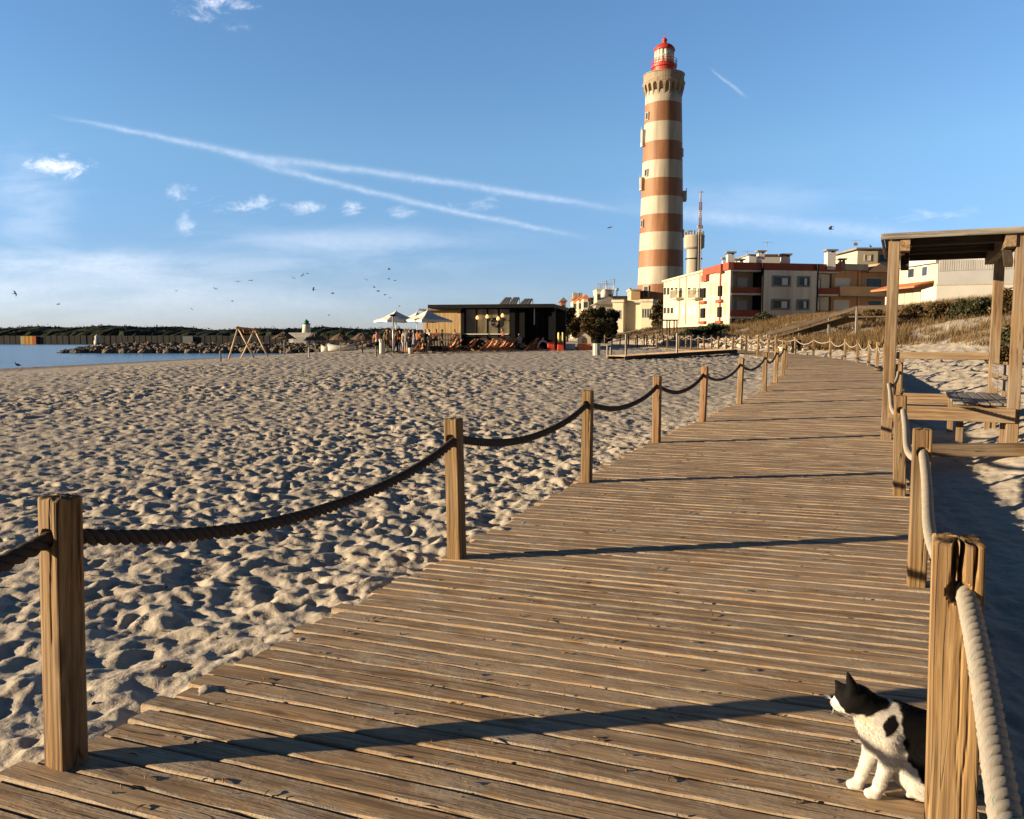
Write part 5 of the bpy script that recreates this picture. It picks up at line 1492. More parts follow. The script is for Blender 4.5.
people = [
 (377.0, 58, 'woman in a pink top and black trousers, left of everyone else', (.62, .30, .22), (.012, .012, .014), {}, 'stand', 100),
 (384.5, 62, 'person in an olive jacket standing beside the white bag', (.10, .085, .04), (.07, .05, .03), {}, 'hold', 20),
 (388.0, 64, 'man in khaki clothes and a straw hat by the lamp pole', (.22, .17, .07), (.16, .11, .06), dict(hat=(.5, .38, .18)), 'stand', 160),
 (398.0, 64, 'person in dark green under the left parasol', (.03, .04, .022), (.02, .022, .02), {}, 'stand', 200),
 (403.0, 62, 'woman in a white top and pale skirt seen from the side', (.60, .55, .48), (.5, .45, .38), dict(bare_legs=True), 'stand', 0),
 (406.3, 60, 'tall person in a long grey shirt with bare legs', (.20, .20, .21), (.19, .19, .20), dict(bare_legs=True, height=1.78), 'stand', 250),
 (410.5, 64, 'person in a navy shirt behind the grey-blue dress', (.02, .025, .05), (.02, .02, .03), {}, 'hold', 180),
 (414.5, 61, 'woman in a grey-blue dress beside the white bucket', (.17, .20, .27), (.17, .20, .27), dict(dress=True), 'stand', 180),
 (420.5, 63, 'person in a brown top next to the tilted deck chair', (.20, .09, .05), (.10, .06, .04), {}, 'stand', 60),
 (425.2, 59, 'person all in black in front of the right parasol', (.010, .010, .012), (.010, .010, .012), {}, 'stand', 270),
 (430.0, 66, 'person in white leaning by the right parasol pole', (.60, .52, .44), (.25, .18, .14), {}, 'hold', 190),
 (455.0, 67, 'bare-shouldered person standing before the wood-clad wall of the bar', (.45, .22, .15), (.16, .06, .04), {}, 'stand', 250),
 (380.5, 63, 'child in a pale blue shirt between the woman in pink and the olive jacket', (.30, .38, .50), (.05, .05, .08), dict(height=1.25), 'stand', 60),
 (391.5, 66, 'person in a black top just right of the straw hat', (.015, .015, .018), (.06, .05, .05), {}, 'hold', 220),
 (395.5, 62.5, 'person in a brown jacket right of the lamp pole', (.13, .08, .045), (.03, .03, .04), {}, 'walk', 30),
 (400.8, 65.5, 'person in a red top at the back under the left parasol', (.30, .05, .035), (.04, .04, .06), {}, 'stand', 140),
 (408.4, 66.5, 'person in a cream shirt at the back between the two parasols', (.50, .44, .35), (.05, .045, .04), {}, 'hold', 200),
 (417.6, 65.5, 'person in dark blue trousers and orange top behind the tilted deck chair', (.45, .17, .06), (.02, .025, .06), {}, 'stand', 80),
 (441.5, 65.5, 'person in a dark coat standing before the terrace fence', (.025, .022, .022), (.03, .025, .025), {}, 'walk', 10),
 (503.0, 66.5, 'person in reddish clothes at the right end of the glass front', (.28, .10, .06), (.10, .05, .04), {}, 'stand', 200),
]
for i, (px, Y, lab, tp, bt, kw, pose, face) in enumerate(people):
    person(px, Y, lab, tp, bt, pose=pose, face=face, seed=20 + i, **kw)
person(428.5, 67.5, 'seated person in a pale shirt on the terrace behind the right parasol', (.55, .45, .38), (.2, .2, .25), pose='sit', face=250, seed=50, z=gz(xat(428, 350, 67.5), 67.5) + .45)
person(436.0, 67.5, 'seated person in red on the terrace in front of the wood-clad wall', (.30, .05, .04), (.05, .05, .07), pose='sit', face=230, seed=51, z=gz(xat(436, 350, 67.5), 67.5) + .45)
person(489.0, 65.6, 'person in a dark top sitting by the deck chairs under the glass front', (.03, .03, .035), (.06, .05, .05), pose='sit', face=250, seed=52)
person(519.0, 65.8, 'person in a light shirt sitting between the dark columns', (.5, .42, .36), (.05, .05, .06), pose='sit', face=240, seed=53)

# ------------------------------------------------------------------ beach bar
def build_bar():
    Y = 68.0; X = lambda px: xat(px, 340, Y); Z = lambda py: zat(py, Y); z0 = gz(X(480), Y) - .25
    t = thing('beach_bar', 'flat-roofed beach bar with wood cladding, a glass front and black columns', 'beach bar', (X(490), Y, z0))
    zr0, zr1 = Z(306.2), Z(304.6)
    m = MB(); m.span(X(421), X(462), Y, Y + 8, z0, zr0 - .35)
    m.build('wall', M['greywood'], t)
    m = MB(); n = 26
    for i in range(n):
        a = X(421.3) + (X(461.3) - X(421.3)) * i / n; w = (X(461.3) - X(421.3)) / n
        m.box((a + w / 2, Y - .03, (Z(333) + zr0 - .36) / 2), (w - .012, .05, zr0 - .36 - Z(333)), axis=2)
    m.build('cladding', M['panelwood'], t)
    m = MB(); m.span(X(418), X(462), Y - .5, Y + 8.5, zr0 - .345, zr0 - .19); m.build('lower_roof', M['greywood'], t)
    m = MB(); m.span(X(430), X(556), Y - 1.2, Y + 9, zr0 - .18, zr1 - .02); m.build('roof', M['dark'], t)
    m = MB(); m.span(X(430), X(556), Y - .6, Y + 8.6, z0 - .3, z0 + .3); m.build('floor', M['greywood'], t)
    m = MB(); m.span(X(462), X(556), Y + 6.8, Y + 7.0, z0, zr0 - .19); m.build('rear_wall', plain('bar_rear_wall', (.05, .035, .025), .8, .3), t)
    m = MB(); m.span(X(512), X(513.6), Y + .4, Y + 6.8, z0, zr0 - .19); m.build('side_wall', M['black'], t)
    # counter and shelves behind the glass
    m = MB(); m.span(X(468), X(506), Y + 2.4, Y + 3.1, z0 + .3, z0 + 1.4); m.build('counter', M['panelwood'], t)
    m = MB(); m.span(X(464), X(511), Y + 6.3, Y + 6.75, z0 + 1.9, z0 + 2.0); m.span(X(464), X(511), Y + 6.3, Y + 6.75, z0 + 2.6, z0 + 2.7); m.build('shelf', M['panelwood'], t)
    for a, b in ((461.2, 464.6), (510.8, 516.2), (520.8, 526), (553, 556)):
        m = MB(); m.span(X(a), X(b), Y - .35, Y + .05, z0, zr0 - .185); m.build('column', M['black'], t)
    gl = bpy.data.materials.new('bar_glazing'); gl.use_nodes = True; nt = gl.node_tree; bs = nt.nodes['Principled BSDF']
    p = nd(nt, 'ShaderNodeTexCoord').outputs['Object']
    c = ramp(nt, noise(nt, vmul(nt, p, (1.0, 1.0, .35)), 1.1, 4.0, .6), [(.35, (.07, .06, .038)), (.52, (.15, .125, .075)), (.68, (.30, .22, .11))])
    nt.links.new(c, bs.inputs['Base Color']); bs.inputs['Roughness'].default_value = .12; bs.inputs['Specular IOR Level'].default_value = .6
    for i in range(4):
        a = 464.8 + i * 11.5; b = a + 11.3
        m = MB(); m.span(X(a) + .06, X(b) - .06, Y - .02, Y + .02, Z(337), zr0 - .25); g = m.build('glass_panel', gl, t)
        m = MB(); m.span(X(a), X(b) - .02, Y - .04, Y + .04, Z(337) - .08, Z(337) - .003); m.span(X(a), X(a) + .055, Y - .04, Y + .04, Z(337), zr0 - .25); m.build('frame', M['dark'], g)
    m = MB(); m.span(X(464.8), X(510.7), Y - .05, Y + .3, z0, Z(337) - .09); m.build('plinth', plain('dark_boards', (.05, .035, .025), .8, .4, 2.0), t)
    m = MB(); m.span(X(465), X(510), Y - .42, Y - .06, Z(334.6), Z(333.6)); m.build('bar_shelf', M['white'], t)
    for i, (a, b) in enumerate(((527, 531), (531.5, 536), (538, 543), (543.5, 548), (548.5, 553))):
        m = MB(); m.span(X(a), X(b), Y + .3 + .3 * (i % 2), Y + .38 + .3 * (i % 2), z0 + (0 if i != 2 else .9), zr0 - .19); m.build('screen', M['black'], t)
    m = MB(); m.span(X(534.4), X(535.4), Y - .05, Y + .05, Z(325), Z(309)); m.build('light_strip', M['white'], t)
    # warm lamps hanging inside the front
    lm, nt, bs = new_mat('lamp_glow'); bs.inputs['Base Color'].default_value = (.9, .6, .3, 1); bs.inputs['Emission Color'].default_value = (1, .55, .2, 1); bs.inputs['Emission Strength'].default_value = .45
    for i, (px, py) in enumerate(((478.5, 318), (488.5, 317), (499.5, 319), (504, 316))):
        x = X(px); m = MB(); m.lathe([(.04, .2), (.09, .14), (.14, 0), (.11, -.10), (.04, -.13)], (x, Y - .45, Z(py)), 14)
        tt = tag(m.build('pendant_lamp', lm), '%s glowing pendant lamp from the left along the glass front of the bar' % ORD[i], 'lamp', 'pendant lamps at the bar')
        m = MB(); m.tube([(x, Y - .45, Z(py) + .2), (x, Y - .45, zr0 - .185)], .012, 4); m.build('cord', M['black'], tt)
    m = MB(); a = np.linspace(0, 2 * math.pi, 25); m.tube(np.stack([X(495) + .33 * np.cos(a), np.full(25, Y - .12), Z(322.5) + .33 * np.sin(a)], 1), .085, 8)
    tag(m.build('ring_buoy', plain('dark_ring', (.05, .05, .05), .6)), 'dark ring buoy hanging on the glass front of the bar', 'ring buoy')
    for i, (a, b, lab) in enumerate(((495.5, 505, 'leftmost tilted solar panel on the flat bar roof'), (504.5, 513.5, 'middle tilted solar panel on the flat bar roof'), (516, 527.5, 'rightmost tilted solar panel on the flat bar roof'))):
        tt = thing('solar_panel', lab, 'solar panel', (X(a), Y + 2, zr1), 'solar panels on the bar roof')
        zt = zat(297.5 if i < 2 else 299, Y + 3)
        m = MB(); p0, p1 = np.array([X(a), Y + 1.6, zr1 + .1]), np.array([X(b), Y + 1.6, zr1 + .1]); q1, q0 = p1 + [0, 1.3, zt - zr1 - .1], p0 + [.25, 1.3, zt - zr1 - .1]
        th = np.array([0, .05, -.06]); m.add([p0, p1, q1, q0, p0 + th, p1 + th, q1 + th, q0 + th], [(0, 1, 2, 3), (7, 6, 5, 4), (0, 4, 5, 1), (1, 5, 6, 2), (2, 6, 7, 3), (3, 7, 4, 0)])
        m.build('panel', plain('solar_cells', (.16, .15, .13), .35, .3, 3.0), tt)
        m = MB()
        for q in (.2, .5, .8): m.beam(p0 + (p1 - p0) * q + [0, -.012, .012], q0 + (q1 - q0) * q + [0, -.012, .012], .03, .03)
        m.tube([q0 + th, (q0[0], q0[1] + .1, zr1)], .03, 5); m.tube([q1 + th, (q1[0], q1[1] + .1, zr1)], .03, 5)
        m.build('frame', M['metal'], tt)
    # raised timber terrace with its fence
    zt = gz(X(440), Y) + .42
    t2 = thing('terrace', 'raised timber terrace with a reddish fence left of the bar columns', 'terrace', (X(440), 67, zt - .4))
    m = MB(); m.span(X(412), X(461), 66.6, 67.94, zt - .8, zt); m.build('deck', M['roofwood'], t2)
    for i in range(12):
        px = 430 + i * 2.7; m = MB(); m.span(X(px), X(px) + .09, 66.62, 66.70, zt, zt + .95); m.build('fence_post', M['post_red'], t2)
    for zz in (.45, .9): m = MB(); m.span(X(430), X(460), 66.55, 66.61, zt + zz, zt + zz + .10); m.build('fence_rail', M['post_red'], t2)
    for px, lab in ((414, 'white round table on the terrace under the left parasol'), (425, 'white round table on the terrace beside the seated people')):
        tt = thing('table', lab, 'table', (X(px), 67.2, zt), 'white tables on the terrace')
        m = MB(); m.lathe([(.48, .74), (.5, .76), (.5, .78), (.02, .785)], (X(px), 67.2, zt), 20); m.build('table_top', M['white'], tt)
        m = MB(); m.lathe([(.25, 0), (.25, .03), (.04, .06), (.04, .74)], (X(px), 67.2, zt), 10); m.build('base', M['dark'], tt)
build_bar()
def turn_bar():
    piv = Vector((xat(487, 340, 68), 68, 0)); Mx = Matrix.Translation(piv) @ Matrix.Rotation(R(-11), 4, 'Z') @ Matrix.Translation(-piv)
    for o in list(COL.objects):
        if o.parent is None and o.get('category') in ('beach bar', 'solar panel', 'ring buoy') or (o.get('group') == 'pendant lamps at the bar'):
            o.matrix_world = Mx @ o.matrix_basis
turn_bar()

def parasol(px, Y, eave, apex, half, rz, label):
    x = xat(px, 320, Y); zb = gz(x, Y); ze, za = zat(eave, Y), zat(apex, Y)
    t = thing('parasol', label, 'parasol', (x, Y, zb), 'white square parasols at the bar')
    cs = [(half * math.sqrt(2) * math.cos(R(rz + 45 + 90 * i)), half * math.sqrt(2) * math.sin(R(rz + 45 + 90 * i))) for i in range(4)]
    m = MB(); n = 8; vs = []
    for i in range(4):
        a, b = np.array(cs[i]), np.array(cs[(i + 1) % 4])
        for k in range(n):
            q = a + (b - a) * k / n; sag = .06 * math.sin(math.pi * k / n); vs.append((x + q[0] * (1 - .02), Y + q[1] * .98, ze + sag))
    N = len(vs); mid = [(x + (v[0] - x) * .5, Y + (v[1] - Y) * .5, (v[2] + za) / 2 - .07) for v in vs]; top = (x, Y, za)
    low = [(v[0], v[1], v[2] - .16) for v in vs]
    V = vs + mid + [top] + low
    fs = [(i, (i + 1) % N, N + (i + 1) % N, N + i) for i in range(N)] + [(N + i, N + (i + 1) % N, 2 * N) for i in range(N)] + [(2 * N + 1 + i, 2 * N + 1 + (i + 1) % N, (i + 1) % N, i) for i in range(N)]
    m.add(V, fs); m.build('canopy', plain('parasol_cloth', (.66, .63, .56), .8, .06, 1.5), t)
    m = MB(); m.tube([(x, Y, zb), (x, Y, za - .05)], .035, 8); m.build('pole', M['white'], t)
    m = MB(); m.lathe([(.04, za + .12), (.05, za), (.02, za - .05)][::-1], (x, Y, 0), 8); m.build('finial', M['white'], t)
    for c in cs: m = MB(); m.tube([(x, Y, za - .12), (x + c[0] * .96, Y + c[1] * .96, ze - .02)], .02, 4); m.build('rib', M['metal'], t)
    m = MB(); m.box((x, Y, zb + .06), (.7, .7, .14)); m.build('base', M['concrete'], t)
parasol(396, 63.5, 320.6, 311, 1.35, 32, 'left white parasol of the pair in front of the bar')
parasol(427.5, 62.5, 320.6, 310.3, 1.42, 38, 'right white parasol, overlapping the wood-clad wall of the bar')
parasol(417, 70.5, 320.0, 312.3, 1.2, 40, 'small white parasol showing between the two big ones')

def small_things():
    # lamp pole
    Y = 61; x = xat(393, 330, Y); zb = gz(x, Y)
    t = thing('lamp_pole', 'slim grey pole with a round lamp head in front of the left parasol', 'lamp pole', (x, Y, zb))
    m = MB(); m.tube([(x, Y, zb - .3), (x, Y, zat(316, Y))], .06, 8); m.build('pole', M['metal'], t)
    m = MB(); m.lathe([(.05, zat(316.3, Y)), (.22, zat(316, Y)), (.25, zat(315.2, Y)), (.18, zat(314.4, Y)), (.02, zat(314.2, Y))], (x, Y, 0), 16); m.build('lamp_head', M['dark'], t)
    m = MB(); m.box((x, Y - .1, zat(328, Y)), (.22, .12, .26)); m.build('box', M['white'], t)
    # deck chairs
    def chair(loc=(0, 0, 0)):
        t = thing('deck_chair', '', 'deck chair', loc, 'wooden sling deck chairs in front of the bar')
        for s in (-1, 1):
            m = MB(); m.beam((-.62, s * .29, .98), (.55, s * .29, .05), .035, .055); m.beam((-.55, s * .25, .04), (.55, s * .25, .42), .035, .055); m.beam((-.62, s * .32, .03), (-.05, s * .32, .56), .03, .04); m.build('side_frame', M['chairwood'], t, world=False)
        for (a, b) in (((-.62, .98), .29), ((.55, .42), .25), ((.55, .06), .29), ((-.55, .05), .25)):
            m = MB(); m.beam((a[0], -b, a[1]), (a[0], b, a[1]), .045, .03); m.build('crossbar', M['chairwood'], t, world=False)
        m = MB(); p = [(-.60, .97), (-.42, .66), (-.22, .40), (-.02, .27), (.18, .26), (.38, .33), (.54, .42)]
        V = [(a, s * .24, b) for a, b in p for s in (-1, 1)]; m.add(V, [(2 * i, 2 * i + 1, 2 * i + 3, 2 * i + 2) for i in range(6)], sm=True); m.build('sling', plain('sling_canvas', (.55, .25, .12), .85, .15, 8), t, world=False)
        return t
    spots = [(449, 65.2, 200, 'deck chair in front of the terrace, left of the black column'), (455.5, 65.6, 215, 'deck chair touching the left side of the black column'),
             (470, 65.0, 150, 'lone pale deck chair facing right below the glass front'), (485.5, 62.6, 190, 'front deck chair nearest the sand below the glass front'), (490.5, 63.8, 200, 'deck chair directly behind the frontmost one'),
             (499, 63.3, 205, 'deck chair in the middle of the cluster below the glass front'), (503.5, 64.2, 200, 'deck chair at the back of the cluster below the glass front'), (509, 64.6, 195, 'last deck chair of the cluster, by the right-hand columns'),
             (530.5, 64.5, 200, 'deck chair left of the white arch'), (536, 65.0, 190, 'deck chair just behind the one left of the white arch'), (419, 60.5, 230, 'tilted deck chair among the standing people')]
    src = None
    for px, Y, rz, lab in spots:
        x = xat(px, 350, Y); o = chair() if src is None else copy_tree(src); src = src or o
        o.location = (x, Y, gz(x, Y) + .02); o.rotation_euler = (0, 0, R(rz)); o['label'] = lab
    # bag, bucket, arch, toys
    x, Y = xat(382, 354, 60.5), 60.5; m = MB(); m.lathe([(.20, 0), (.26, .1), (.25, .7), (.18, 1.0), (.05, 1.1)], (0, 0, 0), 14); o = m.build('bag', [M['white']]); o.location = (x, Y, gz(x, Y)); tag(o, 'tall white bag standing beside the person in olive', 'bag')
    x, Y = xat(410.7, 353, 59.5), 59.5; m = MB(); m.lathe([(.16, 0), (.20, .42), (.21, .44), (.17, .44), (.14, .05)], (0, 0, 0), 14); o = m.build('bucket', [M['white']]); o.location = (x, Y, gz(x, Y)); tag(o, 'white bucket on the sand by the grey-blue dress', 'bucket')
    x, Y = xat(543, 350, 64.5), 64.5; zb = gz(x, Y); m = MB(); a = np.linspace(0, math.pi, 15); m.tube(np.concatenate([[(x + .42, Y, zb)], np.stack([x + .40 * np.cos(a), np.full(15, Y), zb + .35 + .40 * np.sin(a)], 1), [(x - .42, Y, zb)]]), .07, 7); m.tube([(x, Y, zb + .75), (x, Y, zb + 1.05)], [.06, .02], 6)
    tag(m.build('arch', M['white']), 'small white arch standing on the sand between deck chairs and the red toy box', 'arch')
    def toybox(px, Y, w, h, mat, lab, nm='toy_box', top=None):
        x = xat(px, 348, Y); zb = gz(x, Y); t = thing(nm, lab, 'toy', (x, Y, zb), 'plastic toys beside the bar')
        m = MB(); m.prism([(-w / 2, 0), (w / 2, 0), (w / 2 * .94, h), (-w / 2 * .94, h)], -.3, .3, axis=1); o = m.build('body', mat, t, world=False, bevel=.04)
        m = MB(); m.box((0, 0, h + .03), (w * 1.02, .66, .06)); m.build('rim', mat, t, world=False, bevel=.015)
        if top:
            m = MB()
            for s in (-1, 1): m.box((s * w * .32, 0, h + .45), (w * .26, .5, .80))
            m.box((0, .15, h + .35), (w * .5, .2, .55)); m.build('backrest', top, t, world=False, bevel=.05)
    REDP = plain('red_plastic', (.55, .07, .03), .4, .1); YEL = plain('pale_yellow_plastic', (.75, .68, .25), .45, .1); BLU = plain('grey_blue_plastic', (.30, .34, .45), .5, .1); ORA = plain('orange_plastic', (.65, .13, .04), .45, .1)
    toybox(551, 63.5, .56, .62, REDP, 'plain red toy box nearest the white arch')
    toybox(560.5, 63.0, .50, .58, REDP, 'red toy chair with a pale yellow back', 'toy_chair', YEL)
    toybox(570, 63.5, .80, .45, BLU, 'low grey-blue toy box left of the playhouse')
    x, Y = xat(584, 348, 63.5), 63.5; zb = gz(x, Y)
    t = thing('playhouse', 'small plastic playhouse with an orange base, white gable and dark roof', 'playhouse', (x, Y, zb))
    m = MB(); m.box((0, 0, .25), (1.0, .9, .5)); m.build('base', ORA, t, world=False, bevel=.04)
    m = MB(); a = np.linspace(0, math.pi, 11); arch = [(.22 * math.cos(q), .78 + .22 * math.sin(q)) for q in a]
    poly = [(-.50, .51), (-.50, 1.0), (0, 1.38), (.50, 1.0), (.50, .51), (.22, .51)] + arch + [(-.22, .51)]
    m.prism(poly, -.46, -.38, axis=1); m.build('gable', plain('cream_plastic', (.72, .62, .42), .5, .08), t, world=False)
    m = MB(); m.box((0, .05, .82), (.9, .75, .60)); m.build('wall', plain('peach_plastic', (.45, .28, .16), .5, .1), t, world=False)
    m = MB()
    for s in (-1, 1): m.beam((0, 0, 1.43), (s * .66, 0, .95), .95, .06); 
    m.build('roof', plain('dark_red_roof', (.07, .03, .025), .6, .2), t, world=False)
    # litter bin
    x, Y = xat(596.5, 360, 50), 50.0; zb = gz(x, Y)
    t = thing('litter_bin', 'white slatted litter bin with a dark lid on the open sand', 'litter bin', (x, Y, zb))
    m = MB(); m.lathe([(.20, 0), (.20, .74)], (0, 0, 0), 16); m.build('body', M['grey'], t, world=False)
    m = MB()
    for i in range(14):
        a = 2 * math.pi * i / 14; c, s = math.cos(a), math.sin(a); m.box((.225 * c, .225 * s, .38), (.02, .07, .74), np.array([[c, -s, 0], [s, c, 0], [0, 0, 1]]))
    m.build('slats', M['white'], t, world=False)
    m = MB(); m.lathe([(.27, .76), (.29, .80), (.27, .92), (.15, .99), (.01, 1.0)], (0, 0, 0), 18); m.build('lid', M['black'], t, world=False)
    # stakes on the sand
    for px, Y, top, lab, mt in ((309.0, 55, 347, 'thin pale stake with a dark foot right of the thatched shades', 'metal'), (220.5, 50, 350, 'thin stake on the sand left of the swing frame', 'greywood'), (376.0, 54, 346, 'thin stake in front of the woman in pink', 'greywood'),
                                (607.5, 46, 345, 'short weathered stake just right of the litter bin', 'greywood'), (626.0, 43, 334, 'tall grey post at the start of the low beach walkway', 'greywood'), (677.0, 44.5, 333, 'tall grey post halfway along the low beach walkway', 'greywood'), (610.8, 45.4, 347, 'second short stake beside the walkway end', 'greywood')):
        x = xat(px, 350, Y); zb = gz(x, Y); m = MB(); m.box((x, Y, (zat(top, Y) + zb - .3) / 2), (.09, .09, zat(top, Y) - zb + .3), rotm('Z', 25), axis=2)
        tag(m.build('stake', M[mt], bevel=.006), lab, 'stake', 'stakes standing in the beach')
    # low walkway out onto the sand
    A = np.array([xat(616, 359, 43), 43.0]); B = np.array([xat(728, 352, 47.5), 47.5]); zA, zB = gz(*A) + .18, gz(*B) + .30
    t = thing('beach_walkway', 'low plank walkway branching from the boardwalk onto the open sand', 'walkway', (A[0], A[1], zA))
    d = (B - A) / np.linalg.norm(B - A); nrm = np.array([-d[1], d[0]])
    m = MB(); L = np.linalg.norm(B - A); n = int(L / .15)
    for i in range(n):
        q = A + d * (i + .5) * .15; zz = zA + (zB - zA) * (i + .5) / n
        m.box((q[0], q[1], zz), (.138, 1.5, .035), np.array([[d[0], nrm[0], 0], [d[1], nrm[1], 0], [0, 0, 1]]), axis=1)
    m.build('planks', M['deck'], t)
    for s in (-1, 1): m = MB(); m.beam((A[0] + nrm[0] * .7 * s, A[1] + nrm[1] * .7 * s, zA - .11), (B[0] + nrm[0] * .7 * s, B[1] + nrm[1] * .7 * s, zB - .11), .06, .18); m.build('joist', M['roofwood'], t)
    # litter box where the boardwalk bends
    x, Y = xat(796, 347, 50.5), 50.5; zb = gz(x, Y); m = MB(); m.box((x, Y, zb + .55), (.5, .4, .34)); m.box((x - .2, Y, zb + .2), (.06, .3, .7)); m.box((x + .2, Y, zb + .2), (.06, .3, .7))
    tag(m.build('sign_box', M['black'], bevel=.01), 'black box on two legs at the bend of the boardwalk', 'box')
    # swing frame
    Y = 60.0; f1 = [(228.5, 360, 59), (254.5, 359.3, 59)]; a1 = (238, 327.8, 59); f2 = [(241, 359.3, 62), (268, 357, 62)]; a2 = (254.5, 329.5, 62)
    P = lambda px, py, Yy: np.array(W(px, py, Yy))
    base = P(245, 359, 60); t = thing('swing_frame', 'pale wooden swing frame of two crossed A shapes standing on the beach', 'swing', tuple(base))
    for ap, ft in ((a1, f1), (a2, f2)):
        top = P(*ap)
        for q in ft:
            b = P(*q); b[2] = gz(b[0], b[1]) - .05; dd = (top - b) / np.linalg.norm(top - b); m = MB(); m.tube([b, top + dd * .12], .065, 8); m.build('leg', M['palewood'], t)
    m = MB(); ta, tb = P(*a1), P(*a2); dd = (tb - ta) / np.linalg.norm(tb - ta); m.tube([ta - dd * .3, tb + dd * .3], .08, 8); m.build('top_bar', M['chairwood'], t)
    for k in (.3, .7):
        c = ta + (tb - ta) * k; m = MB(); m.tube([c + [0, 0, -.05], c + [.05, 0, -.3], c + [.25, .1, -.36], c + [.45, .1, -.28], c + [.5, .05, -.02]], .05, 6); m.build('wound_swing', M['chairwood'], t)
    # thatched shades
    TH = plain('dry_thatch', (.13, .085, .05), .95, .45, 6.0, .9, 60)
    for i, (px, apex, Y) in enumerate(((284.3, 331.5, 63), (315.5, 333.2, 64), (340.5, 333.2, 66), (362.5, 332.6, 64))):
        x = xat(px, 345, Y); zb = gz(x, Y); za = zat(apex, Y)
        t = thing('thatched_shade', '%s thatched beach shade from the left, right of the swing frame' % ORD[i], 'beach shade', (x, Y, zb), 'thatched shades on the beach')
        m = MB(); n = 22; rg = np.random.default_rng(60 + i)
        rows = [(.04, za), (.35, za - .17), (.68, za - .36), (.93, za - .55)]
        vs = []
        for rr_, zz in rows:
            for j in range(n):
                a = 2 * math.pi * j / n; k = 1 + rg.normal(0, .05) * (rr_ > .3); vs.append((x + rr_ * k * math.cos(a), Y + rr_ * k * math.sin(a), zz + rg.normal(0, .025) * (rr_ > .3)))
        fs = [(r_ * n + j, r_ * n + (j + 1) % n, (r_ + 1) * n + (j + 1) % n, (r_ + 1) * n + j) for r_ in range(3) for j in range(n)]
        m.add(vs, fs)
        T3 = []
        for q in range(260):
            a = rg.uniform(0, 2 * math.pi); rr_ = rg.uniform(.3, .95); z_ = za - .05 - .56 * rr_; l = .25
            p = np.array([x + rr_ * math.cos(a), Y + rr_ * math.sin(a), z_ + .03]); dd = np.array([math.cos(a) * .8, math.sin(a) * .8, -.62]); s = np.array([-math.sin(a), math.cos(a), 0]) * .02
            T3.append([p - s, p + s, p + dd * l * rg.uniform(.5, 1.2)])
        m.tri_soup(np.array(T3)); m.build('thatch', TH, t)
        m = MB(); m.tube([(x, Y, zb - .2), (x, Y, za - .1)], .05, 8); m.build('pole', M['greywood'], t)
        for q in range(4):
            a = q * math.pi / 2 + .5; m = MB(); m.tube([(x, Y, za - .85), (x + .6 * math.cos(a), Y + .6 * math.sin(a), za - .42)], .025, 5); m.build('strut', M['greywood'], t)
    # white boats drawn up behind the shades
    for px, Y, L, lab in ((341, 84, 2.9, 'white boat hull drawn up behind the thatched shades'), (341.5, 78, 2.6, 'second white boat hull lying in front of the first one'), (327, 80, 1.2, 'short white dinghy left of the two white hulls')):
        x = xat(px, 346, Y); zb = gz(x, Y); m = MB(); n = 13; vs = []
        for i in range(n):
            q = -1 + 2 * i / (n - 1); w = .55 * (1 - abs(q) ** 2.6) + .03; sh_ = .55 + .22 * q * q
            for (yy, zz) in ((-w, sh_), (-w * .8, .18), (0, .02), (w * .8, .18), (w, sh_), (w * .9, sh_ - .02), (0, .22), (-w * .9, sh_ - .02)): vs.append((q * L / 2, yy, zz))
        fs = [(i * 8 + j, i * 8 + (j + 1) % 8, (i + 1) * 8 + (j + 1) % 8, (i + 1) * 8 + j) for i in range(n - 1) for j in range(8)] + [tuple(range(8)), tuple((n - 1) * 8 + j for j in range(8))[::-1]]
        m.add(vs, fs, sm=True); o = m.build('boat', [M['white']], fixn=True); o.location = (x, Y, zb); o.rotation_euler = (0, 0, R(4)); tag(o, lab, 'boat', 'white hulls on the beach')
    # timber frame in front of the town
    Y = 86; x0, x1 = xat(662.5, 320, Y), xat(677, 320, Y); zb = gz((x0 + x1) / 2, Y) - .3; zt = zat(319.5, Y)
    t = thing('timber_canopy', 'dark timber canopy on thin posts below the white apartment wing', 'canopy', ((x0 + x1) / 2, Y, zb))
    m = MB(); m.span(x0 - .1, x1 + .1, Y - .1, Y + 1.6, zt - .12, zt); m.build('roof', M['roofwood'], t)
    for a in (x0, (x0 + x1) / 2, x1):
        for b in (Y, Y + 1.5): m = MB(); m.span(a - .06, a + .06, b - .06, b + .06, zb, zt - .122); m.build('post', M['roofwood'], t)
    # ramp up the dune
    pts = [np.array(W(768, 334, 60)), np.array(W(800, 325.5, 56)), np.array(W(830, 316, 52.5)), np.array(W(858, 307.6, 49)), np.array(W(903, 306.8, 47))]
    t = thing('ramp', 'timber ramp with a broad handrail climbing the dune to the houses', 'ramp', tuple(pts[0]))
    rampw = wood_mat('ramp_wood', (.03, .02, .013), (.062, .042, .027), (.10, .07, .045), (.1, .08, .06), .3)
    for i in range(len(pts) - 1):
        m = MB(); m.beam(pts[i], pts[i + 1], .10, .24); m.build('handrail', rampw, t)
        o_ = np.array([.25, 1.0, -.55]); m = MB(); m.beam(pts[i] + o_, pts[i + 1] + o_, 1.6, .08); m.build('deck', rampw, t)
        p = pts[i]; zb = min(gz(p[0], p[1]) - .4, p[2] - 1.2)
        m = MB(); m.span(p[0] - .06, p[0] + .06, p[1] + .06, p[1] + .18, zb, p[2] + .02); m.build('post', M['greywood'], t)
small_things()
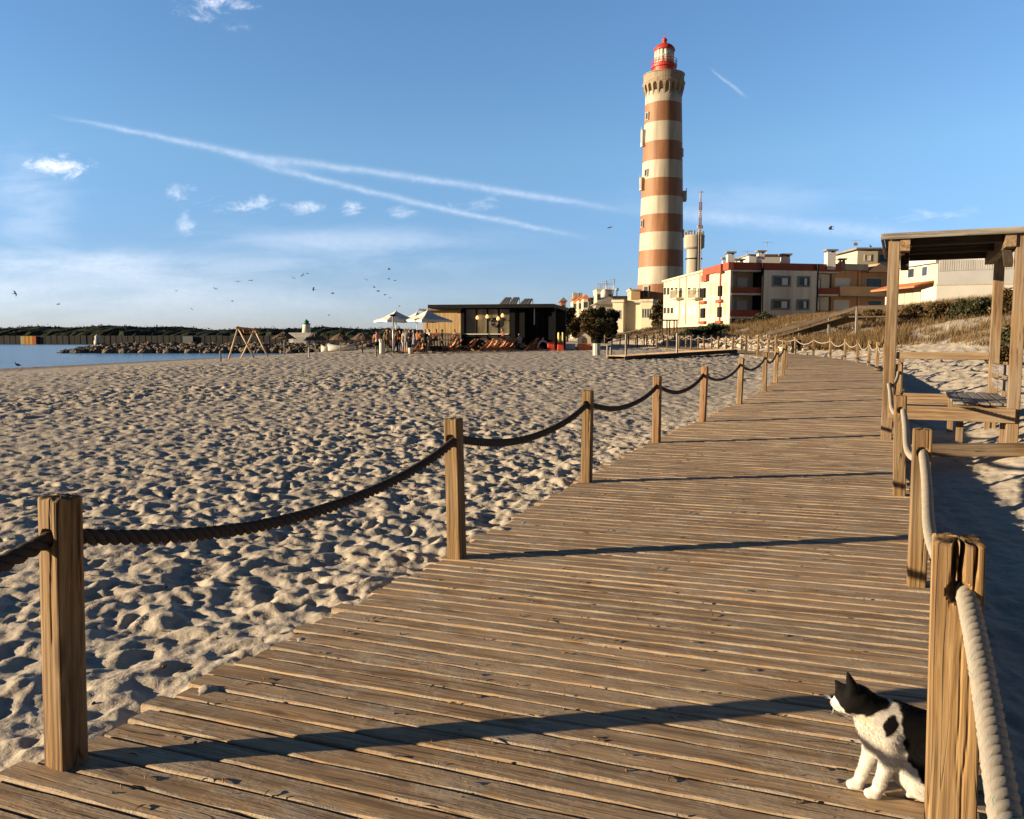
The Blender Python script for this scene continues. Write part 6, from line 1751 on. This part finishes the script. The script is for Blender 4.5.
# ------------------------------------------------------------------ water and the far bank
def build_water():
    m, nt, b = new_mat('river_water'); p = gpos(nt)
    n1 = noise(nt, vmul(nt, p, (.25, 1.0, 1.0)), 1.2, 5.0, .6); n2 = noise(nt, vmul(nt, p, (.02, .12, 1.0)), 1.0, 4.0, .6)
    c = mixc(nt, mapr(nt, n2, .4, .62), (.030, .060, .085), (.07, .11, .14))
    nt.links.new(c, b.inputs['Base Color']); b.inputs['Roughness'].default_value = .2; b.inputs['Specular IOR Level'].default_value = .4
    bump(nt, b, n1, .8, .25)
    mb = MB(); mb.add([(-4000, -300, -1.0), (20, -300, -1.0), (20, 284, -1.0), (-4000, 284, -1.0)], [(0, 1, 2, 3)])
    tag(mb.build('water', [m]), 'calm blue river water behind the beach', None, None, 'structure')
    # foam line
    # wall on the far bank
    wm, nt, b = new_mat('quay_wall'); p = gpos(nt)
    n = noise(nt, vmul(nt, p, (.5, 1, .12)), 1.0, 5.0, .65)
    c = ramp(nt, n, [(.3, (.022, .022, .023)), (.55, (.048, .046, .043)), (.75, (.085, .078, .07))])
    nt.links.new(c, b.inputs['Base Color']); b.inputs['Roughness'].default_value = .9
    Yq = 286.0; x0, x1 = xat(-420, 340, Yq), xat(400, 340, Yq)
    t = thing('quay_wall', 'long dark ribbed quay wall on the far side of the river', 'wall', ((x0 + x1) / 2, Yq, -1))
    mb = MB(); n = int((x1 - x0) / 2.1)
    for i in range(n):
        a = x0 + i * (x1 - x0) / n; w = (x1 - x0) / n
        mb.span(a, a + w - .25, Yq - .25 - .1 * RNG.random(), Yq + 1.2, -2, zat(335.6, Yq) + RNG.uniform(-.12, .12)); mb.span(a + w - .25, a + w, Yq - .1, Yq + 1.2, -2, zat(335.9, Yq))
    mb.build('wall', [wm], t)
    for a, b_, mt, nm in ((20.8, 24.6, (.55, .50, .22), 'mural_panel'), (24.6, 26.2, (.62, .20, .04), 'mural_panel'), (26.2, 28.2, (.70, .44, .08), 'mural_panel'), (28.2, 30.0, (.62, .16, .04), 'mural_panel'), (30.0, 32.4, (.72, .50, .10), 'mural_panel'), (32.4, 36.2, (.60, .15, .04), 'mural_panel'), (183, 193, (.20, .20, .21), 'grey_panel')):
        mb = MB(); mb.span(xat(a, 340, Yq - .6), xat(b_, 340, Yq - .6) - .02, Yq - .75, Yq - .47, zat(344.2, Yq), zat(336.2, Yq)); mb.build(nm, plain('painted_panel', mt, .8, .15, .6), t)
    # beacon, jetty light
    Y = 280; x = xat(97, 340, Y); t = thing('beacon', 'small white beacon post in front of the quay wall', 'beacon', (x, Y, -1))
    mb = MB(); mb.lathe([(1.0, -1.5), (1.0, .3), (.75, .35), (.65, 1.9), (.3, 2.1), (.02, 2.6)], (x, Y, 0), 14); mb.build('column', M['white'], t)
    Y = 140; x = xat(306.5, 325, Y); t = thing('harbour_light', 'stubby green and white harbour light on a pale plinth at the jetty', 'harbour light', (x, Y, 0))
    z = lambda py: zat(py, Y)
    mb = MB(); mb.lathe([(.80, z(333)), (.62, z(325)), (.60, z(324.4))], (x, Y, 0), 20); mb.build('tower', M['white'], t)
    mb = MB(); mb.lathe([(.60, z(324.4)), (.78, z(324.2)), (.78, z(323.6)), (.42, z(323.4)), (.40, z(321.6)), (.5, z(321.4)), (.2, z(320.3)), (.05, z(319.2))], (x, Y, 0), 18); mb.build('lantern', plain('green_paint', (.03, .13, .09), .5, .15), t)
    mb = MB(); mb.span(xat(291, 335, Y), xat(313, 335, Y), Y - 1.5, Y + 3, -1.5, z(332.6)); mb.span(xat(293, 338, Y - 3), xat(306, 338, Y - 3), Y - 3, Y - 1.51, -1.5, zat(337, Y - 3)); mb.build('plinth', M['white'], t)
build_water()

def boulder(rg, c, s):
    """irregular rock: jittered low ball"""
    th = np.linspace(-math.pi / 2, math.pi / 2, 5); n = 7; vs = []
    for q in th:
        for j in range(n):
            a = 2 * math.pi * j / n + q; k = rg.uniform(.75, 1.2); vs.append((c[0] + s * k * math.cos(q) * math.cos(a), c[1] + s * k * math.cos(q) * math.sin(a), c[2] + s * .75 * k * math.sin(q)))
    fs = [(i * n + j, i * n + (j + 1) % n, (i + 1) * n + (j + 1) % n, (i + 1) * n + j) for i in range(4) for j in range(n)]
    return vs, fs
def build_rocks():
    rm = plain('jetty_rock', (.17, .135, .10), .9, .5, .9, .6, 3)
    rg = np.random.default_rng(8); mb = MB()
    Y = 132; x0, x1 = xat(72, 348, Y), xat(392, 348, Y)
    for i in range(1500):
        q = rg.random(); x = x0 + (x1 - x0) * q; h = 1.4 * min(1, q * 9) ** .6; yy = rg.uniform(-4, 4)
        zc = -1.1 + h * (1 - abs(yy) / 5.0) * rg.uniform(.7, 1.0)
        v, f = boulder(rg, (x, Y + yy, zc), rg.uniform(.35, .8)); mb.add(v, f, tint=rg.uniform(.6, 1.3))
    mb.span(x0 + 3, x1, Y - 2.2, Y + 2.2, -2, -.4)
    tag(mb.build('jetty_rubble', [rm]), 'heaped brown boulders of the jetty in the river', 'rubble', None, 'stuff')
    # pale stones along the foot of the bank
    pm = plain('pale_stone', (.50, .43, .33), .9, .25, 2.0, .5, 8); mb = MB()
    for i in range(520):
        y = rg.uniform(50, 88); v = rg.uniform(1.6, 5.2); s_ = float(np.interp(y, PR[:, 1], SL)); p = right_pt(s_, v)
        s = rg.uniform(.10, .34); vv, ff = boulder(rg, (p[0], p[1], gz(p[0], p[1]) + s * .2), s); mb.add(vv, ff)
    tag(mb.build('stone_rubble', [pm]), 'pale broken stones along the foot of the grassy bank', 'stones', None, 'stuff')
build_rocks()

# ------------------------------------------------------------------ plants
M['leaf_dark'] = leaf_mat('dark_leaf', (.014, .018, .008), (.065, .062, .022))
M['leaf_olive'] = leaf_mat('olive_leaf', (.030, .021, .008), (.13, .085, .030))
M['leaf_green'] = leaf_mat('green_leaf', (.010, .020, .010), (.035, .058, .026))
M['grass'] = leaf_mat('dry_grass', (.05, .035, .015), (.215, .135, .058))
M['bark'] = plain('bark', (.10, .07, .05), .9, .3, 3.0, .5, 20)
def leaves(rg, centers, radii, n, size, flat=1.0, squash=.8):
    """small leaf faces clustered round clump centres"""
    k = rg.integers(0, len(centers), n)
    d = rg.normal(0, 1, (n, 3)); d /= np.linalg.norm(d, axis=1)[:, None]
    rad = radii[k] * rg.uniform(.3, 1.5, n) ** .75
    P = centers[k] + d * rad[:, None] * np.array([1, 1, squash])
    u = rg.normal(0, 1, (n, 3)); u /= np.linalg.norm(u, axis=1)[:, None]
    v = np.cross(u, rg.normal(0, 1, (n, 3))); v /= np.linalg.norm(v, axis=1)[:, None]
    s = size * rg.uniform(.6, 1.4, n)[:, None]
    T = np.stack([P - v * s * .4, P + v * s * .4, P + u * s], 1)
    return T, np.clip(rg.normal(.45, .25, n), 0, 1)
def tree(px, Y, top, wpx, label, mat='leaf_dark', n=7000, trunk=.35, seed=0, leaf=.42, group='trees between the bar and the lighthouse'):
    rg = np.random.default_rng(seed); x = xat(px, 330, Y); zb = gz(x, Y); zt = zat(top, Y); h = zt - zb; w = 1.25 * wpx * Y / F_PX / 2; n = int(n * 1.3)
    t = thing('tree', label, 'tree', (x, Y, zb), group)
    mb = MB(); mb.tube([(x, Y, zb - .3), (x + .1, Y, zb + h * .25), (x - .05, Y + .1, zb + h * .5)], [.22, .17, .12], 8)
    cs, rs = [], []
    for i in range(30):
        a = rg.uniform(0, 2 * math.pi); rr = w * rg.uniform(.1, .95); zz = zb + h * rg.uniform(trunk * .35 + .06, .92)
        k = 1 - .45 * max(0, (zz - zb) / h - .55) / .45
        c = np.array([x + rr * k * math.cos(a), Y + rr * k * math.sin(a) * .8, zz]); cs.append(c); rs.append(w * rg.uniform(.18, .36))
        mb.tube([(x, Y, zb + h * .35), tuple((c + [x, Y, zb + h * .45]) / 2), tuple(c)], [.08, .05, .03], 5)
    mb.build('trunk', M['bark'], t)
    T, ti = leaves(rg, np.array(cs), np.array(rs), n, leaf)
    mb = MB(); mb.tri_soup(T, tint=ti); mb.build('crown', M[mat], t)
tree(567, 128, 305, 17, 'dark tree at the right end of the bar roof', seed=1)
tree(557, 124, 308, 12, 'smaller dark tree half hidden behind the bar roof', seed=2, n=4500)
tree(579, 126, 316, 13, 'reddish brown bushy tree between the two dark tree groups', 'leaf_olive', 4500, .15, 3)
tree(591, 132, 310, 17, 'olive tree below the cream row of houses', 'leaf_olive', 6000, .2, 4)
tree(599, 130, 307, 18, 'broadest dark tree below the villa', seed=5, n=8500, trunk=.2)
tree(610, 134, 308, 13, 'slim dark tree just left of the cream annex', seed=6, n=7000, trunk=.2)
tree(658, 152, 300, 12, 'narrow dark tree between the annex and the white apartment wing', 'leaf_olive', 5000, .15, 7)
tree(588, 110, 318, 16, 'low olive bush-like tree behind the toys', 'leaf_olive', 4000, .08, 8, .3)
tree(604, 112, 320, 16, 'low dark bush-like tree in front of the broadest tree', 'leaf_dark', 4500, .08, 9, .3)

def shrub(px, Y, wpx, hpx, label, mat='leaf_dark', n=2600, seed=0, leaf=.13, zadd=0):
    rg = np.random.default_rng(seed); x = xat(px, 330, Y); zb = gz(x, Y) + zadd; w = wpx * Y / F_PX / 2; h = hpx * Y / F_PX
    t = thing('shrub', label, 'shrub', (x, Y, zb), 'shrubs on the dune')
    cs, rs = [], []; mb = MB()
    for i in range(20):
        a = rg.uniform(0, 2 * math.pi); rr = w * rg.uniform(0, .95)
        c = np.array([x + rr * math.cos(a), Y + rr * math.sin(a) * .7, zb + h * rg.uniform(.25, .75) * (1 - .35 * rr / w)]); cs.append(c); rs.append(min(h * .34, w * .4) * rg.uniform(.5, 1.1) + .05)
        mb.tube([(x + (c[0] - x) * .3, Y + (c[1] - Y) * .3, zb - .15), tuple(c)], [.04, .012], 5)
    mb.build('stem', M['bark'], t)
    T, ti = leaves(rg, np.array(cs), np.array(rs), n, leaf)
    T[:, :, 2] = np.maximum(T[:, :, 2], zb - .1)
    mb = MB(); mb.tri_soup(T, tint=ti); mb.build('foliage', M[mat], t)
for i, a in enumerate([
    (715, 76, 52, 13, 'long dark green thicket below the white apartment wing', 'leaf_green', 6000), (690, 80, 22, 9, 'dark green bush at the left end of the long thicket', 'leaf_green', 2600),
    (763, 82, 24, 11, 'round near-black bush under the lit balconies', 'leaf_dark', 3000), (742, 83, 14, 8, 'small reddish bush beside the round near-black one', 'leaf_olive', 1800),
    (872, 55, 22, 16, 'dark brown bush below the terracotta house', 'leaf_olive', 3000), (850, 58, 22, 12, 'olive bush beside the ramp rail', 'leaf_olive', 2400),
    (915, 50, 26, 15, 'brown bush below the tiled awning', 'leaf_olive', 3000), (941, 47, 30, 20, 'dark brown bush in front of the white garden wall', 'leaf_olive', 3600),
    (963, 45, 30, 24, 'tall dark bush against the white garden wall', 'leaf_dark', 4200), (982, 44, 24, 24, 'dark bush left of the rear shelter post', 'leaf_dark', 3600),
    (1005, 42, 22, 34, 'bush filling the gap between the two right shelter posts', 'leaf_olive', 3600), (1003, 24, 18, 24, 'low brown bush behind the backrest boards', 'leaf_olive', 2600),
    (1012, 30, 18, 26, 'twiggy bush high on the sand behind the right shelter post', 'leaf_dark', 2600), (1030, 40, 30, 36, 'bush at the right edge of the picture behind the shelter', 'leaf_olive', 3200)]):
    shrub(*a[:6], n=a[6], seed=80 + i)

def build_grass():
    rg = np.random.default_rng(12); Ts = []; ti = []
    def tuft(x, y, k, h, sp):
        z = gz(x, y) - .05
        b = np.stack([x + rg.normal(0, sp, k), y + rg.normal(0, sp, k), np.full(k, z)], 1)
        a = rg.uniform(0, 2 * math.pi, k); ln = h * rg.uniform(.5, 1.15, k); le = rg.uniform(.12, .6, k)
        tip = b + np.stack([np.cos(a) * le * ln + .15 * ln, np.sin(a) * le * ln, ln * (1 - .35 * le)], 1)
        s = np.stack([-np.sin(a), np.cos(a), 0 * a], 1) * .016
        Ts.append(np.stack([b - s, b + s, tip], 1)); ti.append(np.clip(rg.normal(.5, .25, k) + rg.normal(0, .1), 0, 1))
    n = 0
    while n < 11500:
        y = rg.uniform(26, 90) if rg.random() < .85 else rg.uniform(88, 150); v = rg.uniform(2.6, 24) if y > 40 else rg.uniform(5, 18)
        s_ = float(np.interp(min(y, 85), PR[:, 1], SL)); q = right_pt(s_, v); x = q[0]; yy = q[1] if y < 85 else y
        pat = math.sin(x * .55 + 1.1 * math.sin(yy * .31)) * math.sin(yy * .47 + .8 * math.sin(x * .4)) + .5 * math.sin(x * 1.3 + yy * .9)
        dens = .55 + .5 * pat + .06 * (v - 4)
        if rg.random() > dens: continue
        if x > xat(1100, 330, yy): continue
        tuft(x, yy, 15, rg.uniform(.35, .75) * (1.0 if yy > 45 else .8), .16); n += 1
    for i in range(900):
        q = rg.random(); px = 775 + 130 * q; Yr = np.interp(px, [768, 800, 830, 858, 903], [60, 56, 52.5, 49, 47]) - rg.uniform(.3, 5)
        tuft(xat(px, 320, Yr), Yr, 15, rg.uniform(.45, .9), .18)
    T = np.concatenate(Ts); mb = MB(); mb.tri_soup(T, tint=np.concatenate(ti))
    tag(mb.build('dune_grass', [M['grass']]), 'dry golden marram grass over the dune below the houses', 'grass', None, 'stuff')
build_grass()

def build_treeline():
    rg = np.random.default_rng(31)
    m, nt, b = new_mat('far_wood'); p = gpos(nt)
    c = ramp(nt, noise(nt, p, .22, 5.0, .65), [(.35, (.016, .022, .014)), (.6, (.045, .052, .028)), (.75, (.08, .075, .04))])
    nt.links.new(c, b.inputs['Base Color']); b.inputs['Roughness'].default_value = .95; b.inputs['Specular IOR Level'].default_value = .05
    mb = MB(); Y0 = 330.0
    x0, x1 = -720.0, 90.0
    nx, ny = 420, 9
    H = np.zeros((nx, ny))
    X = np.linspace(x0, x1, nx)[:, None] + rg.normal(0, .3, (nx, ny)); Yg = Y0 + np.linspace(0, 60, ny)[None, :] + rg.normal(0, 1.5, (nx, ny))
    base = 4.3 + .5 * np.sin(X * .021) + .45 * np.sin(X * .067 + 1) + .35 * np.sin(X * .19 + Yg * .1) + rg.normal(0, .28, (nx, ny))
    prof = np.array([0, .55, .8, .92, 1.0, 1.02, 1.05, 1.05, 1.0])[None, :]
    Z = 1.0 + base * prof
    V = np.stack([X, Yg, Z], -1).reshape(-1, 3)
    fs = [(i * ny + j, (i + 1) * ny + j, (i + 1) * ny + j + 1, i * ny + j + 1) for i in range(nx - 1) for j in range(ny - 1)]
    mb.add(V, fs)
    k = 16000; ix = rg.integers(0, nx, k); iy = rg.integers(1, ny, k); P = np.stack([X[ix, iy], Yg[ix, iy], Z[ix, iy]], 1) + rg.normal(0, .25, (k, 3))
    u = rg.normal(0, 1, (k, 3)); v = rg.normal(0, 1, (k, 3)); mb.tri_soup(np.stack([P, P + u * .4, P + v * .4], 1))
    tag(mb.build('far_woods', [m]), 'low dark wood along the far bank of the river', 'wood', None, 'stuff')
build_treeline()

# ------------------------------------------------------------------ gulls
def build_gulls():
    GM = vcol_mat('gull_feathers', .8, .2, 0, .1, 20)
    def mesh(flap, dark):
        mb = MB(); c = (.05, .05, .055) if dark else (.22, .23, .26)
        prof = [(-.22, .006), (-.16, .03), (-.05, .065), (.06, .06), (.13, .042), (.17, .036), (.20, .02), (.235, .004)]
        n = 8; vs = []
        for xx, r_ in prof:
            for j in range(n): a = 2 * math.pi * j / n; vs.append((xx, r_ * math.cos(a), r_ * .9 * math.sin(a)))
        fs = [(i * n + j, i * n + (j + 1) % n, (i + 1) * n + (j + 1) % n, (i + 1) * n + j) for i in range(len(prof) - 1) for j in range(n)]
        mb.add(vs, fs, col=c, sm=True)
        for s in (-1, 1):
            secs = [(.04, 0, .09, .10), (.28, .16 * flap + .04, .10, .085), (.52, .10 * flap + .03, .03, .06), (.66, .02 * flap, -.05, .015)]
            vs = []
            for yy, zz, xc, ch in secs:
                for (dx_, dz_) in ((ch, 0), (0, .014), (-ch, 0), (0, -.008)): vs.append((xc + dx_ - .05, s * yy, zz + dz_ * (ch / .1)))
            fs = [(i * 4 + j, i * 4 + (j + 1) % 4, (i + 1) * 4 + (j + 1) % 4, (i + 1) * 4 + j) for i in range(3) for j in range(4)] + [(12, 13, 14, 15)]
            mb.add(vs, fs, col=c)
        mb.add([(-.16, -.03, .01), (-.16, .03, .01), (-.32, .07, .0), (-.32, -.07, 0), (-.2, 0, -.015)], [(0, 1, 2, 3), (0, 4, 1), (1, 4, 2), (2, 4, 3), (3, 4, 0)], col=c)
        o = mb.build('gull', [GM], None, fixn=True); return o
    spots = [(215.4, 289, 90, 'gull at the left end of the flock over the thatched shades'), (237.8, 281.6, 85, 'gull gliding level above the swing frame, left of a close pair'), (251, 280.3, 95, 'gull just right of the level one above the swing frame'), (293, 278.2, 80, 'lowest of three gulls rising in a line above the harbour light'),
             (302.5, 275.3, 82, 'middle of three gulls rising in a line above the harbour light'), (307.3, 273.4, 84, 'highest of three gulls rising in a line above the harbour light'), (313.6, 289.6, 90, 'single gull straight above the harbour light'), (332.6, 293.5, 80, 'gull with raised wings right of the harbour light'),
             (366.3, 279.3, 100, 'lone gull left of the loose group above the parasols'), (389, 269.5, 85, 'highest gull above the parasols'), (388.8, 279, 95, 'left gull of a touching pair above the parasols'), (395, 280.3, 90, 'right gull of a touching pair above the parasols'),
             (374.3, 287.4, 95, 'upper gull of a tight cluster above the left parasol'), (378.2, 291.2, 92, 'dark gull in the middle of the cluster above the left parasol'), (385, 294.6, 100, 'gull right of the cluster above the left parasol'), (390, 298, 120, 'faint gull lowest above the left parasol'),
             (232.3, 301.2, 105, 'gull flying low above the top bar of the swing frame'), (399.3, 306, 120, 'faint gull nearly touching the peak of the left parasol'), (176.4, 291, 130, 'tiny gull left of the whole flock'), (191.7, 309, 130, 'tiny low gull left of the swing frame'),
             (329, 315, 110, 'dark gull low over the far wood near the harbour light'), (58.5, 304.5, 90, 'gull above the far wood near the left edge'), (15, 293.5, 110, 'gull nearest the left edge of the sky'), (609.7, 227.3, 75, 'dark gull beside the lighthouse shaft'), (830.8, 229, 70, 'dark gull above the red parapet, near the penthouse')]
    rg = np.random.default_rng(77); protos = {}
    for i, (px, py, Y, lab) in enumerate(spots):
        dark = i >= 22 or i == 20 or i == 13; flap = (1.0, .4, -.6)[i % 3]; key = (dark, i % 3)
        if key in protos: o = protos[key].copy(); COL.objects.link(o)
        else: o = mesh(flap, dark); protos[key] = o
        o.location = W(px, py, Y); o.rotation_euler = (rg.normal(0, .25), rg.normal(0, .15), rg.uniform(-.6, .6) + (math.pi if rg.random() < .5 else 0)); k = rg.uniform(.6, .85) if i < 22 else rg.uniform(.85, 1.0); o.scale = (k, k, k)
        tag(o, lab, 'gull', 'gulls flying over the beach')
    # standing gulls
    def stander(px, Y, lab, z=None):
        x = xat(px, 360, Y); zb = gz(x, Y) if z is None else z; mb = MB(); c = (.10, .09, .085)
        mb.ell((0, 0, .26), (.21, .09, .095), 12, 8, col=c, rot=rotm('Y', -14)); mb.tube([(.13, 0, .30), (.17, 0, .40)], [.06, .045], 8, col=c); mb.ell((.185, 0, .43), (.055, .045, .045), 10, 6, col=c); mb.tube([(.22, 0, .425), (.29, 0, .41)], [.015, .004], 5, col=(.5, .35, .08))
        mb.tube([(-.15, 0, .23), (-.34, 0, .20)], [.05, .012], 6, col=c)
        for s in (-1, 1): mb.tube([(0, s * .04, .2), (0, s * .04, 0), (.05, s * .04, 0)], .012, 5, col=(.4, .25, .12))
        o = mb.build('gull', [GM]); o.location = (x, Y, zb); o.rotation_euler = (0, 0, rg.uniform(0, 6)); tag(o, lab, 'gull', 'gulls standing about')
    stander(17.5, 66, 'dark gull standing on the sand at the waterline'); stander(866, 96, 'dark gull perched on the roof of the yellow penthouse', zat(248.5, 96))
build_gulls()

# ------------------------------------------------------------------ small litter on the boards and sand: twigs, shells and stones
def build_litter():
    rg = np.random.default_rng(5); mb = MB()
    for i in range(600):
        y = 2.2 + 12 * rg.random() ** 1.5; s_ = float(np.interp(y, PL[:, 1], SL)); off = -rg.uniform(.1, 2.7); p = left_pt(s_, off)
        if rg.random() < .55:
            a = rg.uniform(0, 6.3); L = rg.uniform(.006, .024); d = np.array([math.cos(a), math.sin(a), .1]) * L; q = p + [0, 0, .006]
            mb.tube([q - d, q + [0, 0, .003], q + d], [.0015, .003, .0012], 4, tint=rg.uniform(.4, 1.0))
        else:
            s = rg.uniform(.002, .007); v, f = boulder(rg, (p[0], p[1], .003 + s * .4), s); mb.add(v, f, tint=rg.uniform(.5, 1.2))
    for i in range(420):
        y = 3.0 + 14 * rg.random() ** 1.4; x = float(np.interp(y, PL[:, 1], PL[:, 0])) - rg.uniform(.3, 9); z = float(sand_z(np.array([x]), np.array([y]))[0])
        if rg.random() < .5:
            a = rg.uniform(0, 6.3); L = rg.uniform(.01, .05); d_ = np.array([math.cos(a), math.sin(a), .05]) * L; q = np.array([x, y, z + .006]); mb.tube([q - d_, q + [.004, 0, .006], q + d_], [.0018, .0035, .0015], 4, tint=rg.uniform(.3, .8))
        else:
            s = rg.uniform(.005, .016); v, ff = boulder(rg, (x, y, z + s * .3), s); mb.add(v, ff, tint=rg.uniform(.4, 1.6))
    tag(mb.build('litter', [plain('dry_litter', (.16, .11, .065), .9, .5, 40)]), 'twigs, grit and shells scattered over the planks and sand', 'litter', None, 'stuff')
build_litter()
